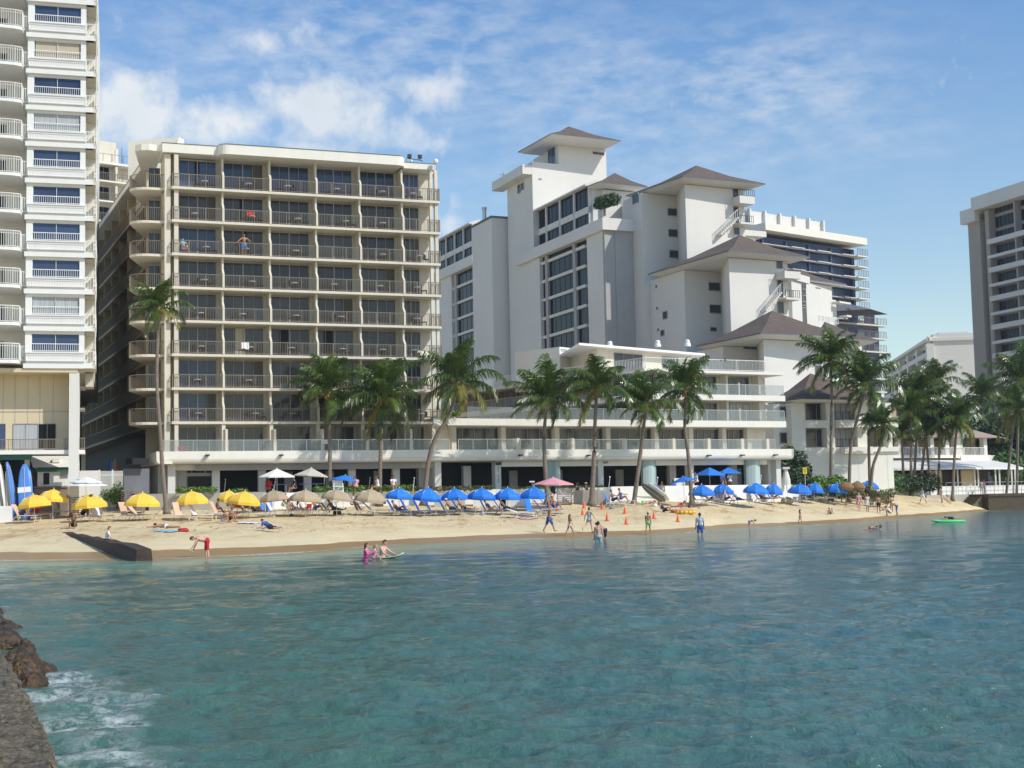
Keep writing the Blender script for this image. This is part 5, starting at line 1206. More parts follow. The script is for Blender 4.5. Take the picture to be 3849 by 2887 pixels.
hedge('hedge', 'thin trailing greenery along the white wall top near the pink umbrella', [P(1890, 1845, 112.8), P(2270, 1842, 115)], .45, .2, 3.3, 'hedge_green', 204, 1000, .08)
hedge('hedge', 'tall green hedge left of the white wall panels', [P(3270, 1850, 158), P(3375, 1850, 162)], 2.2, 2.6, 2.3, 'hedge_green', 205, 2200, .2)
hedge('hedge', 'long clipped hedge under the trunks before the pavilion', [P(3370, 1830, 164), P(3520, 1830, 168)], 2.0, 2.2, 2.4, 'leaf_dark', 206, 2400, .2)
hedge('hedge', 'dark clipped hedge at the right beyond the canopy', [P(3745, 1740, 190), P(3900, 1735, 194)], 4, 4.5, 3.2, 'hedge_green', 207, 3200, .32)
hedge('hedge', 'lush spiky greenery behind the last blue umbrellas', [P(3040, 1820, 137.5), P(3180, 1820, 138.5)], 2.0, 1.9, 2.25, 'leaf_bright', 208, 1900, .22)
tree(890, 1915, 103.5, 2.0, 1.85, 'round glossy green bush behind the paired yellow umbrellas', 'leaf_bright', 211, 1600, .1, name='bush', cat='bush')
tree(930, 1925, 102.3, 1.6, 1.2, 'low leafy bush under the right yellow umbrella', 'leaf_bright', 212, 900, .1, name='bush', cat='bush')
tree(435, 1870, 107, 2.2, 2.5, 'yellow-green bush seen through the white fence', 'leaf_bright', 213, 1100, .12, name='bush', cat='bush')
c = P(2272, 757, 187.5); m = leafy([((c.x, c.y, c.z), (1.5, 1.2, 1.0)), ((c.x + 1.2, c.y, c.z + .3), (1.2, 1, .9)), ((c.x - .5, c.y, c.z - .5), (1.2, 1, .6))], 1300, .22, 220)
rt = root('terrace_plant', 'bushy plant spilling over the high roof terrace of the stepped hotel', 'plant', (c.x, c.y, c.z - 2)); m2 = MB(); m2.tube([(c.x, c.y, c.z - 2), (c.x, c.y, c.z)], [.2, .1], 6); part('trunk', m2, 'palm_trunk', rt); part('crown', m, 'leaf_dark', rt)
c = P(1705, 1558, 117); m = leafy([((c.x, c.y, c.z), (.6, .5, .35))], 260, .16, 221); rt = root('terrace_plant', 'small potted fern on the terrace at the hotel corner', 'plant', (c.x, c.y, c.z - .6)); part('foliage', m, 'leaf_bright', rt); m = MB(); m.lathe((c.x, c.y, c.z - .6), [(.2, 0), (.3, .4), (0, .4)], 10); part('pot', m, 'fabric_white', rt)
# ================================================================= WALLS, GROYNE, KIOSK, BEACH FURNITURE
def strip_wall(name, label, pxs, Ds, ztop, thick, mt, zb=None, cap=None):
    m = MB(); a = [P(px, 1880, D) for px, D in zip(pxs, Ds)]
    for p, q in zip(a[:-1], a[1:]):
        f = frame2(p, q); L = (q - p).length; L = math.hypot(q.x - p.x, q.y - p.y)
        z0 = min(gzf(p.x, p.y), gzf(q.x, q.y)) - .6 if zb is None else zb
        m.box(f, -.004, L + .002, 0, thick, z0, ztop)
    if cap: 
        rt = single(name, m, mt, label, 'wall'); return rt
    return single(name, m, mt, label, 'wall')
strip_wall('retaining_wall', 'grey concrete wall behind the yellow umbrellas', [560, 700, 1000], [105.6, 105.8, 106.9], 3.42, .5, 'promenade')
strip_wall('retaining_wall', 'long low white wall behind the beige and blue umbrellas', [1000.5, 1200, 1600, 2000, 2300], [107.2, 109, 111.5, 113.6, 115.6], 3.32, .35, 'white_paint')
strip_wall('retaining_wall', 'low white wall under the right-hand terrace beyond the lifeguard chair', [2301, 2440, 2650, 2900, 3010], [115.7, 117.5, 122, 129.5, 134], 3.36, .35, 'white_paint')
m = MB(); a = [P(px, 1880, D) for px, D in ((540, 106), (1000, 107.6), (1600, 112), (2300, 116.1), (2900, 130), (3010, 134.5))]
bk = [p + Vector((-3.5, 14, 0)) for p in a]
m.prism([p.xy for p in a] + [p.xy for p in bk[::-1]], 2.0, 3.27); single('terrace_paving', m, 'promenade', kind='structure')
# white panelled barrier, walkway and sea wall at the right
m = MB(); f = frame2(P(3382, 1850, 166), P(3990, 1830, 181)); L = f.s(3990, 1830); zw = 2.62
wk = root('barrier_wall', 'white panelled barrier wall topped by a metal handrail at the right', 'wall', tuple(f.w(0, 0, 2.0)))
m.box(f, 0, L, 0, .25, 1.6, f.z(3500, 1829)); part('panel_wall', m, 'white_paint', wk)
zt_ = f.z(3500, 1829); m = MB()
for i in range(int(L / .72)): m.box(f, i * .72, i * .72 + .03, -.012, .003, 1.7, zt_ - .02)
part('panel_joint', m, 'grey_wall', wk)
m = MB(); s0_ = f.s(3532, 1820); m.tube([f.w(s0_, -1.0, zt_ + .42), f.w(L, -1.0, zt_ + .42)], .035, 5); m.tube([f.w(s0_, -1.0, zt_ - .15), f.w(L, -1.0, zt_ - .15)], .02, 4)
for i in range(int((L - s0_) / 1.7) + 1): m.tube([f.w(s0_ + i * 1.7, -1.0, 2.0), f.w(s0_ + i * 1.7, -1.0, zt_ + .42)], .025, 5)
part('handrail', m, 'steel', wk)
sw = root('sea_wall', 'weathered concrete sea wall with steps, below the walkway at the right', 'sea wall', tuple(f.w(s0_, -4, 0)))
m = MB(); zwk = 2.0; a0 = f.s(3420, 1860); m.box(f, a0, L + 20, -2.6, -.0, .2, zwk); part('walkway', m, 'promenade', sw)
m = MB(); s1_ = f.s(3690, 1880, -4.5); m.box(f, s1_, L + 20, -5.5, -2.61, -1.5, zwk - .02); m.box(f, s1_ - .2, L + 20, -5.7, -5.4, zwk - .3, zwk + .03); part('face', m, 'rock', sw)
m = MB()
for i in range(6): m.box(f, s1_ - .4 * (6 - i), s1_ + .01, -4.6 - .003 * i, -2.62, -.5, zwk - .3 - .27 * (5 - i))
part('steps', m, 'concrete_wall', sw)
# dark groyne half buried in the sand
gr = root('groyne', 'low dark wedge-shaped groyne running from the sand into the shallows', 'groyne', tuple(ong(420, 2060)))
p0 = ong(243, 1998); p1 = P(542, 2102, 63.0); p1.z = 0
f = frame2(p0, p1); L = math.hypot(p1.x - p0.x, p1.y - p0.y); m = MB()
zt0, zt1 = f.z(243, 2000), f.z(530, 2056)
n = 14
for i in range(n):
    a, b = L * i / n, L * (i + 1) / n; t0, t1 = i / n, (i + 1) / n
    za, zb_ = zt0 + (zt1 - zt0) * t0, zt0 + (zt1 - zt0) * t1; w0, w1 = .22 + .1 * t0, .22 + .1 * t1; j0, j1 = .04 * math.sin(i * 2.3), .04 * math.sin((i + 1) * 2.3)
    if i == n - 1: zb_ -= .14
    q = [f.w(a, -w0, za + j0), f.w(b, -w1, zb_ + j1), f.w(b, w1, zb_ + j1 + .02), f.w(a, w0, za + j0 + .02)]; lo = [f.w(a, -w0 - .2, -1.3), f.w(b, -w1 - .2, -1.3), f.w(b, w1 + .2, -1.3), f.w(a, w0 + .2, -1.3)]
    m.q(*q); m.q(lo[0], lo[1], q[1], q[0]); m.q(lo[2], lo[3], q[3], q[2])
    if i == n - 1: m.q(lo[1], lo[2], q[2], q[1])
    if i == 0: m.q(lo[3], lo[0], q[0], q[3])
part('body', m, 'dark_timber', gr)
# foreground sea wall and rocks
zW = .62
e0, e1, e2, e3 = G(-30, 2385, zW), G(100, 2590, zW), G(172, 2740, zW), G(262, 2990, zW)
m = MB(); nx, ny = 46, 70
edge = [e0, e1, e2, e3]
def elerp(t):
    t *= 3; i = min(2, int(t)); return edge[i].lerp(edge[i + 1], t - i)
r_ = np.random.default_rng(77); g_ = []
for j in range(ny + 1):
    e = elerp(j / ny); row = []
    for i in range(nx + 1):
        d = 3.2 * (i / nx) ** 1.5; hgt = (math.sin(e.x * 5 + d * 9) * math.cos(e.y * 4.1 - d * 7)) * .012 + r_.normal() * .008 - .05 * max(0, 1 - i / 2)
        row.append(e + Vector((-d + r_.normal() * .012, -.25 * d, hgt)))
    g_.append(row)
for j in range(ny):
    for i in range(nx): m.q(g_[j][i], g_[j + 1][i], g_[j + 1][i + 1], g_[j][i + 1])
    a, b = g_[j][0], g_[j + 1][0]; m.q(a, a + Vector((.25, .05, -1.6)), b + Vector((.25, .05, -1.6)), b)
single('foreground_sea_wall', m, 'concrete_wall', 'rough weathered stone sea wall filling the lower left corner', 'sea wall')
def boulder(c, s, seed, mt, lab):
    r = np.random.default_rng(seed); m = MB(); m.ell((0, 0, 0), (1, 1, 1), 18, 12); off = r.uniform(0, 10, 3); V = []
    for v in m.v:
        v = Vector(v); n = .2 * math.sin(v.x * 3.1 + off[0]) * math.cos(v.y * 2.7 + off[1]) + .13 * math.sin(v.z * 6 + v.x * 5 + off[2]) + .07 * math.sin(v.y * 13 + v.x * 11)
        v = v * (1 + n); V.append((c.x + v.x * s[0], c.y + v.y * s[1], c.z + v.z * s[2]))
    m.v = V; return single('boulder', m, mt, lab, 'boulder', 'weedy boulders along the foreground sea wall', smooth=True)
for i, (px, py, w, hh, lab) in enumerate([(4, 2305, .28, .16, 'small weed-topped boulder at the far left edge of the water'), (20, 2352, .3, .15, 'grey glinting boulder below the small one at the left edge'), (58, 2372, .42, .17, 'brown boulder tapering out into the water'),
        (30, 2440, .6, .3, 'largest weedy brown boulder beside the wall'), (135, 2445, .24, .14, 'small dark boulder standing off from the wall'), (128, 2482, .36, .2, 'rounded olive-brown boulder behind the wet gap'), (190, 2424, .5, .05, 'flat dark reef rock just breaking the surface'),
        (60, 2505, .32, .16, 'wet black boulder against the wall'), (120, 2555, .46, .26, 'golden-brown boulder, highest of the near cluster'), (190, 2535, .34, .17, 'dark red-brown boulder behind the near cluster'), (150, 2588, .42, .16, 'nearest low boulder with foam around it')]):
    c = G(px, py, .0); boulder(c + Vector((-.16, 0, .0)), (w * .66, w * .8, hh * 1.2), 300 + i, 'rock', lab)
# ---------------------------------------------------------------- kiosk, gate, racks at the left
FK = frame2(P(100, 1800, 101), P(300, 1800, 102)); gk = 2.0
kz = lambda y: FK.z(200, y)
kio = root('beach_hut', 'small white beach hut with grey-white hipped roof and green band', 'hut', tuple(Vector(FK.w(FK.s(200, 1800), 1, gk))))
a0, a1 = FK.s(141, 1800), FK.s(262, 1800)
m = MB(); m.box(FK, a0, a1, 0, 3, gk - .3, kz(1773)); part('wall', m, 'white_paint', kio)
m = MB(); m.box(FK, a0 - .1, a1 + .05, -.25, 3.1, kz(1773), kz(1757)); part('fascia', m, 'green_paint', kio)
m = MB(); z0, z1 = kz(1757), kz(1711); b0, b1 = a0 - .3, a1 + .1
m.q(FK.w(b0, -.4, z0), FK.w(b1, -.4, z0), FK.w(b1, 1.8, z1), FK.w(b0 - .4, 1.8, z1 + .02)); m.q(FK.w(b0, -.4, z0), FK.w(b0 - .4, 1.8, z1 + .02), FK.w(b0, 3.2, z0)); m.q(FK.w(b0 - .4, 1.8, z1 + .02), FK.w(b1, 1.8, z1), FK.w(b1, 3.2, z0), FK.w(b0, 3.2, z0)); part('roof', m, 'white_paint', kio)
m = MB(); m.box(FK, FK.s(196, 1730), FK.s(224, 1730), .3, 1.1, kz(1738), kz(1721)); part('roof_vent', m, 'white_paint', kio)
a, z1 = FK.loc(162, 1775); b, z0 = FK.loc(187, 1824); window(kio, FK, a, b, z0, z1, 0, 1, 'glass_black', 'white_metal')
m = MB(); 
for k in range(5): a, z = FK.loc(225, 1777 + k * 4.6); m.box(FK, a, FK.s(255, 1777), -.04, 0, z - .03, z)
part('louvre', m, 'dark_metal', kio)
m = MB(); m.box(FK, a0 - .2, a1 - .1, -.6, .01, kz(1834), kz(1828)); m.box(FK, a0 - .2, a1 - .1, -.5, -.02, gk - .2, kz(1836)); part('counter', m, 'stack_brown', kio)
m = MB(); m.box(FK, a0 - .9, a0 - .55, -.1, .0, kz(1762), kz(1725)); kb = part('lean_panel', m, 'white_paint', kio); 
bw_ = root('gate_wall', 'white masonry wall joining the pillar to the white picket fence', 'wall', tuple(FK.w(FK.s(330, 1800, 5), 5, 2.0)))
m = MB(); m.box(FK, FK.s(298, 1800, 5), FK.s(374, 1800, 5), 5, 5.5, 1.9, FK.z(340, 1769, 5)); part('wall', m, 'white_paint', bw_)
text_obj('RENTALS', FK, FK.s(322, 1815, 4.97), FK.z(322, 1802, 4.97), 4.98, .2, 'letter_red', bw_)
fn_ = root('picket_fence', 'tall white metal picket fence with a gate beside the dark alley', 'fence', tuple(FK.w(FK.s(435, 1800, 5), 5, 2.0)))
m = MB(); q0, q1 = FK.s(374, 1800, 5), FK.s(502, 1800, 5); zt_ = FK.z(430, 1770, 5)
m.box(FK, q0, q1, 5.0, 5.05, zt_ - .35, zt_ - .28); m.box(FK, q0, q1, 5.0, 5.05, 2.2, 2.28)
n = 34
for i in range(n + 1): a = q0 + (q1 - q0) * i / n; w = .05 if i in (0, 13, n) else .022; m.box(FK, a - w, a + w, 4.99, 5.04, 2.0, zt_ + (.1 if i in (0, 13, n) else 0))
part('pickets', m, 'white_metal', fn_)
m = MB(); q = FK.off(4)
for i in range(6): m.box(FK, FK.s(402, 1900, 3), FK.s(480, 1900, 3), 3.0 + i * .3, 5, 1.4, 1.75 + i * .14)
single('steps', m, 'grey_wall', 'dark grey steps leading up to the gate', 'steps')
m = MB(); f_ = frame2(P(498, 1800, 104), P(560, 1800, 105)); m.box(f_, 0, f_.s(560, 1800), 0, 1, f_.z(520, 1745), f_.z(520, 1722)); single('awning', m, 'dark_interior', 'black awning over the side entrance at the hotel corner', 'awning')
m = MB(); m.box(f_, -.2, f_.s(585, 1800), .9, 1.0, 2.2, f_.z(520, 1760)); 
single('service_wall', m, 'roof_tar', 'grey wall panel under the black awning', 'wall')
# surfboards
def board_mesh(L=2.8, w=.56, t=.07, n=14):
    m = MB(); b = len(m.v); sec = []
    for i in range(n + 1):
        u_ = i / n; ww = w / 2 * max(.03, math.sin(math.pi * min(1, u_ * .98 + .01)) ** .33 * (1 - .12 * u_)); rk = .10 * (2 * u_ - 1) ** 4 + (.05 * u_ ** 3)
        sec.append([(x * ww, y, u_ * L) for x, y in ((-1, rk), (-.75, rk - t * .4), (0, rk - t * .55), (.75, rk - t * .4), (1, rk), (.75, rk + t * .35), (0, rk + t * .45), (-.75, rk + t * .35))])
    for s in sec: m.v += s
    for i in range(n):
        for k in range(8): k2 = (k + 1) % 8; m.f.append((b + i * 8 + k, b + i * 8 + k2, b + (i + 1) * 8 + k2, b + (i + 1) * 8 + k)); m.mi.append(0)
    m.f.append(tuple(range(8))[::-1]); m.mi.append(0); m.f.append(tuple(n * 8 + k for k in range(8))); m.mi.append(0)
    return m
BM = {}
def surfboard(loc, rot, scale, mt, label, group=None, band=None, cat='surfboard'):
    key = mt
    if key not in BM: BM[key] = mesh_of('board', board_mesh(), mt, smooth=True)
    o = root('surfboard', label, cat, tuple(loc), group); o.rotation_euler = rot; o.scale = scale
    d = bpy.data.objects.new('deck', BM[key]); COL.objects.link(d); d.parent = o
    s = MB(); s.box(WF, -.012, .012, -.062, -.048, .12, 2.6); st = bpy.data.objects.new('stringer', mesh_of('stringer', s, 'fabric_grey')); COL.objects.link(st); st.parent = o
    if band:
        s = MB(); s.box(WF, -.255, .255, -.058, .05, band[0], band[1]); st = bpy.data.objects.new('band', mesh_of('band', s, band[2])); COL.objects.link(st); st.parent = o
    return o
def at(px, py, D): p = P(px, py, D); return Vector((p.x, p.y, gzf(p.x, p.y)))
for i, (px, top, mt) in enumerate([(2, 1752, 'board_white'), (14, 1745, 'board_white'), (22, 1790, 'board_tan'), (30, 1732, 'board_white'), (39, 1768, 'board_white'), (47, 1745, 'board_tan'), (56, 1735, 'board_white'), (62, 1732, 'board_blue')]):
    b = at(px, 1895, 97); tz = P(px, top, 97).z; surfboard(b, (R(-8), R(-3 + (i * 5) % 7), R(52 + (i * 13) % 20)), (1, 1, (tz - b.z) / 2.8), mt, f'{["white","white","cream","white","white","cream","white","pale blue"][i]} surfboard standing on edge in the rack, {ORD[i]} from the left', 'surfboards standing on edge in the left rack')
b = at(94, 1890, 96.5); surfboard(b, (R(-14), R(-4), R(8)), (1.75, 1, (P(84, 1738, 96.5).z - b.z) / 2.75), 'board_blue', 'broad blue soft-top board with a white band, front of the pair', 'upright blue soft-top boards', (1.35, 1.62, 'fabric_white'))
b = at(104, 1890, 97.2); surfboard(b, (R(-14), R(-6), R(4)), (1.6, 1, (P(98, 1740, 97.2).z - b.z) / 2.75), 'board_blue', 'blue soft-top board mostly hidden behind the banded one', 'upright blue soft-top boards')
m = MB(); f_ = frame2(P(-60, 1900, 94.5), P(52, 1900, 95)); m.box(f_, 0, f_.s(45, 1900), 0, .5, gzf(-32, 95) - .2, f_.z(20, 1902)); single('rental_counter', m, 'fabric_white', 'long white counter box in front of the surfboard rack', 'counter')
for i, (px, top, mt, lab) in enumerate([(407, 1722, 'board_blue', 'pale blue surfboard standing in the dark alley'), (421, 1722, 'board_tan', 'cream surfboard standing in the dark alley'), (433, 1742, 'cone_orange', 'red surfboard low in the dark alley')]):
    b = P(px, 1790, 116); b.z = 2.2; surfboard(b, (R(-8), 0, 0), (1, 1, (P(px, top, 116).z - b.z) / 2.8), mt, lab, 'surfboards in the alley')
# leaning long boards beside the palm
def lean_board(p0, p1, w, mt, lab):
    d = p1 - p0; L = d.length; q = Vector((0, 0, 1)).rotation_difference(d.normalized()); o = surfboard(p0, q.to_euler(), (w, 1, L / 2.8), mt, lab, 'long boards leaning beside the palm'); return o
g0 = ong(2500, 1888); lean_board(g0, P(2415, 1822, 115), 1.3, 'board_grey', 'dark grey paddleboard with white rail leaning against the palm foot')
lean_board(ong(2520, 1886) + Vector((0, .7, 0)), P(2440, 1822, 116.2), 1.2, 'board_white', 'white and pale blue board leaning behind the dark one')
lean_board(ong(2545, 1884) + Vector((0, 1.4, 0)), P(2455, 1826, 117.2), 1.0, 'board_blue', 'light blue board at the back of the leaning stack')
for px, top, lab in ((2578, 1838, 'bright blue board upright beside the lifeguard chair'), (2776, 1835, 'narrow blue board leaning on the white wall by the umbrellas')):
    b = ong(px, 1878); surfboard(b, (R(-12), R(6), R(20)), (.8, 1, (P(px, top, b.y).z - b.z) / 2.8), 'board_blue', lab)
# ---------------------------------------------------------------- umbrellas
def canopy_mesh(mt, rise=.34, val=.10, seg=8, curve=True):
    m = MB(); prof = [(1.0, 0), (.92, .07), (.76, .145), (.56, .22), (.34, .285), (.14, .33), (.0, .345)] if curve else [(1., 0), (.5, rise * .5), (.08, rise * .93), (0, rise)]
    ring = []
    for rr_, z in prof[:-1]: ring.append([(rr_ * math.cos(2 * math.pi * (k + .5) / seg), rr_ * math.sin(2 * math.pi * (k + .5) / seg), z) for k in range(seg)])
    top = (0, 0, prof[-1][1])
    for i in range(len(ring) - 1):
        for k in range(seg): k2 = (k + 1) % seg; m.q(ring[i][k], ring[i][k2], ring[i + 1][k2], ring[i + 1][k])
    for k in range(seg): m.q(ring[-1][k], ring[-1][(k + 1) % seg], top)
    if val:
        for k in range(seg):
            a, b = ring[0][k], ring[0][(k + 1) % seg]; m.q((a[0] * 1.005, a[1] * 1.005, -val), (b[0] * 1.005, b[1] * 1.005, -val), b, a)
    return mesh_of('canopy', m, mt)
pole_m = MB(); pole_m.tube([(0, 0, -.5), (0, 0, 1)], .022, 6); POLE = mesh_of('pole', pole_m, 'white_metal')
rib_m = MB()
for k in range(8): a = 2 * math.pi * (k + .5) / 8; rib_m.tube([(.98 * math.cos(a), .98 * math.sin(a), .0), (.62 * math.cos(a), .62 * math.sin(a), .225), (.04 * math.cos(a), .04 * math.sin(a), .32)], .008, 4)
RIBS = mesh_of('ribs', rib_m, 'white_metal'); fin_m = MB(); fin_m.ell((0, 0, .37), (.03, .03, .035), 8, 6); FIN = mesh_of('finial', fin_m, 'white_metal')
CM = {}
def umbrella(x0, x1, ytop, yrim, mt, label, group, D=None, kind='dome', tilt=0, base=None):
    px = (x0 + x1) / 2
    if D is None:
        ds, dw = np.interp(px, SPX, SD), np.interp(px, WPX, WD); D = ds + (dw - ds) * .70
    Rr = (x1 - x0) / 2 * D / FPX; key = (mt, kind)
    if key not in CM: CM[key] = canopy_mesh(mt, .36 if kind == 'flat' else .34, .10 if kind == 'dome' else .05, 8 if kind != 'square' else 4, kind == 'dome') if kind != 'square' else canopy_mesh(mt, .42, .04, 4, False)
    zt = P(px, ytop, D).z; zr_ = P(px, yrim, D).z; g = dg(px, D); gzv = g.z if base is None else base
    p = P(px, yrim, D); h = max(.2, (zt - zr_) * .9)
    o = root('beach_umbrella' if kind == 'dome' else 'market_umbrella', label, 'umbrella', (p.x, p.y, gzv), group)
    c = bpy.data.objects.new('canopy', CM[key]); COL.objects.link(c); c.parent = o; c.location = (0, 0, zr_ + .08 * Rr - gzv); c.scale = (Rr, Rr, h / .36 if kind == 'dome' else h / .40)
    c.rotation_euler = (R(tilt * .9 + (px * 3) % 5 - 2), R(tilt * 2.2), R((px * 7) % 40))
    pl_ = bpy.data.objects.new('pole', POLE); COL.objects.link(pl_); pl_.parent = o; pl_.scale = (1, 1, zr_ + .2 - gzv)
    if kind == 'dome':
        rb_ = bpy.data.objects.new('ribs', RIBS); COL.objects.link(rb_); rb_.parent = c
    fi = bpy.data.objects.new('finial', FIN); COL.objects.link(fi); fi.parent = c
    return o
rel = ['leftmost', 'second', 'third', 'fourth', 'fifth', 'sixth', 'seventh', 'eighth', 'ninth', 'tenth', 'eleventh', 'twelfth', 'thirteenth', 'fourteenth']
yl = ['front umbrella of the overlapping yellow pair by the surfboard rack', 'rear yellow umbrella of the pair by the surfboard rack', 'yellow umbrella with a dark patch on top, by the loungers stack', 'yellow umbrella in front of the white fence and lone palm', 'yellow umbrella standing alone before the grey wall', 'yellow umbrella half hidden behind the last yellow one', 'rightmost yellow umbrella, beside the beige ones']
for i, (x0, x1, yt, yr, dt) in enumerate([(66, 192, 1858, 1902, 0), (142, 256, 1838, 1880, 3.5), (271, 401, 1856, 1904, 0), (467, 602, 1852, 1897, 0), (657, 786, 1845, 1889, 0), (813, 905, 1841, 1882, 3.), (852, 981, 1846, 1889, 0)]):
    D0 = np.interp((x0 + x1) / 2, SPX, SD); D1 = np.interp((x0 + x1) / 2, WPX, WD); u = umbrella(x0, x1, yt, yr, 'fabric_yellow', yl[i], 'yellow beach umbrellas', D0 + (D1 - D0) * .70 + dt, tilt=(-3, 2, -2, 1, -1, 2, 3)[i])
m = MB(); m.ell((0.05, -.35, .31), (.12, .2, .03), 8, 5); pt_ = bpy.data.objects.new('patch', mesh_of('patch', m, 'board_grey')); COL.objects.link(pt_); pt_.parent = [c for c in bpy.data.objects if c.get('label') == yl[2]][0].children[0]
for i, (x0, x1, yt, yr) in enumerate([(973, 1086, 1842, 1879), (1086, 1208, 1841, 1881), (1208, 1323, 1839, 1876), (1331, 1452, 1837, 1881)]):
    umbrella(x0, x1, yt, yr, 'fabric_tan', f'beige umbrella, {["leftmost of the four beige, above a family on white loungers", "second of the four beige, above the couple under white towels", "third of the four beige, above the white ladder chair", "rightmost of the four beige, above the striped towel"][i]}', 'beige beach umbrellas', tilt=(-3, 2, 4, 3)[i])
bl_ = ['first blue umbrella of the long row, beside the beige ones', 'second blue umbrella of the long row, in front of the leaning palm', 'third blue umbrella of the long row', 'fourth blue umbrella of the long row', 'fifth blue umbrella of the long row', 'sixth blue umbrella, at the right end of the long row by the pink one',
       'blue umbrella just right of the lifeguard chair', 'blue umbrella overlapping behind the one by the lifeguard chair', 'left umbrella of the blue pair below the rounded terrace end', 'right umbrella of the blue pair below the rounded terrace end',
       'blue umbrella in front, left of the yellow sign post', 'blue umbrella behind, right of the yellow sign post', 'blue umbrella in front of the thatched parasols', 'rightmost blue umbrella, beside the standing men']
for i, (x0, x1, yt, yr, dt) in enumerate([(1449, 1551, 1834, 1871, 0), (1549, 1663, 1832, 1876, 0), (1656, 1761, 1834, 1874, 0), (1756, 1864, 1833, 1873, 0), (1855, 1959, 1832, 1873, 0), (1952, 2060, 1828, 1869, 0), (2588, 2686, 1821, 1858, 0), (2671, 2758, 1817, 1851, 2.5), (2794, 2889, 1814, 1850, 0), (2869, 2943, 1814, 1853, 3), (2962, 3051, 1817, 1851, 0), (3024, 3097, 1811, 1847, 3), (3104, 3186, 1814, 1848, 0), (3227, 3303, 1805, 1834, 2)]):
    px = (x0 + x1) / 2; D0 = np.interp(px, SPX, SD); D1 = np.interp(px, WPX, WD); umbrella(x0, x1, yt, yr, 'fabric_blue', bl_[i], 'blue beach umbrellas', D0 + (D1 - D0) * (.72 if px < 2800 else .58) + dt * (1 if px < 3000 else .7), tilt=(2, 3, 0, 2, 1, 1, 1, 2, 2, 2, 2, 3, 3, 1)[i])
umbrella(970, 1112, 1760, 1797, 'fabric_white', 'left cream market umbrella on the hotel terrace', 'cream market umbrellas', 108.5, 'flat', 0, 3.27)
umbrella(1104, 1233, 1757, 1793, 'fabric_grey', 'right greyish market umbrella on the hotel terrace', 'cream market umbrellas', 109.5, 'flat', 2, 3.27)
umbrella(1242, 1351, 1785, 1808, 'fabric_blue', 'flat blue terrace umbrella behind the third beige one', None, 109.5, 'flat', 2, 3.27)
umbrella(2000, 2159, 1795, 1826, 'fabric_pink', 'wide pink parasol over the far end of the blue row', None, 108.5, 'flat', 0)
umbrella(2521, 2619, 1790, 1812, 'fabric_blue', 'flat blue umbrella over the lifeguard chair', None, 114, 'flat', -3)
umbrella(2608, 2727, 1760, 1790, 'fabric_blue', 'left square blue market umbrella on the right terrace', 'square blue terrace umbrellas', 124, 'square', 0, 3.3)
umbrella(2680, 2795, 1760, 1784, 'fabric_blue', 'right square blue market umbrella on the right terrace', 'square blue terrace umbrellas', 126, 'square', 0, 3.3)
gz_u = umbrella(242, 404, 1806, 1830, 'fabric_white', 'large vented cream parasol over the stacked loungers', None, 97, 'flat', 0)
m = MB(); m.lathe((0, 0, .16), [(.72, 0), (.72, .06), (.42, .2), (.42, .26), (.1, .38), (0, .4)], 8); vt = bpy.data.objects.new('vent_tiers', mesh_of('vent', m, 'fabric_white')); COL.objects.link(vt); vt.parent = gz_u.children[0]
umbrella(2975, 3020, 1790, 1800, 'green_paint', 'small dark green umbrella behind the white pillar', None, 137, 'flat', 0)
for px, lab in ((3178, 'left thatched brown parasol'), (3222, 'right thatched brown parasol')):
    c = P(px, 1830, 135.5 + (px - 3178) * .03); g = Vector((c.x, c.y, gzf(c.x, c.y))); rt = root('thatched_parasol', lab + ' under the palms', 'parasol', tuple(g), 'thatched parasols')
    m = MB(); m.lathe((c.x, c.y, c.z), [(.55, -.35), (.72, -.1), (.7, .05), (.5, .3), (.25, .45), (0, .52)], 14, 1.15, 1.15); part('thatch', m, 'thatch', rt); m = MB(); m.tube([g, (c.x, c.y, c.z + .3)], .05, 6); part('pole', m, 'wood_brown', rt)
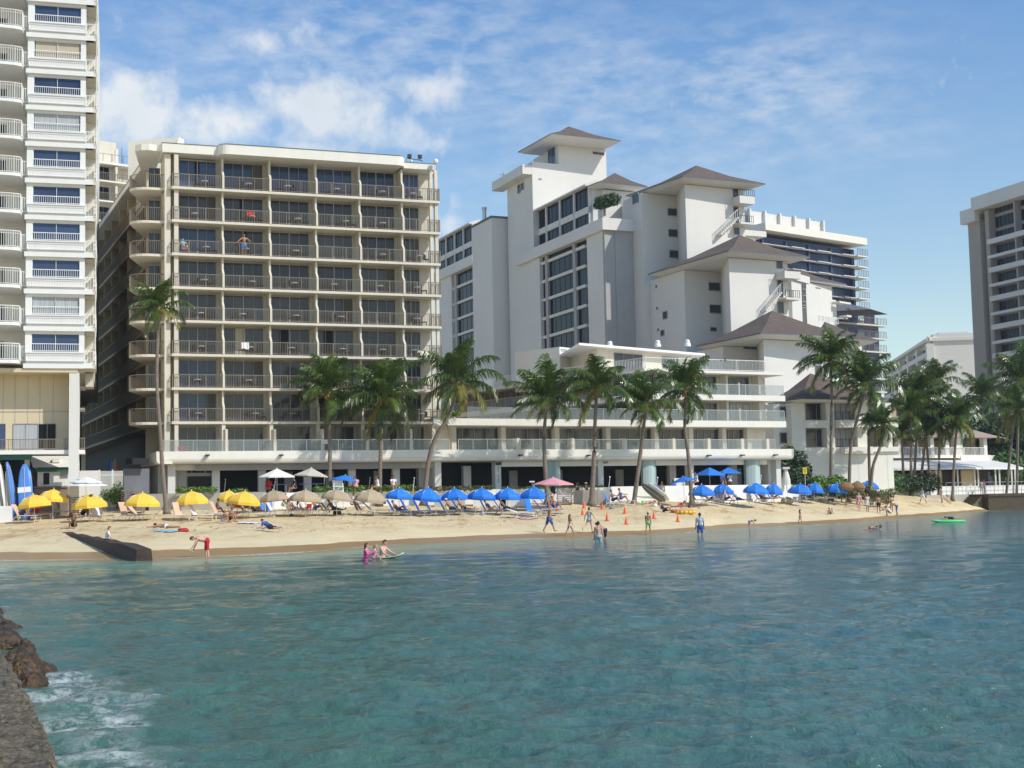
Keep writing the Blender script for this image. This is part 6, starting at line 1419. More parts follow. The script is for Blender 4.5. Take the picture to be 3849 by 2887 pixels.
# ---------------------------------------------------------------- loungers
def lounger_proto(fab, back=48, frame='white_metal'):
    f = MB()
    for y in (-.3, .3):
        f.tube([(-.02, y, .33), (1.3, y, .31)], .018, 5)
        for x in (.12, 1.15): f.tube([(x, y, .32), (x + (.06 if x > .5 else -.06), y, 0)], .016, 5)
        f.tube([(-.35, y, .02), (-.05, y, .32)], .016, 5)
    f.tube([(1.15, -.3, .31), (1.15, .3, .31)], .014, 4)
    s = MB(); n = 8
    for k in range(n):
        x0, x1 = 1.32 * k / n, 1.32 * (k + 1) / n; zz = lambda x: .34 - .03 * math.sin(math.pi * x / 1.32)
        s.q((x0, -.29, zz(x0)), (x1, -.29, zz(x1)), (x1, .29, zz(x1)), (x0, .29, zz(x0))); s.q((x0, -.29, zz(x0) - .035), (x0, .29, zz(x0) - .035), (x1, .29, zz(x1) - .035), (x1, -.29, zz(x1) - .035))
        s.q((x0, -.29, zz(x0) - .035), (x1, -.29, zz(x1) - .035), (x1, -.29, zz(x1)), (x0, -.29, zz(x0))); s.q((x0, .29, zz(x0) - .035), (x0, .29, zz(x0)), (x1, .29, zz(x1)), (x1, .29, zz(x1) - .035))
    b = MB(); a = R(back); Lb = .78
    for k in range(6):
        t0, t1 = Lb * k / 6, Lb * (k + 1) / 6
        def pt_(t, y, o): return (-t * math.cos(a) - o * math.sin(a) * -1, y, .34 + t * math.sin(a) + o * math.cos(a) * 0 + .05 * math.sin(t * 2.6))
        b.q(pt_(t0, -.29, 0), pt_(t0, .29, 0), pt_(t1, .29, 0), pt_(t1, -.29, 0)); b.q(pt_(t0, -.29, -.04), pt_(t1, -.29, -.04), pt_(t1, .29, -.04), pt_(t0, .29, -.04))
        b.q(pt_(t0, -.29, 0), pt_(t1, -.29, 0), pt_(t1, -.29, -.04), pt_(t0, -.29, -.04)); b.q(pt_(t0, .29, 0), pt_(t0, .29, -.04), pt_(t1, .29, -.04), pt_(t1, .29, 0))
    b.q(pt_(Lb, -.29, 0), pt_(Lb, .29, 0), pt_(Lb, .29, -.04), pt_(Lb, -.29, -.04))
    return dict(frame=mesh_of('frame', f, frame), seat=mesh_of('seat', s, fab), backrest=mesh_of('backrest', b, fab))
LP_ = {}
def lounger(px, py, rz, fab, label, group, back=48, sc=1.):
    key = (fab, back)
    if key not in LP_: LP_[key] = lounger_proto(fab, back, 'steel' if fab == 'fabric_navy' else 'white_metal')
    g = ong(px, py); o = root('sun_lounger', label, 'lounger', tuple(g + Vector((0, 0, .0))), group, R(rz)); sc = sc * (1.12 if px < 2500 else 1.2); o.scale = (sc, sc, sc)
    for n_ in ('frame', 'seat', 'backrest'): c = bpy.data.objects.new(n_, LP_[key][n_]); COL.objects.link(c); c.parent = o
    return o
LG = 'cream sun loungers under the yellow umbrellas'; LW_ = 'white sun loungers under the beige umbrellas'; LB_ = 'blue sun loungers'
for px, py, rz, fab, lab, grp, bk in [
    (75, 1958, -8, 'fabric_peach', 'cream lounger holding the man in blue at the left', LG, 55), (120, 1952, 8, 'fabric_peach', 'cream lounger with a reclining woman in pink', LG, 50), (-8, 1952, 0, 'fabric_peach', 'cream lounger cut by the left edge', LG, 45),
    (150, 1938, 25, 'fabric_peach', 'empty cream lounger behind the reclining woman', LG, 62), (212, 1942, -12, 'fabric_peach', 'cream lounger with high back beside the brown umbrella figure', LG, 68), (300, 1960, 10, 'fabric_peach', 'lounger with the seated figure under the patched umbrella', LG, 58),
    (362, 1958, -35, 'fabric_stripe', 'blue and white striped lounger turned toward the water', LG, 70), (470, 1956, -28, 'fabric_peach', 'peach lounger with tall back under the fourth yellow umbrella, left one', LG, 68), (510, 1953, -8, 'fabric_peach', 'low cream lounger under the fourth yellow umbrella, right one', LG, 48),
    (672, 1958, -32, 'fabric_peach', 'lilac-grey lounger under the solitary yellow umbrella, left one', LG, 70), (735, 1956, -10, 'fabric_white', 'white lounger under the solitary yellow umbrella, right one', LG, 55), (815, 1950, -10, 'fabric_peach', 'shaded lounger behind the seated family', LG, 60), (878, 1940, -8, 'fabric_white', 'white lounger behind the crouching children', LG, 60),
    (925, 1944, 0, 'fabric_peach', 'cream lounger with a reclining woman under the right yellow umbrella', LG, 50),
    (1022, 1938, -8, 'fabric_white', 'white towelled lounger, first under the beige umbrellas', LW_, 58), (1085, 1938, -5, 'fabric_white', 'white towelled lounger with the woman in sunglasses', LW_, 58), (1125, 1938, -5, 'fabric_white', 'white towelled lounger with the reader', LW_, 58), (1165, 1936, -5, 'fabric_white', 'white towelled lounger at the right of the reader', LW_, 62),
    (1230, 1938, -3, 'fabric_tan', 'shaded tan lounger beneath the third beige umbrella', LW_, 50), (1345, 1938, -8, 'fabric_tan', 'empty olive-tan lounger in the sun', LW_, 62), (1395, 1936, -3, 'fabric_stripe', 'lounger with patterned towel below the fourth beige umbrella', LW_, 40),
    (1480, 1940, -6, 'fabric_navy', 'first blue lounger of the long row', LB_, 58), (1530, 1940, -6, 'fabric_navy', 'second blue lounger of the long row', LB_, 60), (1575, 1938, -6, 'fabric_navy', 'third blue lounger of the long row, back catching shade', LB_, 62), (1618, 1938, -6, 'fabric_navy', 'fourth blue lounger of the long row, sunlit back edge', LB_, 62),
    (1672, 1936, -6, 'fabric_navy', 'blue lounger with a resting man, under the third umbrella', LB_, 58), (1722, 1934, -4, 'fabric_navy', 'blue lounger with crossed legs at its end, left of the fourth umbrella', LB_, 55), (1825, 1936, -6, 'fabric_navy', 'blue lounger with raised knees under the fifth umbrella', LB_, 62), (1880, 1934, -4, 'fabric_navy', 'shaded blue lounger with a man lying back', LB_, 55),
    (1945, 1946, -18, 'fabric_white', 'low white towelled lounger lying flat near the sixth umbrella', LB_, 15), (1992, 1940, -40, 'fabric_blue', 'bright blue lounger with upright back facing the sea', LB_, 72), (2035, 1936, -8, 'fabric_navy', 'blue lounger with white towel in the sun', LB_, 52), (2060, 1930, -6, 'fabric_blue', 'blue lounger with the yellow-capped sunbather', LB_, 50),
    (2290, 1906, -12, 'fabric_blue', 'blue lounger with a sunlit seated couple, left one', LB_, 55), (2325, 1900, -8, 'fabric_blue', 'low blue lounger beside the sunlit couple', LB_, 30),
    (2615, 1896, 0, 'fabric_navy', 'shaded blue lounger under the umbrella by the lifeguard chair', LB_, 60), (2650, 1898, -8, 'fabric_navy', 'blue lounger with bent legs right of the lifeguard chair', LB_, 45), (2712, 1898, -12, 'fabric_navy', 'blue lounger with a pale man sitting upright', LB_, 62), (2755, 1896, -14, 'fabric_navy', 'blue lounger with a man in grey lying back', LB_, 40),
    (2850, 1890, -15, 'fabric_navy', 'blue lounger with the woman in a white cap', LB_, 50), (2895, 1888, -18, 'fabric_blue', 'bright blue lounger with steep back under the right pair', LB_, 62), (2975, 1884, -18, 'fabric_navy', 'blue lounger in shade left of the sign post', LB_, 62), (3012, 1886, -18, 'fabric_navy', 'dark lounger with a white towel, front row', LB_, 58),
    (3062, 1876, -22, 'fabric_blue', 'bright blue lounger, left of three sloping toward the sea', LB_, 55), (3088, 1888, -22, 'fabric_white', 'white towelled lounger with a lying sunbather, nearest the water', LB_, 20), (3115, 1872, -22, 'fabric_navy', 'blue lounger in front of the thatched parasols, left one', LB_, 60), (3142, 1872, -22, 'fabric_navy', 'blue lounger in front of the thatched parasols, right one', LB_, 60), (3232, 1862, -22, 'fabric_blue', 'blue lounger behind the walking women', LB_, 60)]:
    lounger(px, py, rz, fab, lab, grp, bk)
# stacked loungers
def stack(px, py, D, n, w, lab, zb=None, mt='stack_brown'):
    c = P(px, py, D); z = gzf(c.x, c.y) if zb is None else zb; grp = lab
    m = MB(); m.box(WF, -w / 2, w / 2, -.32, .32, .02, .07); m.box(WF, -w / 2, -w / 2 + .06, -.34, .34, 0, .15); m.box(WF, w / 2 - .06, w / 2, -.34, .34, 0, .15); me = mesh_of('stacked_lounger', m, mt)
    for i in range(n):
        o = bpy.data.objects.new('stacked_lounger', me); COL.objects.link(o); o.location = (c.x + .03 * ((i * 7) % 3 - 1), c.y, z + i * .152)
        tag(o, f'folded lounger in the {lab}, {ORD[i]} from the bottom', 'lounger', grp)
stack(298, 1870, 98, 10, 1.2, 'left brown stack under the vented parasol'); stack(348, 1870, 98.3, 10, 1.2, 'right brown stack under the vented parasol')
stack(482, 1870, 103, 11, .9, 'stack left of the alley fence'); stack(518, 1870, 102.5, 10, .9, 'stack beside the lone palm')
stack(2122, 1885, 112, 9, 1.2, 'stack behind the pink parasol pole')
m = MB(); c = P(2180, 1880, 112.7); m.box(WF, c.x - .5, c.x + 1.4, c.y, c.y + .6, 1.9, 3.1); single('storage_cabinet', m, 'promenade', 'concrete cabinet box against the wall behind the women in black', 'cabinet')
m = MB(); c = P(2262, 1880, 112.9); m.box(WF, c.x - .35, c.x + .35, c.y, c.y + .5, 1.9, 3.05); single('storage_cabinet', m, 'promenade', 'narrow concrete cabinet just right of the swollen palm foot', 'cabinet')
for px, w, lab in ((1840, 2.6, 'white storage chest behind the fourth and fifth blue umbrellas'), (1930, 2.0, 'white storage chest with lid line behind the sixth blue umbrella'), (1690, 2.4, 'long tan storage chest behind the third blue umbrella')):
    c = P(px, 1900, 110 if px > 1700 else 109); z = gzf(c.x, c.y); o = root('storage_chest', lab, 'chest', (c.x, c.y, z)); m = MB(); m.box(WF, c.x - w / 2, c.x + w / 2, c.y, c.y + .9, z - .1, z + .72); part('box', m, 'fabric_white' if px > 1700 else 'fabric_grey', o); m = MB(); m.box(WF, c.x - w / 2 - .04, c.x + w / 2 + .04, c.y - .04, c.y + .94, z + .72, z + .82); part('lid', m, 'white_paint', o)
# ladder chairs
def ladder_chair(px, py, lab, h=1.9):
    g = ong(px, py); o = root('lookout_chair', lab, 'lookout chair', tuple(g), None, R(12)); m = MB()
    for x in (-.38, .38): m.tube([(x * 1.15, -.4, 0), (x * .9, -.1, h)], .04, 5); m.tube([(x * 1.15, .55, 0), (x * .9, .3, h)], .04, 5)
    part_o = MB()
    for k in range(5): t = (k + .5) / 5.2; part_o.box(WF, -.42, .42, -.4 + .3 * t - .04, -.4 + .3 * t + .04, h * t - .03, h * t + .03)
    s = MB(); s.box(WF, -.42, .42, -.15, .4, h * .62, h * .62 + .05); s.box(WF, -.4, .4, .36, .42, h * .62, h + .25)
    for n_, mm2, mt in (('legs', m, 'white_metal'), ('rungs', part_o, 'white_metal'), ('seat', s, 'white_metal')):
        c = bpy.data.objects.new(n_, mesh_of(n_, mm2, mt)); COL.objects.link(c); c.parent = o
ladder_chair(1272, 1908, 'white ladder-like lookout chair under the third beige umbrella', 1.9); ladder_chair(2558, 1882, 'white lifeguard ladder chair under the flat blue umbrella', 1.7)
# cones
cone = MB(); cone.lathe((0, 0, 0), [(.17, .03), (.16, .05), (.10, .35), (.035, .7), (0, .71)], 10); CONE = mesh_of('body', cone, 'cone_orange', smooth=True); cb_ = MB(); cb_.box(WF, -.2, .2, -.2, .2, 0, .035); CB = mesh_of('base', cb_, 'cone_orange')
for px, py, lab in ((2095, 1922, 'beside the yellow-capped sunbather'), (2195, 1910, 'behind another cone, near the woman with a bag'), (2190, 1937, 'left of the girl with outstretched arms'), (2264, 1916, 'in front of the seated couple'), (2349, 1931, 'behind right, between the couple and the water'), (2282, 1957, 'just right of the girl in a swimsuit'), (2354, 1972, 'nearest the water in the middle'), (2458, 1950, 'right of the figure in green shorts'), (2548, 1962, 'rightmost, below the pink inflatable')):
    g = ong(px, py); o = root('traffic_cone', 'orange cone on the sand, ' + lab, 'cone', tuple(g), 'orange cones marking the sand lane'); o.scale = (.78, .78, .78)
    for n_, me in (('body', CONE), ('base', CB)): c = bpy.data.objects.new(n_, me); COL.objects.link(c); c.parent = o
# signs and small things
g = P(3028, 1850, 131); g.z = gzf(g.x, g.y); o = root('sign_post', 'yellow rectangular warning sign on a thin pole', 'sign', tuple(g)); m = MB(); zt_ = P(3026, 1757, 131).z; m.tube([g, (g.x, g.y, zt_)], .04, 6); part('post', m, 'steel', o)
m = MB(); zb_ = P(3026, 1781, 131).z; m.box(WF, g.x - .2, g.x + .2, g.y - .06, g.y - .03, zb_, zt_); part('panel', m, 'yellow_sign', o)
m = MB(); m.box(WF, g.x - .12, g.x + .12, g.y - .07, g.y - .062, zb_ + .18, zb_ + .21); m.box(WF, g.x - .1, g.x + .1, g.y - .07, g.y - .062, zb_ + .3, zb_ + .33); m.box(WF, g.x - .12, g.x + .12, g.y - .07, g.y - .062, zb_ + .42, zb_ + .45); part('text_lines', m, 'letter_dark', o)
c = P(2955, 1810, 131); o = root('stone_post', 'bulbous white stone post with square cap at the wall end', 'post', (c.x, c.y, 3.3)); m = MB(); m.lathe((c.x, c.y, 3.3), [(.42, 0), (.4, .5), (.28, 1.0), (.18, 1.35), (.18, 1.5)], 12); part('shaft', m, 'white_stucco', o); m = MB(); m.box(WF, c.x - .33, c.x + .33, c.y - .33, c.y + .33, 4.8, 5.0); part('cap', m, 'white_stucco', o)
c = P(2000, 1815, 111.5); o = root('notice_board', 'small white notice on a thin post left of the pink parasol', 'sign', (c.x, c.y, 2.1)); m = MB(); m.tube([(c.x, c.y, 2.1), (c.x, c.y, P(2000, 1812, 111.5).z)], .02, 5); part('post', m, 'steel', o); m = MB(); m.box(WF, c.x - .21, c.x + .21, c.y - .05, c.y - .03, P(2000, 1813, 111.5).z, P(2000, 1808, 111.5).z); part('panel', m, 'white_paint', o)
c = P(2078, 1840, 108); m = MB(); m.ell((c.x, c.y, c.z), (.2, .15, .26), 10, 8); m.ell((c.x + .1, c.y, c.z - .22), (.12, .1, .14)); single('hanging_bag', m, 'cl_black', 'black bag hung on the pink parasol pole', 'bag')
for i, (px, yt) in enumerate([(842, 1806), (1030, 1797), (1215, 1796), (1386, 1800), (1552, 1802), (2288, 1798), (2468, 1800), (2858, 1792)]):
    D = 110.5 if px < 1700 else 114 + max(0, (px - 2300)) * .022; c = P(px, 1850, D); o = root('torch_pole', f'slim white torch pole on the terrace edge, {ORD[i]} from the left', 'torch', (c.x, c.y, 3.2), 'terrace torch poles'); z1 = P(px, yt, D).z; m = MB(); m.tube([(c.x, c.y, 3.2), (c.x + .12, c.y, z1)], .025, 5); part('pole', m, 'white_metal', o); m = MB(); m.lathe((c.x + .12, c.y, z1), [(.03, 0), (.06, .1), (.03, .15), (0, .16)], 8); part('burner', m, 'steel', o)
for i, px in enumerate((1030, 1075, 1150, 1190)):
    c = P(px, 1850, 109.3 + i * .2); o = root('terrace_table', ['blue-clothed table left of the first market umbrella pole', 'blue table between the market umbrellas', 'table under the right market umbrella', 'small table right of the market umbrellas'][i], 'table', (c.x, c.y, 3.27), 'terrace tables'); m = MB(); m.box(WF, c.x - .45, c.x + .45, c.y - .4, c.y + .4, 3.97, 4.02); part('top', m, 'board_blue', o); m = MB(); m.tube([(c.x, c.y, 3.27), (c.x, c.y, 3.97)], .04, 6); part('leg', m, 'steel', o)
def blob_item(name, px, py, s, mt, lab, cat, zoff=0):
    g = ong(px, py); r = np.random.default_rng(int(px * 13 + py)); m = MB(); m.ell((0, 0, 0), (1, 1, 1), 12, 8); V = []
    for v in m.v: n = 1 + .16 * math.sin(v[0] * 4 + px) * math.cos(v[1] * 5 + py) + .1 * math.sin(v[2] * 7 + v[0] * 3); V.append((g.x + v[0] * s[0] * n, g.y + v[1] * s[1] * n, g.z + s[2] * .75 + zoff + v[2] * s[2] * n))
    m.v = V; return single(name, m, mt, lab, cat, smooth=True)
def towel(px0, px1, py, mt, lab, dep=.9, tilt=0):
    a, b = ong(px0, py), ong(px1, py + tilt); m = MB(); n = 10; f = frame2(a, b); L = math.hypot(b.x - a.x, b.y - a.y)
    rows = []
    for i in range(n + 1):
        row = []
        for j in range(4): s_ = L * i / n; d_ = -dep / 2 + dep * j / 3; x, y, _ = f.w(s_, d_, 0); row.append((x, y, gzf(x, y) + .06 + .02 * math.sin(i * 1.9 + j)))
        rows.append(row)
    for i in range(n):
        for j in range(3): m.q(rows[i][j], rows[i + 1][j], rows[i + 1][j + 1], rows[i][j + 1])
    return single('towel', m, mt, lab, 'towel')
towel(588, 668, 1998, 'cl_sky', 'light blue towel under the sunbather lying on the open sand', 1.1, 4)
towel(905, 985, 1966, 'fabric_stripe', 'pale towel spread below the right yellow umbrella', 1.0, 4)
towel(1945, 2010, 1948, 'cl_palepink', 'pale pink towel on the sand below the sixth blue umbrella', 1.2, 5)
blob_item('beach_bag', 690, 1999, (.32, .2, .13), 'red_cloth', 'bright red bag at the feet of the sunbather on the open sand', 'bag')
blob_item('beach_bag', 1268, 1935, (.28, .2, .2), 'cl_black', 'black bag under the third beige umbrella', 'bag')
blob_item('beach_bag', 1095, 1942, (.16, .12, .12), 'cl_blue', 'small dark blue bag beneath the woman in sunglasses', 'bag')
blob_item('beach_bag', 2462, 1905, (.2, .15, .15), 'fabric_white', 'white bag beside the reclining figure in dark clothes', 'bag'); blob_item('beach_bag', 2404, 1897, (.22, .16, .14), 'fabric_white', 'white bundle left of the green toy', 'bag')
blob_item('sand_toy', 2418, 1897, (.18, .15, .2), 'plastic_green', 'bright green toy bucket shape on the sand', 'toy')
blob_item('water_bottle', 1815, 1938, (.1, .08, .18), 'cl_paleblue', 'clear plastic bottle and cup by the fifth umbrella pole', 'bottle')
blob_item('beach_bag', 2300, 1915, (.22, .15, .12), 'cl_purple', 'dark bag below the seated couple', 'bag'); blob_item('beach_bag', 3318, 1872, (.42, .3, .35), 'cl_black', 'large black bag between the standing men', 'bag')
blob_item('sand_mound', 2958, 1894, (.6, .5, .35), 'sand', 'small pile of sand in front of the umbrellas', 'sand pile')
for px, py, w, lab in ((2490, 1926, .0, ''),):
    pass
g = ong(2575, 1932); m = MB(); 
for k in range(14):
    a0, a1 = 2 * math.pi * k / 14, 2 * math.pi * (k + 1) / 14; m.tube([(g.x + .75 * math.cos(a0), g.y + .4 * math.sin(a0), g.z + .14), (g.x + .75 * math.cos(a1), g.y + .4 * math.sin(a1), g.z + .14)], .14, 8)
single('inflatable_float', m, 'tube_yellow', 'yellow and white inflatable ring at the childrens feet', 'inflatable', smooth=True)
blob_item('inflatable_float', 2548, 1928, (.62, .35, .14), 'tube_pink', 'crimson inflatable lilo beneath the children', 'inflatable')
# tank-like blue drums beside the bush
for px, lab in ((982, 'left blue water drum behind the first beige umbrella'), (1012, 'right blue water drum behind the first beige umbrella')):
    c = P(px, 1900, 103); z = gzf(c.x, c.y); m = MB(); m.lathe((c.x, c.y, z - .1), [(0, 0), (.24, 0), (.26, .3), (.24, .35), (.26, .7), (.2, .85), (0, .87)], 12); single('water_drum', m, 'board_blue', lab, 'drum', smooth=True)
# balcony furniture and laundry
tp = MB(); tp.lathe((0, 0, 0), [(.3, .68), (.3, .71), (0, .715)], 12); TTOP = mesh_of('top', tp, 'fabric_white'); tl = MB(); tl.tube([(0, 0, 0), (0, 0, .68)], .03, 5); tl.lathe((0, 0, 0), [(.2, 0), (.18, .03), (0, .04)], 8); TLEG = mesh_of('leg', tl, 'dark_metal')
cs = MB(); cs.box(WF, -.24, .24, -.24, .24, .40, .45); cs.box(WF, -.24, .24, .2, .25, .45, .9); 
for x in (-.21, .21):
    for y in (-.21, .21): cs.tube([(x, y, 0), (x, y, .42)], .02, 4)
CHAIR = mesh_of('chair', cs, 'dark_metal')
rown = ['eighth', 'seventh', 'sixth', 'fifth', 'fourth', 'third', 'second', 'top']
for k in range(8):
    for i in range(6):
        r = np.random.default_rng(k * 10 + i)
        if r.uniform() < .12: continue
        s = SP[i] + (SP[i + 1] - SP[i]) * r.uniform(.4, .7); p = F.w(s, .75, ZF[k] + .003)
        o = root('balcony_table', f'round pale table on the {rown[k]} balcony row, {ORD[i]} bay from the left', 'table', p, 'balcony tables of the cream hotel')
        for n_, me in (('top', TTOP), ('leg', TLEG)): c = bpy.data.objects.new(n_, me); COL.objects.link(c); c.parent = o
        for sg, nm in ((-1, 'left'), (1, 'right')):
            o = bpy.data.objects.new('balcony_chair', CHAIR); COL.objects.link(o); o.location = F.w(s + sg * .62, .85, ZF[k] + .003); o.rotation_euler = (0, 0, sg * 1.3 + r.uniform(-.4, .4)); tag(o, f'dark chair {nm} of the table, {rown[k]} balcony row, {ORD[i]} bay from left', 'chair', 'balcony chairs of the cream hotel')
def cloth_on(px0, py0, px1, py1, d, mt, lab):
    a, z1 = F.loc(px0, py0, d); b, z0 = F.loc(px1, py1, d); m = MB(); n = 6
    for i in range(n):
        x0, x1 = a + (b - a) * i / n, a + (b - a) * (i + 1) / n; o0, o1 = .03 * math.sin(i * 2.), .03 * math.sin((i + 1) * 2.); m.q(F.w(x0, d + o0, z0 + .04 * math.sin(i)), F.w(x1, d + o1, z0 + .04 * math.sin(i + 1)), F.w(x1, d + o1, z1), F.w(x0, d + o0, z1))
        m.q(F.w(x0, d + o0 + .03, z1), F.w(x1, d + o1 + .03, z1), F.w(x1, d + o1 + .03, z0 + .05), F.w(x0, d + o0 + .03, z0 + .05)); m.q(F.w(x0, d + o0, z1), F.w(x1, d + o1, z1), F.w(x1, d + o1 + .03, z1), F.w(x0, d + o0 + .03, z1))
    return single('hung_cloth', m, mt, lab, 'cloth')
cloth_on(928, 794, 956, 814, .5, 'red_cloth', 'red towel on a chair on the second-row balcony'); cloth_on(908, 1287, 936, 1312, -.04, 'fabric_white', 'white cloth with ragged top hung on the sixth-row railing')
cloth_on(1208, 1652, 1232, 1668, -1.56, 'fabric_white', 'small white towel on the glass balustrade by a palm'); cloth_on(668, 1678, 700, 1692, -1.0, 'red_cloth', 'red cloth behind the glass balustrade near the left corner'); cloth_on(1310, 1672, 1338, 1685, -1.0, 'board_blue', 'blue cloth behind the glass balustrade between two palms')
# ================================================================= PEOPLE
def V3(*a): return Vector(a)
def fk(lean=0, side=0, hipL=0, kneeL=0, hipR=0, kneeR=0, shL=(0, 8), elL=12, shR=(0, 8), elR=12, head=0, abL=4, abR=4, twist=0, armtwist=0, headyaw=0):
    """x lateral (left +), y forward, z up; angles in degrees. returns joints for a 1.75 m body with the pelvis at the origin"""
    J = {}; l = R(lean); sp_ = V3(math.sin(R(side)) * .5, math.sin(l), math.cos(l)).normalized(); J['pelvis'] = V3(0, 0, 0)
    rt_ = V3(1, 0, 0); fwd = rt_.cross(sp_) * -1
    J['belly'] = sp_ * .17; J['chest'] = sp_ * .36; J['neck'] = sp_ * .52
    hd = V3(0, math.sin(l + R(head)), math.cos(l + R(head))); J['headb'] = J['neck'] + hd * .07; J['head'] = J['neck'] + hd * .19; J['hdir'] = hd
    for s, nm, sh, el_ in ((1, 'L', shL, elL), (-1, 'R', shR, elR)):
        S = J['chest'] + sp_ * .10 + rt_ * (.19 * s); f, ab = sh
        a = l + math.pi + R(-f) ; base = V3(0, math.sin(R(f) + 0) , -math.cos(R(f)))
        d = V3(s * math.sin(R(ab)), math.sin(R(f)) * math.cos(R(ab)), -math.cos(R(f)) * math.cos(R(ab))).normalized()
        E = S + d * .29; d2 = V3(d.x * .6 + (-s * .1 if el_ > 30 else 0), math.sin(R(f + el_)) * math.cos(R(ab)), -math.cos(R(f + el_)) * math.cos(R(ab))).normalized()
        H = E + d2 * .26; J['sh' + nm] = S; J['el' + nm] = E; J['ha' + nm] = H; J['hd' + nm] = d2
    for s, nm, hp, kn, ab in ((1, 'L', hipL, kneeL, abL), (-1, 'R', hipR, kneeR, abR)):
        Hp = rt_ * (.09 * s) + V3(0, 0, -.04); a = R(hp); d = V3(s * math.sin(R(ab)), math.sin(a), -math.cos(a)).normalized(); K = Hp + d * .42
        b = R(hp - kn); d2 = V3(s * math.sin(R(ab)) * .3, math.sin(b), -math.cos(b)).normalized(); An = K + d2 * .41
        fd_ = V3(0, math.cos(b), math.sin(b)); J['hip' + nm] = Hp; J['kn' + nm] = K; J['an' + nm] = An; J['to' + nm] = An + (fd_ * .17 + d2 * .06)
    return J
SEG = [('pelvis', 'belly', .125, .115), ('belly', 'chest', .115, .135), ('chest', 'neck', .13, .07), ('neck', 'headb', .058, .055), ('shL', 'shR', .065, .065), ('hipL', 'hipR', .115, .115)]
for s in 'LR': SEG += [('chest', 'sh' + s, .10, .06), ('sh' + s, 'el' + s, .052, .040), ('el' + s, 'ha' + s, .040, .028), ('hip' + s, 'kn' + s, .088, .055), ('kn' + s, 'an' + s, .056, .036), ('an' + s, 'to' + s, .040, .028)]
def capsule(m, a, b, ra, rb, n=10):
    d = (b - a); L = d.length
    if L < 1e-4: m.ell(a, (ra,) * 3, 10, 8); return
    d = d / L; pts = [a - d * ra * .98, a - d * ra * .7, a - d * ra * .25]; rr = [ra * .15, ra * .7, ra * .97]
    for t in (0, .33, .66, 1): pts.append(a + d * L * t); rr.append(ra + (rb - ra) * t + (.006 * math.sin(math.pi * t)))
    pts += [b + d * rb * .25, b + d * rb * .7, b + d * rb * .98]; rr += [rb * .97, rb * .7, rb * .15]
    m.tube(pts, rr, n)
BODY = {}
def remesh(mb, vox, name):
    me = mesh_of(name, mb, 'skin_tan'); o = bpy.data.objects.new('tmp', me); COL.objects.link(o)
    md = o.modifiers.new('r', 'REMESH'); md.mode = 'VOXEL'; md.voxel_size = vox; md.use_smooth_shade = True
    s2 = o.modifiers.new('s', 'SMOOTH'); s2.factor = .5; s2.iterations = 2
    dgp = bpy.context.evaluated_depsgraph_get(); r = bpy.data.meshes.new_from_object(o.evaluated_get(dgp)); bpy.data.objects.remove(o); bpy.data.meshes.remove(me)
    r.name = name; return r
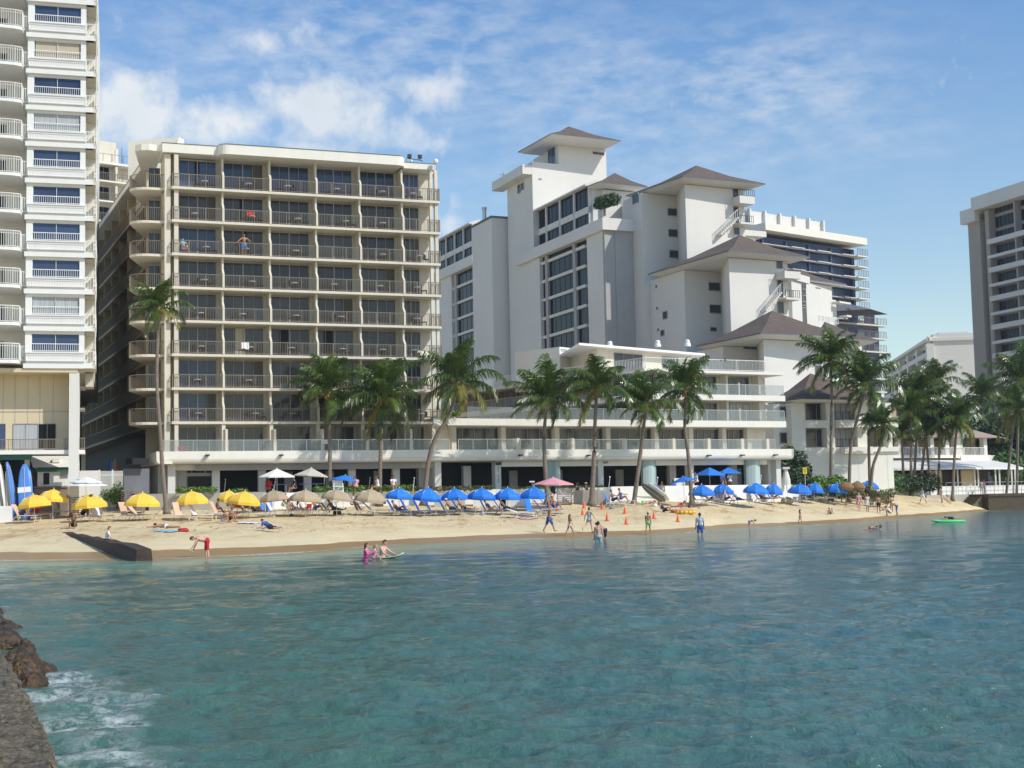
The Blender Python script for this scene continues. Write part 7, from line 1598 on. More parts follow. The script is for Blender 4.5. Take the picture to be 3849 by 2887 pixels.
def body(pose, fem=False, child=False, **kw):
    key = (pose, fem, child)
    if key in BODY: return BODY[key]
    J = fk(**kw); m = MB(); k = 1.0
    for a, b, ra, rb in SEG:
        if fem and (a in ('pelvis', 'belly')): ra *= .9; rb *= .86
        capsule(m, J[a], J[b], ra * k, rb * k)
    sp_ = (J['chest'] - J['pelvis']).normalized(); fw_ = V3(1, 0, 0).cross(sp_) * -1
    fw_ = sp_.cross(V3(1, 0, 0)) * -1 if False else V3(0, sp_.z, -sp_.y)
    m.ell(J['chest'] + V3(0, 0, 0), (.165, .115, .14), 12, 8); m.ell(J['pelvis'] + V3(0, 0, -.02), (.165, .12, .12), 12, 8)
    m.ell(J['pelvis'] - fw_ * .07 + V3(0, 0, -.03), (.14, .09, .10), 10, 8)
    if fem:
        for s in (-1, 1): m.ell(J['chest'] + fw_ * .10 + V3(.075 * s, 0, 0), (.06, .055, .06), 8, 6)
    hd = J['hdir']; hf = V3(0, hd.z, -hd.y); H = J['head']; hs = 1.22 if child else 1.0
    M_ = Matrix((V3(1, 0, 0), hf, hd)).transposed(); m.ell(H, (.074 * hs, .092 * hs, .112 * hs), 14, 10, M_); m.ell(H + hf * .03 - hd * .055, (.052 * hs, .055 * hs, .055 * hs), 10, 8, M_)
    m.ell(H + hf * .098 * hs - hd * .015, (.014, .02, .024), 8, 6, M_)
    for s in (-1, 1): m.ell(H + V3(.076 * hs * s, 0, 0) - hd * .01, (.012, .022, .032), 8, 6, M_)
    m.ell(H + hf * .088 * hs - hd * .062, (.026, .012, .009), 8, 5, M_)
    for s in 'LR':     # palm, four unequal fingers and a thumb
        sg = 1 if s == 'L' else -1; w = J['ha' + s]; d = J['hd' + s]; ax = d.cross(V3(sg, .2, 0)).normalized(); pn = ax.cross(d).normalized()
        m.ell(w + d * .045, (.042, .02, .05), 10, 7, Matrix((ax, pn, d)).transposed())
        for i, Lf in enumerate((.062, .074, .07, .054)):
            b0 = w + d * .082 + ax * (.03 - i * .02); b1 = b0 + (d * .9 - pn * .25 * sg).normalized() * Lf * .55; b2 = b1 + (d * .6 - pn * .7 * sg).normalized() * Lf * .45; m.tube([b0 - d * .02, b1, b2], [.0105, .0098, .0075], 6)
        t0 = w + d * .03 + ax * .036; m.tube([t0, t0 + (ax * .8 + d * .6).normalized() * .035, t0 + (ax * .5 + d * .9).normalized() * .062], [.012, .011, .008], 6)
    me = remesh(m, .0125, 'body'); n = len(me.vertices); co = np.empty(n * 3, np.float32); me.vertices.foreach_get('co', co); co = co.reshape(-1, 3)
    no = np.empty(n * 3, np.float32); me.vertices.foreach_get('normal', no); no = no.reshape(-1, 3)
    best = np.full(n, 9.); lab = np.zeros(n, int); tt_ = np.zeros(n)
    for i, (a, b, ra, rb) in enumerate(SEG):
        A_ = np.array(J[a]); D_ = np.array(J[b]) - A_; t = np.clip((co - A_) @ D_ / max(1e-9, D_ @ D_), 0, 1); dd2 = np.linalg.norm(co - (A_ + t[:, None] * D_), axis=1) / (ra + (rb - ra) * t)
        q = dd2 < best; best[q] = dd2[q]; lab[q] = i; tt_[q] = t[q]
    hdn = np.linalg.norm(co - np.array(H), axis=1) < .145 * hs; lab[hdn & (best > .9)] = 99
    rel_ = (co - np.array(J['pelvis'])) @ np.array(sp_)
    # bounding for ground contact
    BODY[key] = (me, J, co, no, lab, tt_, rel_, H, hd, hf, hs); return BODY[key]
def region(B_, kind):
    me, J, co, no, lab, t, rel_, H, hd, hf, hs = B_; names = [(a, b) for a, b, *_ in SEG]; ok = np.zeros(len(co), bool)
    idx = {n: i for i, n in enumerate(names)}
    def seg(a, b): return lab == idx[(a, b)]
    hips = seg('pelvis', 'belly') | seg('hipL', 'hipR'); th = seg('hipL', 'knL') | seg('hipR', 'knR'); torso = seg('pelvis', 'belly') | seg('belly', 'chest') | seg('chest', 'neck') | seg('chest', 'shL') | seg('chest', 'shR') | seg('shL', 'shR') | hips
    ua = seg('shL', 'elL') | seg('shR', 'elR'); fa = seg('elL', 'haL') | seg('elR', 'haR')
    if kind == 'shorts': ok = (hips & (rel_ < .10)) | (th & (t < .62))
    elif kind == 'trunks': ok = (hips & (rel_ < .08)) | (th & (t < .95))
    elif kind == 'briefs': ok = (hips & (rel_ < .05)) | (th & (t < .10))
    elif kind == 'skirt': ok = (hips & (rel_ < .12)) | (th & (t < .75))
    elif kind == 'shirt': ok = (torso & (rel_ > -.06)) & (rel_ < .50) | (ua & (t < .6))
    elif kind == 'rashguard': ok = (torso & (rel_ > -.08)) & (rel_ < .51) | ua | fa
    elif kind == 'swimsuit': ok = torso & (rel_ < .40) | (th & (t < .08))
    elif kind == 'bikini': ok = torso & (rel_ > .28) & (rel_ < .38)
    elif kind == 'dress': ok = (torso & (rel_ < .45)) | (th & (t < .7))
    elif kind == 'hair': 
        p = co - np.array(H); u_ = p @ np.array(hd); f_ = p @ np.array(hf); ok = (lab == 99) & ((u_ > .045) | (f_ < -.005)) & (u_ > -.08 * hs)
    return ok
CLM = {}
def cloth(key, B_, kind, off):
    k = (key, kind, off)
    if k in CLM: return CLM[k]
    me = B_[0]; ok = region(B_, kind); co, no = B_[2], B_[3]; V = (co + no * off)
    nf = len(me.polygons); 
    lt = np.empty(nf, np.int32); me.polygons.foreach_get('loop_total', lt); ls = np.empty(nf, np.int32); me.polygons.foreach_get('loop_start', ls); vi = np.empty(len(me.loops), np.int32); me.loops.foreach_get('vertex_index', vi)
    fs = [vi[s:s + t] for s, t in zip(ls, lt)]; fs = [f for f in fs if ok[f].all()]
    if not fs: CLM[k] = None; return None
    used = sorted({int(v) for f in fs for v in f}); mp = {v: i for i, v in enumerate(used)}
    r = bpy.data.meshes.new(kind); r.from_pydata([tuple(V[v]) for v in used], [], [tuple(mp[int(v)] for v in f) for f in fs]); r.polygons.foreach_set('use_smooth', [True] * len(r.polygons)); r.materials.append(MATS['cl_white']); r.update(); CLM[k] = r; return r
POSES = dict(
    stand=dict(lean=1, shL=(4, 9), shR=(2, 9), hipL=2, kneeL=3, hipR=-2, kneeR=2),
    walk=dict(lean=4, hipL=26, kneeL=8, hipR=-20, kneeR=12, shL=(-24, 8), elL=18, shR=(22, 8), elR=25),
    stroll=dict(lean=3, hipL=14, kneeL=5, hipR=-12, kneeR=10, shL=(-14, 8), elL=18, shR=(14, 8), elR=30),
    arms_out=dict(lean=2, hipL=14, kneeL=6, hipR=-30, kneeR=38, shL=(-5, 42), elL=10, shR=(5, 38), elR=10),
    bend=dict(lean=74, hipL=8, kneeL=10, hipR=-4, kneeR=6, shL=(15, 8), elL=10, shR=(25, 6), elR=12, head=20),
    stoop=dict(lean=55, hipL=10, kneeL=18, hipR=2, kneeR=16, shL=(40, 8), elL=20, shR=(30, 8), elR=20, head=-5),
    hold=dict(lean=6, hipL=4, kneeL=4, hipR=-2, kneeR=2, shL=(38, 14), elL=30, shR=(48, 14), elR=20, head=18),
    chest_arms=dict(lean=3, hipL=4, kneeL=4, hipR=-4, kneeR=4, shL=(30, 4), elL=95, shR=(26, 4), elR=95, head=10),
    rail_=dict(lean=6, hipL=4, kneeL=4, hipR=-4, kneeR=4, shL=(24, 44), elL=25, shR=(24, 44), elR=25),
    sit=dict(lean=-12, hipL=118, kneeL=95, hipR=112, kneeR=88, shL=(-28, 14), elL=15, shR=(55, 10), elR=35),
    sit_knees=dict(lean=18, hipL=128, kneeL=118, hipR=125, kneeR=112, shL=(62, 6), elL=35, shR=(62, 6), elR=35, abL=10, abR=10),
    sit_edge=dict(lean=8, hipL=85, kneeL=60, hipR=80, kneeR=50, shL=(20, 8), elL=40, shR=(10, 8), elR=30, head=12),
    recline=dict(lean=-38, hipL=86, kneeL=6, hipR=84, kneeR=4, shL=(-30, 12), elL=55, shR=(20, 12), elR=60, head=22),
    recline_knee=dict(lean=-40, hipL=128, kneeL=82, hipR=88, kneeR=8, shL=(10, 12), elL=70, shR=(20, 12), elR=60, head=24),
    crouch=dict(lean=38, hipL=115, kneeL=128, hipR=108, kneeR=122, shL=(60, 6), elL=20, shR=(70, 6), elR=20, head=10),
    prone=dict(lean=86, hipL=-88, kneeL=4, hipR=-84, kneeR=8, shL=(74, 30), elL=8, shR=(78, 38), elR=6, head=-12),
    prop=dict(lean=62, hipL=-86, kneeL=6, hipR=-82, kneeR=4, shL=(10, 10), elL=70, shR=(14, 10), elR=70, head=-10))
def person(loc, rz, pose, label, skin='skin_tan', hair='hair_dark', wear=(), fem=False, child=False, h=1.75, rot=None, group=None, ground=True, sink=0):
    B_ = body(pose, fem, child, **POSES[pose]); me = B_[0]; sc = h / 1.75
    o = bpy.data.objects.new('person', me); COL.objects.link(o); tag(o, label, 'person', group)
    o.scale = (sc * (1 if not fem else .95), sc, sc); o.rotation_euler = rot if rot else (0, 0, R(rz))
    zmin = float(B_[2][:, 2].min()) * sc if ground else 0
    o.location = (loc[0], loc[1], loc[2] - zmin - sink)
    while len(me.materials) < 1: me.materials.append(MATS[skin])
    o.material_slots[0].link = 'OBJECT'; o.material_slots[0].material = MATS[skin]
    for kind, mt, *nm in list(wear) + ([('hair', hair)] if hair else []):
        off = {'hair': .016, 'shirt': .018, 'dress': .022, 'skirt': .024, 'trunks': .02}.get(kind, .012)
        cm_ = cloth((pose, fem, child), B_, kind, off)
        if not cm_: continue
        c = bpy.data.objects.new(nm[0] if nm else kind, cm_); COL.objects.link(c); c.parent = o; c.material_slots[0].link = 'OBJECT'; c.material_slots[0].material = MATS[mt]
        if kind == 'hair' and fem:
            H, hd, hf, hs = B_[7:11]; lm = MB(); ll = .30; back = H - hf * .075 * hs; dn = V3(0, -.15, -1) if abs(hd.z) > .5 else -hd
            lm.tube([H + hd * .09, back + hd * .03, back + dn * ll * .5, back + dn * ll], [.05, .078, .07, .02], 8)
            if ('lh', mt, pose, child) not in CLM: CLM[('lh', mt, pose, child)] = mesh_of('long_hair', lm, mt, smooth=True)
            c2 = bpy.data.objects.new('long_hair', CLM[('lh', mt, pose, child)]); COL.objects.link(c2); c2.parent = o
    return o
def pg(px, py): return tuple(ong(px, py))
def hat(o, mt, brim=True):
    me = None
    for k, v in BODY.items():
        if v[0] == o.data: H, hd, hs = v[7], v[8], v[10]; hf = v[9]
    m = MB(); M_ = Matrix((V3(1, 0, 0), hf, hd)).transposed(); m.ell(H + hd * .045, (.09 * hs, .11 * hs, .09 * hs), 12, 8, M_)
    if brim: m.ell(H + hd * .04 + hf * .05, (.11 * hs, .16 * hs, .012), 12, 6, M_)
    c = bpy.data.objects.new('hat', mesh_of('hat', m, mt, smooth=True)); COL.objects.link(c); c.parent = o
RIGHT, LEFT, TOSEA, AWAY = -90, 90, 180, 0
# at and in the water
person(pg(778, 2098), LEFT + 12, 'bend', 'man in red trunks bending over at the waterline', 'skin_light', 'hair_brown', [('trunks', 'cl_red')], h=1.74, sink=.15)
w = G(1375, 2110, 0); person((w.x, w.y, -.72), RIGHT - 5, 'stoop' if False else 'chest_arms', 'girl in a bright pink rash guard standing in the water', 'skin_light', 'hair_brown', [('rashguard', 'cl_pink'), ('shorts', 'cl_pink')], fem=True, h=1.44)
w = G(1405, 2104, 0); person((w.x, w.y, -.2), RIGHT, 'sit_edge', 'small blond girl in a pale pink swimsuit sitting on the green board', 'skin_light', 'hair_blond', [('swimsuit', 'cl_palepink')], fem=True, child=True, h=1.12)
w = G(1437, 2100, 0); person((w.x, w.y, -1.0), RIGHT - 25, 'hold', 'bare-chested man waist deep holding the green board', 'skin_light', 'hair_brown', [('trunks', 'cl_navy')], h=1.80)
m = MB(); c = G(1448, 2100, 0)
bm_ = board_mesh(1.15, .55, .06, 8); o = bpy.data.objects.new('bodyboard', mesh_of('bodyboard', bm_, 'lime_foam', smooth=True)); COL.objects.link(o); o.location = (c.x - .25, c.y - .3, .02); o.rotation_euler = (R(86), R(4), R(72 + 0)); tag(o, 'lime green and white bodyboard held on the water by the family', 'bodyboard')
person(pg(2065, 2004), RIGHT + 30, 'walk', 'bald tanned man in blue trunks striding along the wet sand', 'skin_tan', None, [('trunks', 'cl_blue')], h=1.80)
person(pg(2142, 2016), RIGHT + 25, 'walk', 'long-haired girl in a bikini walking behind the striding man', 'skin_tan', 'hair_brown', [('briefs', 'cl_white'), ('bikini', 'cl_navy')], fem=True, h=1.38)
person(pg(2216, 2003), RIGHT + 50, 'arms_out', 'girl in a white swimsuit running with arms held out', 'skin_light', 'hair_brown', [('swimsuit', 'cl_paleblue')], h=1.68)
w = G(2250, 2036, 0); person((w.x, w.y, -.66), AWAY - 15, 'stand', 'bare-backed man standing waist deep near the running girl', 'skin_light', 'hair_dark', [('trunks', 'cl_grey')], h=1.76)
w = G(2276, 2026, 0); person((w.x, w.y, -.35), LEFT, 'stoop', 'person in dark shorts stooping just behind the waist-deep man', 'skin_tan', 'hair_dark', [('trunks', 'cl_navy')], h=1.55)
o = person(pg(2437, 2011), AWAY - 20, 'stroll', 'slim figure in lime green shorts and grey cap at the water edge', 'skin_tan', 'hair_dark', [('shorts', 'cl_green')], h=1.46); hat(o, 'cl_paleblue', False)
w = G(2632, 2010, 0); person((w.x, w.y, -.42), AWAY, 'stand', 'man in a grey T-shirt wading knee deep', 'skin_tan', 'hair_dark', [('shirt', 'cl_paleblue'), ('trunks', 'cl_blue')], h=1.76)
person(pg(2817, 1993), RIGHT - 15, 'bend', 'child in navy trunks bending down in the shallows', 'skin_light', 'hair_dark', [('shorts', 'cl_blue')], child=True, h=1.12)
person(pg(3008, 1970), RIGHT + 10, 'stroll', 'little girl in a pale pink swimsuit walking alone by the water', 'skin_tan', 'hair_dark', [('swimsuit', 'cl_palepink')], fem=True, child=True, h=1.12)
person(pg(3122, 1935), LEFT + 20, 'sit_knees', 'small child sitting on the bare sand, left of two', 'skin_tan', 'hair_dark', [('shorts', 'cl_navy')], child=True, h=1.05); person(pg(3132, 1934), LEFT, 'sit_knees', 'toddler in pale clothes sitting pressed to the other child', 'skin_light', 'hair_brown', [('shirt', 'cl_paleblue')], child=True, h=.9)
person(pg(3230, 1922), TOSEA, 'stroll', 'woman in a pale pink swimdress walking toward the water', 'skin_light', 'hair_blond', [('dress', 'cl_palepink')], fem=True, h=1.72)
person(pg(3262, 1927), TOSEA, 'stroll', 'woman in a loose white top walking beside the pink one', 'skin_tan', 'hair_brown', [('dress', 'cl_white')], fem=True, h=1.78)
person(pg(3303, 1930), AWAY, 'stand', 'bare-backed man in short dark trunks standing on the wet sand', 'skin_tan', 'hair_dark', [('shorts', 'cl_black')], h=1.74)
person(pg(3352, 1925), AWAY + 15, 'chest_arms', 'woman in a white bikini standing over the digging group', 'skin_tan', 'hair_dark', [('briefs', 'cl_white'), ('bikini', 'cl_white')], fem=True, h=1.72)
person(pg(3346, 1940), LEFT, 'crouch', 'crouching figure in a white shirt digging at the waterline', 'skin_tan', 'hair_dark', [('shirt', 'cl_white'), ('shorts', 'cl_black')], h=1.6)
person(pg(3372, 1938), LEFT - 20, 'stoop', 'man in dark blue trunks stooping beside the digging figure', 'skin_tan', 'hair_dark', [('trunks', 'cl_blue')], h=1.6)
person(pg(3470, 1895), LEFT + 15, 'walk', 'man in a sky blue shirt and white shorts walking left', 'skin_tan', 'hair_brown', [('shirt', 'cl_sky'), ('trunks', 'cl_white')], h=1.82)
person(pg(3541, 1893), LEFT - 15, 'stand', 'dark-haired man holding a pale surfboard on the sand', 'skin_tan', 'hair_dark', [('shirt', 'cl_grey'), ('trunks', 'board_tan')], h=1.9)
b0 = ong(3576, 1893); t0 = P(3543, 1862, b0.y - .5); d_ = t0 - b0; o = surfboard(b0, Vector((0, 0, 1)).rotation_difference(d_.normalized()).to_euler(), (.9, 1, d_.length / 2.8), 'board_tan', 'pale surfboard carried by the man on the far sand')
w = G(3302, 1990, 0); o = person((w.x, w.y, -.3), LEFT, 'sit', 'dark-haired swimmer with shoulders above water', 'skin_tan', 'hair_dark', [('shirt', 'cl_white')], h=1.6, sink=.42); w = G(3270, 1987, 0); person((w.x, w.y, -.12), RIGHT, 'prone', 'child floating face up beside the dark-haired swimmer', 'skin_light', 'hair_dark', [('shorts', 'cl_red')], child=True, h=1.1)
w = G(3572, 1962, 0); m = MB(); m.ell((w.x, w.y, .05), (1.25, .55, .14), 16, 8); m.ell((w.x - 1.15, w.y, .12), (.4, .25, .08), 10, 6); single('inflatable_float', m, 'plastic_green', 'bright green inflatable lilo floating off the sea wall', 'inflatable', smooth=True)
person((w.x + .15, w.y, .12), LEFT, 'prone', 'child in a dark vest lying on the green lilo', 'skin_tan', 'hair_dark', [('shirt', 'cl_black'), ('shorts', 'cl_blue')], child=True, h=1.25)
# on the sand, left to right
person(tuple(ong(75, 1958) + V3(.15, 0, .3)), RIGHT, 'sit_knees', 'man in a blue shirt hunched on the left lounger', 'skin_tan', 'hair_brown', [('shirt', 'cl_blue'), ('trunks', 'cl_navy')], h=1.75)
person(tuple(ong(128, 1952) + V3(.3, 0, .3)), RIGHT, 'recline', 'woman in a red-pink top reclining on a cream lounger', 'skin_tan', 'hair_brown', [('swimsuit', 'cl_red')], fem=True, h=1.68)
person(tuple(ong(-4, 1952) + V3(.3, 0, .3)), RIGHT, 'recline', 'bare-legged person reclining at the left edge', 'skin_tan', 'hair_dark', [('shorts', 'cl_navy')], h=1.72)
person(pg(268, 1940), TOSEA, 'chest_arms', 'dark-shirted person standing behind the squatting figure', 'skin_dark', 'hair_dark', [('shirt', 'stack_brown'), ('trunks', 'cl_black')], h=1.8)
person(pg(278, 1986), TOSEA, 'sit_knees', 'person sitting on the sand hugging bent knees by the groyne', 'skin_dark', 'hair_brown', [('shorts', 'cl_black')], h=1.7)
person(tuple(ong(305, 1958) + V3(.1, 0, .3)), RIGHT, 'sit_knees', 'tanned person seated under the patched umbrella', 'skin_dark', 'hair_dark', [('shorts', 'cl_black')], h=1.72)
q = gr.location; f = frame2(p0, p1); s_, z_ = f.loc(402, 2030); pp = f.w(s_, 0, z_); person((pp[0], pp[1], z_ - .02), RIGHT + 15, 'sit_edge', 'boy in a white shirt sitting on top of the dark groyne', 'skin_light', 'hair_brown', [('shirt', 'cl_white'), ('trunks', 'cl_black')], h=1.5, sink=.40)
person(tuple(ong(612, 1996) + V3(.2, 0, .03)), 80, 'prone', 'sunbather lying face down on a light blue towel on open sand', 'skin_tan', 'hair_dark', [('briefs', 'cl_white')], h=1.72)
person(tuple(ong(1003, 2000) + V3(.2, 0, 0)), 60, 'prop', 'man in a blue shirt lying on his side on the open sand', 'skin_light', 'hair_brown', [('shirt', 'cl_blue'), ('trunks', 'cl_navy')], h=1.75)
o = person(pg(838, 1966), RIGHT + 5, 'sit_knees', 'shirtless boy with a yellow cap sitting on the sand', 'skin_tan', None, [('shorts', 'cl_purple')], h=1.5); hat(o, "tube_yellow")
person(pg(862, 1962), RIGHT - 10, 'sit_knees', 'boy in black shorts seated right of the yellow-capped boy', 'skin_tan', 'hair_brown', [('shorts', 'cl_black')], h=1.6)
person(tuple(ong(885, 1944) + V3(0, 0, .3)), RIGHT, 'sit_edge', 'tanned man bent over behind the seated boys', 'skin_tan', 'hair_brown', [('shorts', 'cone_orange')], h=1.75); person(tuple(ong(815, 1948) + V3(0, 0, .3)), RIGHT, 'sit_edge', 'shaded red-faced child on the lounger behind the boys', 'skin_dark', 'hair_dark', [('shirt', 'wood_brown')], child=True, h=1.4)
person(tuple(ong(940, 1944) + V3(.3, 0, .3)), RIGHT, 'recline_knee', 'woman reclining with arms behind her head under yellow umbrella', 'skin_tan', 'hair_brown', [('swimsuit', 'cl_navy')], fem=True, h=1.7)
for px, lab, sk, hr, wr, fem, ps in ((1060, 'man in pale green shorts hunched forward on a white lounger', 'skin_tan', 'hair_dark', [('trunks', 'lime_foam')], False, 'sit_edge'), (1100, 'woman in sunglasses reclining on a white towel', 'skin_light', 'hair_brown', [('swimsuit', 'cl_palepink')], True, 'recline'), (1138, 'woman reading a red book on a white lounger', 'skin_light', 'hair_dark', [('swimsuit', 'cl_white')], True, 'recline_knee'), (1180, 'man in blue shorts sitting up at the right of the reader', 'skin_light', 'hair_dark', [('trunks', 'cl_blue')], False, 'sit')):
    person(tuple(ong(px, 1938) + V3(.1, 0, .3)), RIGHT, ps, lab, sk, hr, wr, fem=fem, h=1.7)
c = ong(1158, 1938); m = MB(); m.box(WF, c.x - .02, c.x + .28, c.y - .32, c.y - .28, c.z + .55, c.z + .82); m.box(WF, c.x - .04, c.x + .3, c.y - .28, c.y - .26, c.z + .54, c.z + .83); single('book', m, 'red_cloth', 'open red book held by the woman reading', 'book')
for px, py, lab, sk, wr, ps in ((1248, 1938, 'shaded man lying under the third beige umbrella', 'skin_dark', [('trunks', 'cl_navy')], 'recline'), (1318, 1932, 'long-haired person in white seated behind the tan lounger', 'skin_tan', [('shirt', 'cl_white')], 'sit_edge'), (1490, 1938, 'bare-legged person sitting back under the first blue umbrella', 'skin_tan', [('shorts', 'cl_blue')], 'recline_knee'),
        (1690, 1936, 'man with a white hat resting under the third blue umbrella', 'skin_tan', [('trunks', 'cl_navy')], 'recline'), (1735, 1934, 'sunbather in dark swimwear lying flat under the third blue umbrella', 'skin_tan', [('shorts', 'cl_black')], 'recline'), (1838, 1936, 'person in dark shirt with sunlit raised knees', 'skin_tan', [('shirt', 'cl_navy')], 'recline_knee'), (1893, 1934, 'heavy man lying back in the shade of the fifth blue umbrella', 'skin_dark', [('trunks', 'cl_navy')], 'recline'),
        (2058, 1930, 'sunburnt man seated low beside the yellow cap', 'skin_tan', [('trunks', 'cl_blue')], 'sit'), (2078, 1930, 'sunbather in a yellow cap sitting by the first cone', 'skin_tan', [('trunks', 'cl_blue')], 'sit'), (2300, 1904, 'tanned man sitting on the blue lounger, left of the couple', 'skin_tan', [('trunks', 'cl_navy')], 'sit'), (2330, 1898, 'tanned woman sitting on the low lounger, right of the couple', 'skin_tan', [('swimsuit', 'cl_blue')], 'sit'),
        (2632, 1896, 'large person in white shaded under the umbrella by the chair', 'skin_dark', [('shirt', 'cl_grey')], 'sit_edge'), (2662, 1896, 'sunlit bent legs of a person lounging right of the chair', 'skin_light', [('trunks', 'cl_navy')], 'recline_knee'), (2725, 1898, 'pale man sitting upright with one arm straight', 'skin_light', [('trunks', 'cl_navy')], 'sit'), (2768, 1896, 'man in a grey vest lying back on a blue lounger', 'skin_light', [('shirt', 'cl_grey'), ('trunks', 'cl_navy')], 'recline'),
        (2858, 1890, 'woman in a white cap lying on a pink towel', 'skin_light', [('swimsuit', 'cl_red')], 'recline'), (2905, 1888, 'sunbather with raised knees in front of the steep blue lounger', 'skin_tan', [('trunks', 'cl_red')], 'recline_knee'), (3030, 1886, 'person lying in the shade on the dark lounger', 'skin_dark', [('trunks', 'cl_navy')], 'recline'), (3100, 1888, 'sunbather stretched flat on the white towelled lounger', 'skin_light', [('briefs', 'cl_white')], 'recline')):
    on = 0 if py > 1960 else .28
    o = person(tuple(ong(px, py) + V3(.12, 0, on)), RIGHT - (12 if px > 2200 else 3), ps, lab, sk, 'hair_dark', wr, h=1.72)
    if 'yellow cap' in lab and 'beside' not in lab: hat(o, 'tube_yellow')
    if 'white hat' in lab or 'white cap' in lab: hat(o, 'cl_white')
person(pg(2172, 1892), LEFT - 30, 'stroll', 'woman in a short black dress walking past the palm', 'skin_tan', 'hair_dark', [('dress', 'cl_black')], fem=True, h=1.66); o = person(pg(2206, 1893), LEFT - 10, 'stroll', 'person in long black clothes with a pale hat and white bag', 'skin_tan', 'hair_dark', [('dress', 'cl_black'), ('trunks', 'cl_black')], fem=True, h=1.68); hat(o, 'board_tan')
c = ong(2214, 1893); m = MB(); m.box(WF, c.x - .1, c.x + .14, c.y - .34, c.y - .24, c.z + .12, c.z + .52); m.tube([(c.x - .06, c.y - .29, c.z + .52), (c.x + .02, c.y - .29, c.z + .78), (c.x + .1, c.y - .29, c.z + .52)], .012, 4); single('carrier_bag', m, 'fabric_white', 'white and blue bag carried by the person in long black', 'bag')
person(tuple(ong(2490, 1884)), TOSEA - 20, 'stand', 'woman in a pale swimsuit standing before the leaning boards', 'skin_tan', 'hair_brown', [('swimsuit', 'board_tan')], fem=True, h=1.66); person(tuple(ong(2532, 1882)), AWAY + 20, 'stand', 'man in a dark blue shirt by the lifeguard chair', 'skin_tan', 'hair_dark', [('shirt', 'cl_blue'), ('trunks', 'board_tan')], h=1.76)
person(tuple(ong(2568, 1880) + V3(0, .8, 0)), LEFT, 'stand', 'bare-chested person partly behind the lifeguard chair', 'skin_tan', 'hair_dark', [('trunks', 'cl_navy')], h=1.72)
person(pg(2497, 1924), RIGHT - 20, 'recline_knee', 'person in a dark swimsuit reclining on the sand, knees up', 'skin_tan', 'hair_brown', [('swimsuit', 'cl_navy'), ('shorts', 'cl_navy')], h=1.7); person(tuple(ong(2552, 1922) + V3(0, 0, .2)), RIGHT - 10, 'prop', 'child in a red swimsuit sprawled on the crimson lilo', 'skin_tan', 'hair_brown', [('swimsuit', 'tube_pink')], fem=True, child=True, h=1.35)
person(tuple(ong(2592, 1916) + V3(0, 0, .05)), 60, 'prone', 'tanned sunbather lying beyond the crimson lilo', 'skin_tan', 'hair_dark', [('briefs', 'cl_navy')], h=1.65); person(tuple(ong(2430, 1902) + V3(0, 0, .02)), RIGHT, 'prone', 'pale sunbather lying flat right of the green toy', 'skin_light', 'hair_brown', [('briefs', 'cl_palepink')], h=1.65)
for px, py, lab, sk, wr, ps, rz, hh in ((3318, 1872, 'broad bare-backed man standing by the rightmost umbrella', 'skin_tan', [('trunks', 'cl_black')], 'stand', 10, 1.95), (3300, 1880, 'man in a black vest standing under the rightmost umbrella', 'skin_tan', [('shirt', 'cl_black'), ('trunks', 'cl_black')], 'stand', 30, 1.85), (3250, 1872, 'pale figure standing in the shade behind the walking women', 'skin_light', [('trunks', 'cl_white')], 'stand', 180, 1.7), (3280, 1876, 'pinkish figure in white trunks half hidden by the man in black', 'skin_light', [('trunks', 'cl_white')], 'stoop', 90, 1.7)):
    person(pg(px, py), rz, ps, lab, sk, 'hair_dark', wr, h=hh)
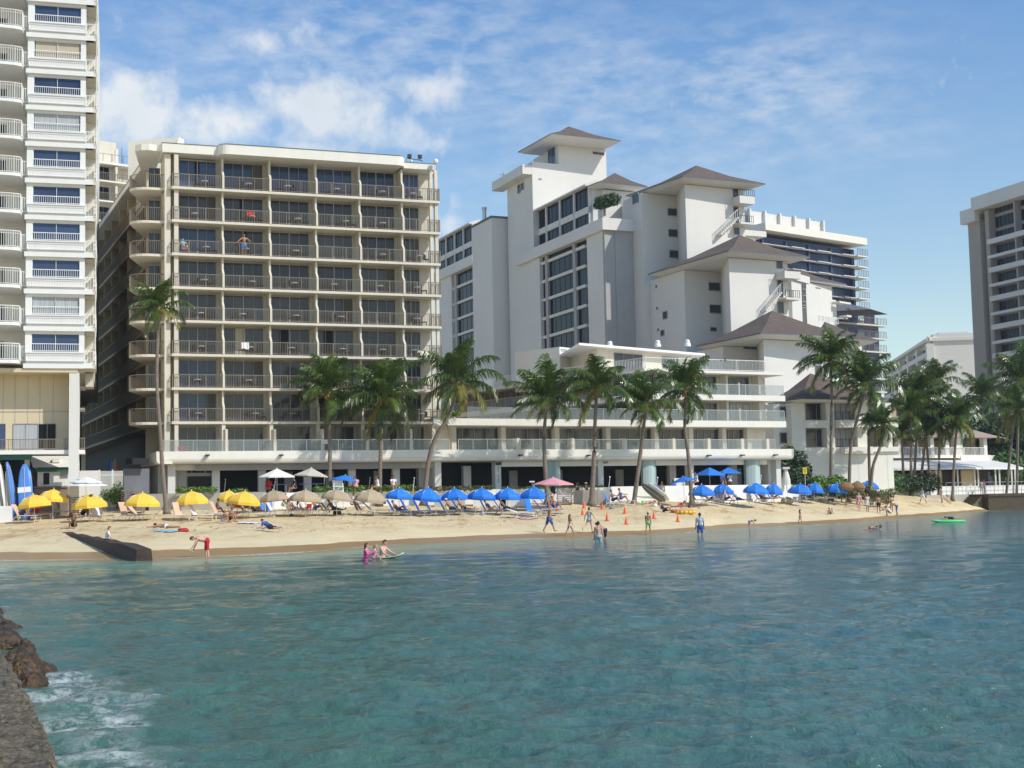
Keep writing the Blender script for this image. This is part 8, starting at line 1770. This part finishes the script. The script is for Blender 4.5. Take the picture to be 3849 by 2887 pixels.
wkp = P(3702, 1850, 171.6); person((wkp.x, wkp.y, 2.0), LEFT, 'rail_', 'person in a pink-red top leaning at the walkway handrail', 'skin_tan', 'hair_dark', [('shirt', 'cl_red'), ('trunks', 'cl_grey')], h=1.75); wkp = P(3690, 1850, 171.2); person((wkp.x, wkp.y, 2.0), AWAY, 'stand', 'person in grey standing close to the one in pink-red', 'skin_tan', 'hair_dark', [('shirt', 'cl_grey'), ('trunks', 'cl_grey')], h=1.7)
# balcony guests and terrace guests
s, z = F.loc(918, 945, .35); person(F.w(s, .4, ZF[5] + .004), TOSEA + 15, 'rail_', 'bare-chested man in blue shorts standing on an upper balcony', 'skin_tan', 'hair_dark', [('trunks', 'board_blue')], h=1.78)
s, z = F.loc(690, 930, .9); person(F.w(s, .9, ZF[5] + .004), TOSEA + 40, 'sit', 'guest in a white top seated on the left upper balcony', 'skin_light', 'hair_dark', [('shirt', 'cl_sky')], h=1.7, sink=-.3)
for i, (px, mt) in enumerate(((1338, 'cl_palepink'), (1420, 'cl_white'), (1478, 'cl_white'), (1010, 'cl_red'), (1110, 'cl_navy'), (2715, 'cl_blue'), (2745, 'cl_white'), (2620, 'cl_white'))):
    c = P(px, 1840, 108.3 + max(0, px - 1100) * .0035 if px < 2000 else 122.5 + (px - 2600) * .02); person((c.x, c.y, 3.27), 90 * (i % 3) + 20, 'sit_edge', ['terrace guest in pink behind the hedge', 'terrace guest in white behind the fourth beige umbrella', 'terrace guest in a white cap left of the first blue umbrella', 'terrace guest in red under the left market umbrella', 'terrace guest in navy between the market umbrellas', 'guest in blue under the left square umbrella', 'guest in white between the square umbrellas', 'guest in white at the left end of the square umbrellas'][i], 'skin_tan', 'hair_brown', [('shirt', mt)], h=1.7, sink=0)
# ================================================================= AIR
m, nt, b = new_mat('haze_air'); nt.nodes.remove(b)
pv = nd(nt, 'ShaderNodeVolumePrincipled'); pv.inputs['Color'].default_value = (.86, .93, 1, 1); pv.inputs['Density'].default_value = .00018; pv.inputs['Anisotropy'].default_value = .2
nt.links.new(pv.outputs[0], nt.nodes['Material Output'].inputs['Volume'])
hz_ = MB(); hz_.box(WF, -620, 900, -70, 480, -5.5, 90); single('haze', hz_, 'haze_air', kind='stuff')
SC.cycles.volume_bounces = 0; SC.cycles.volume_max_steps = 64
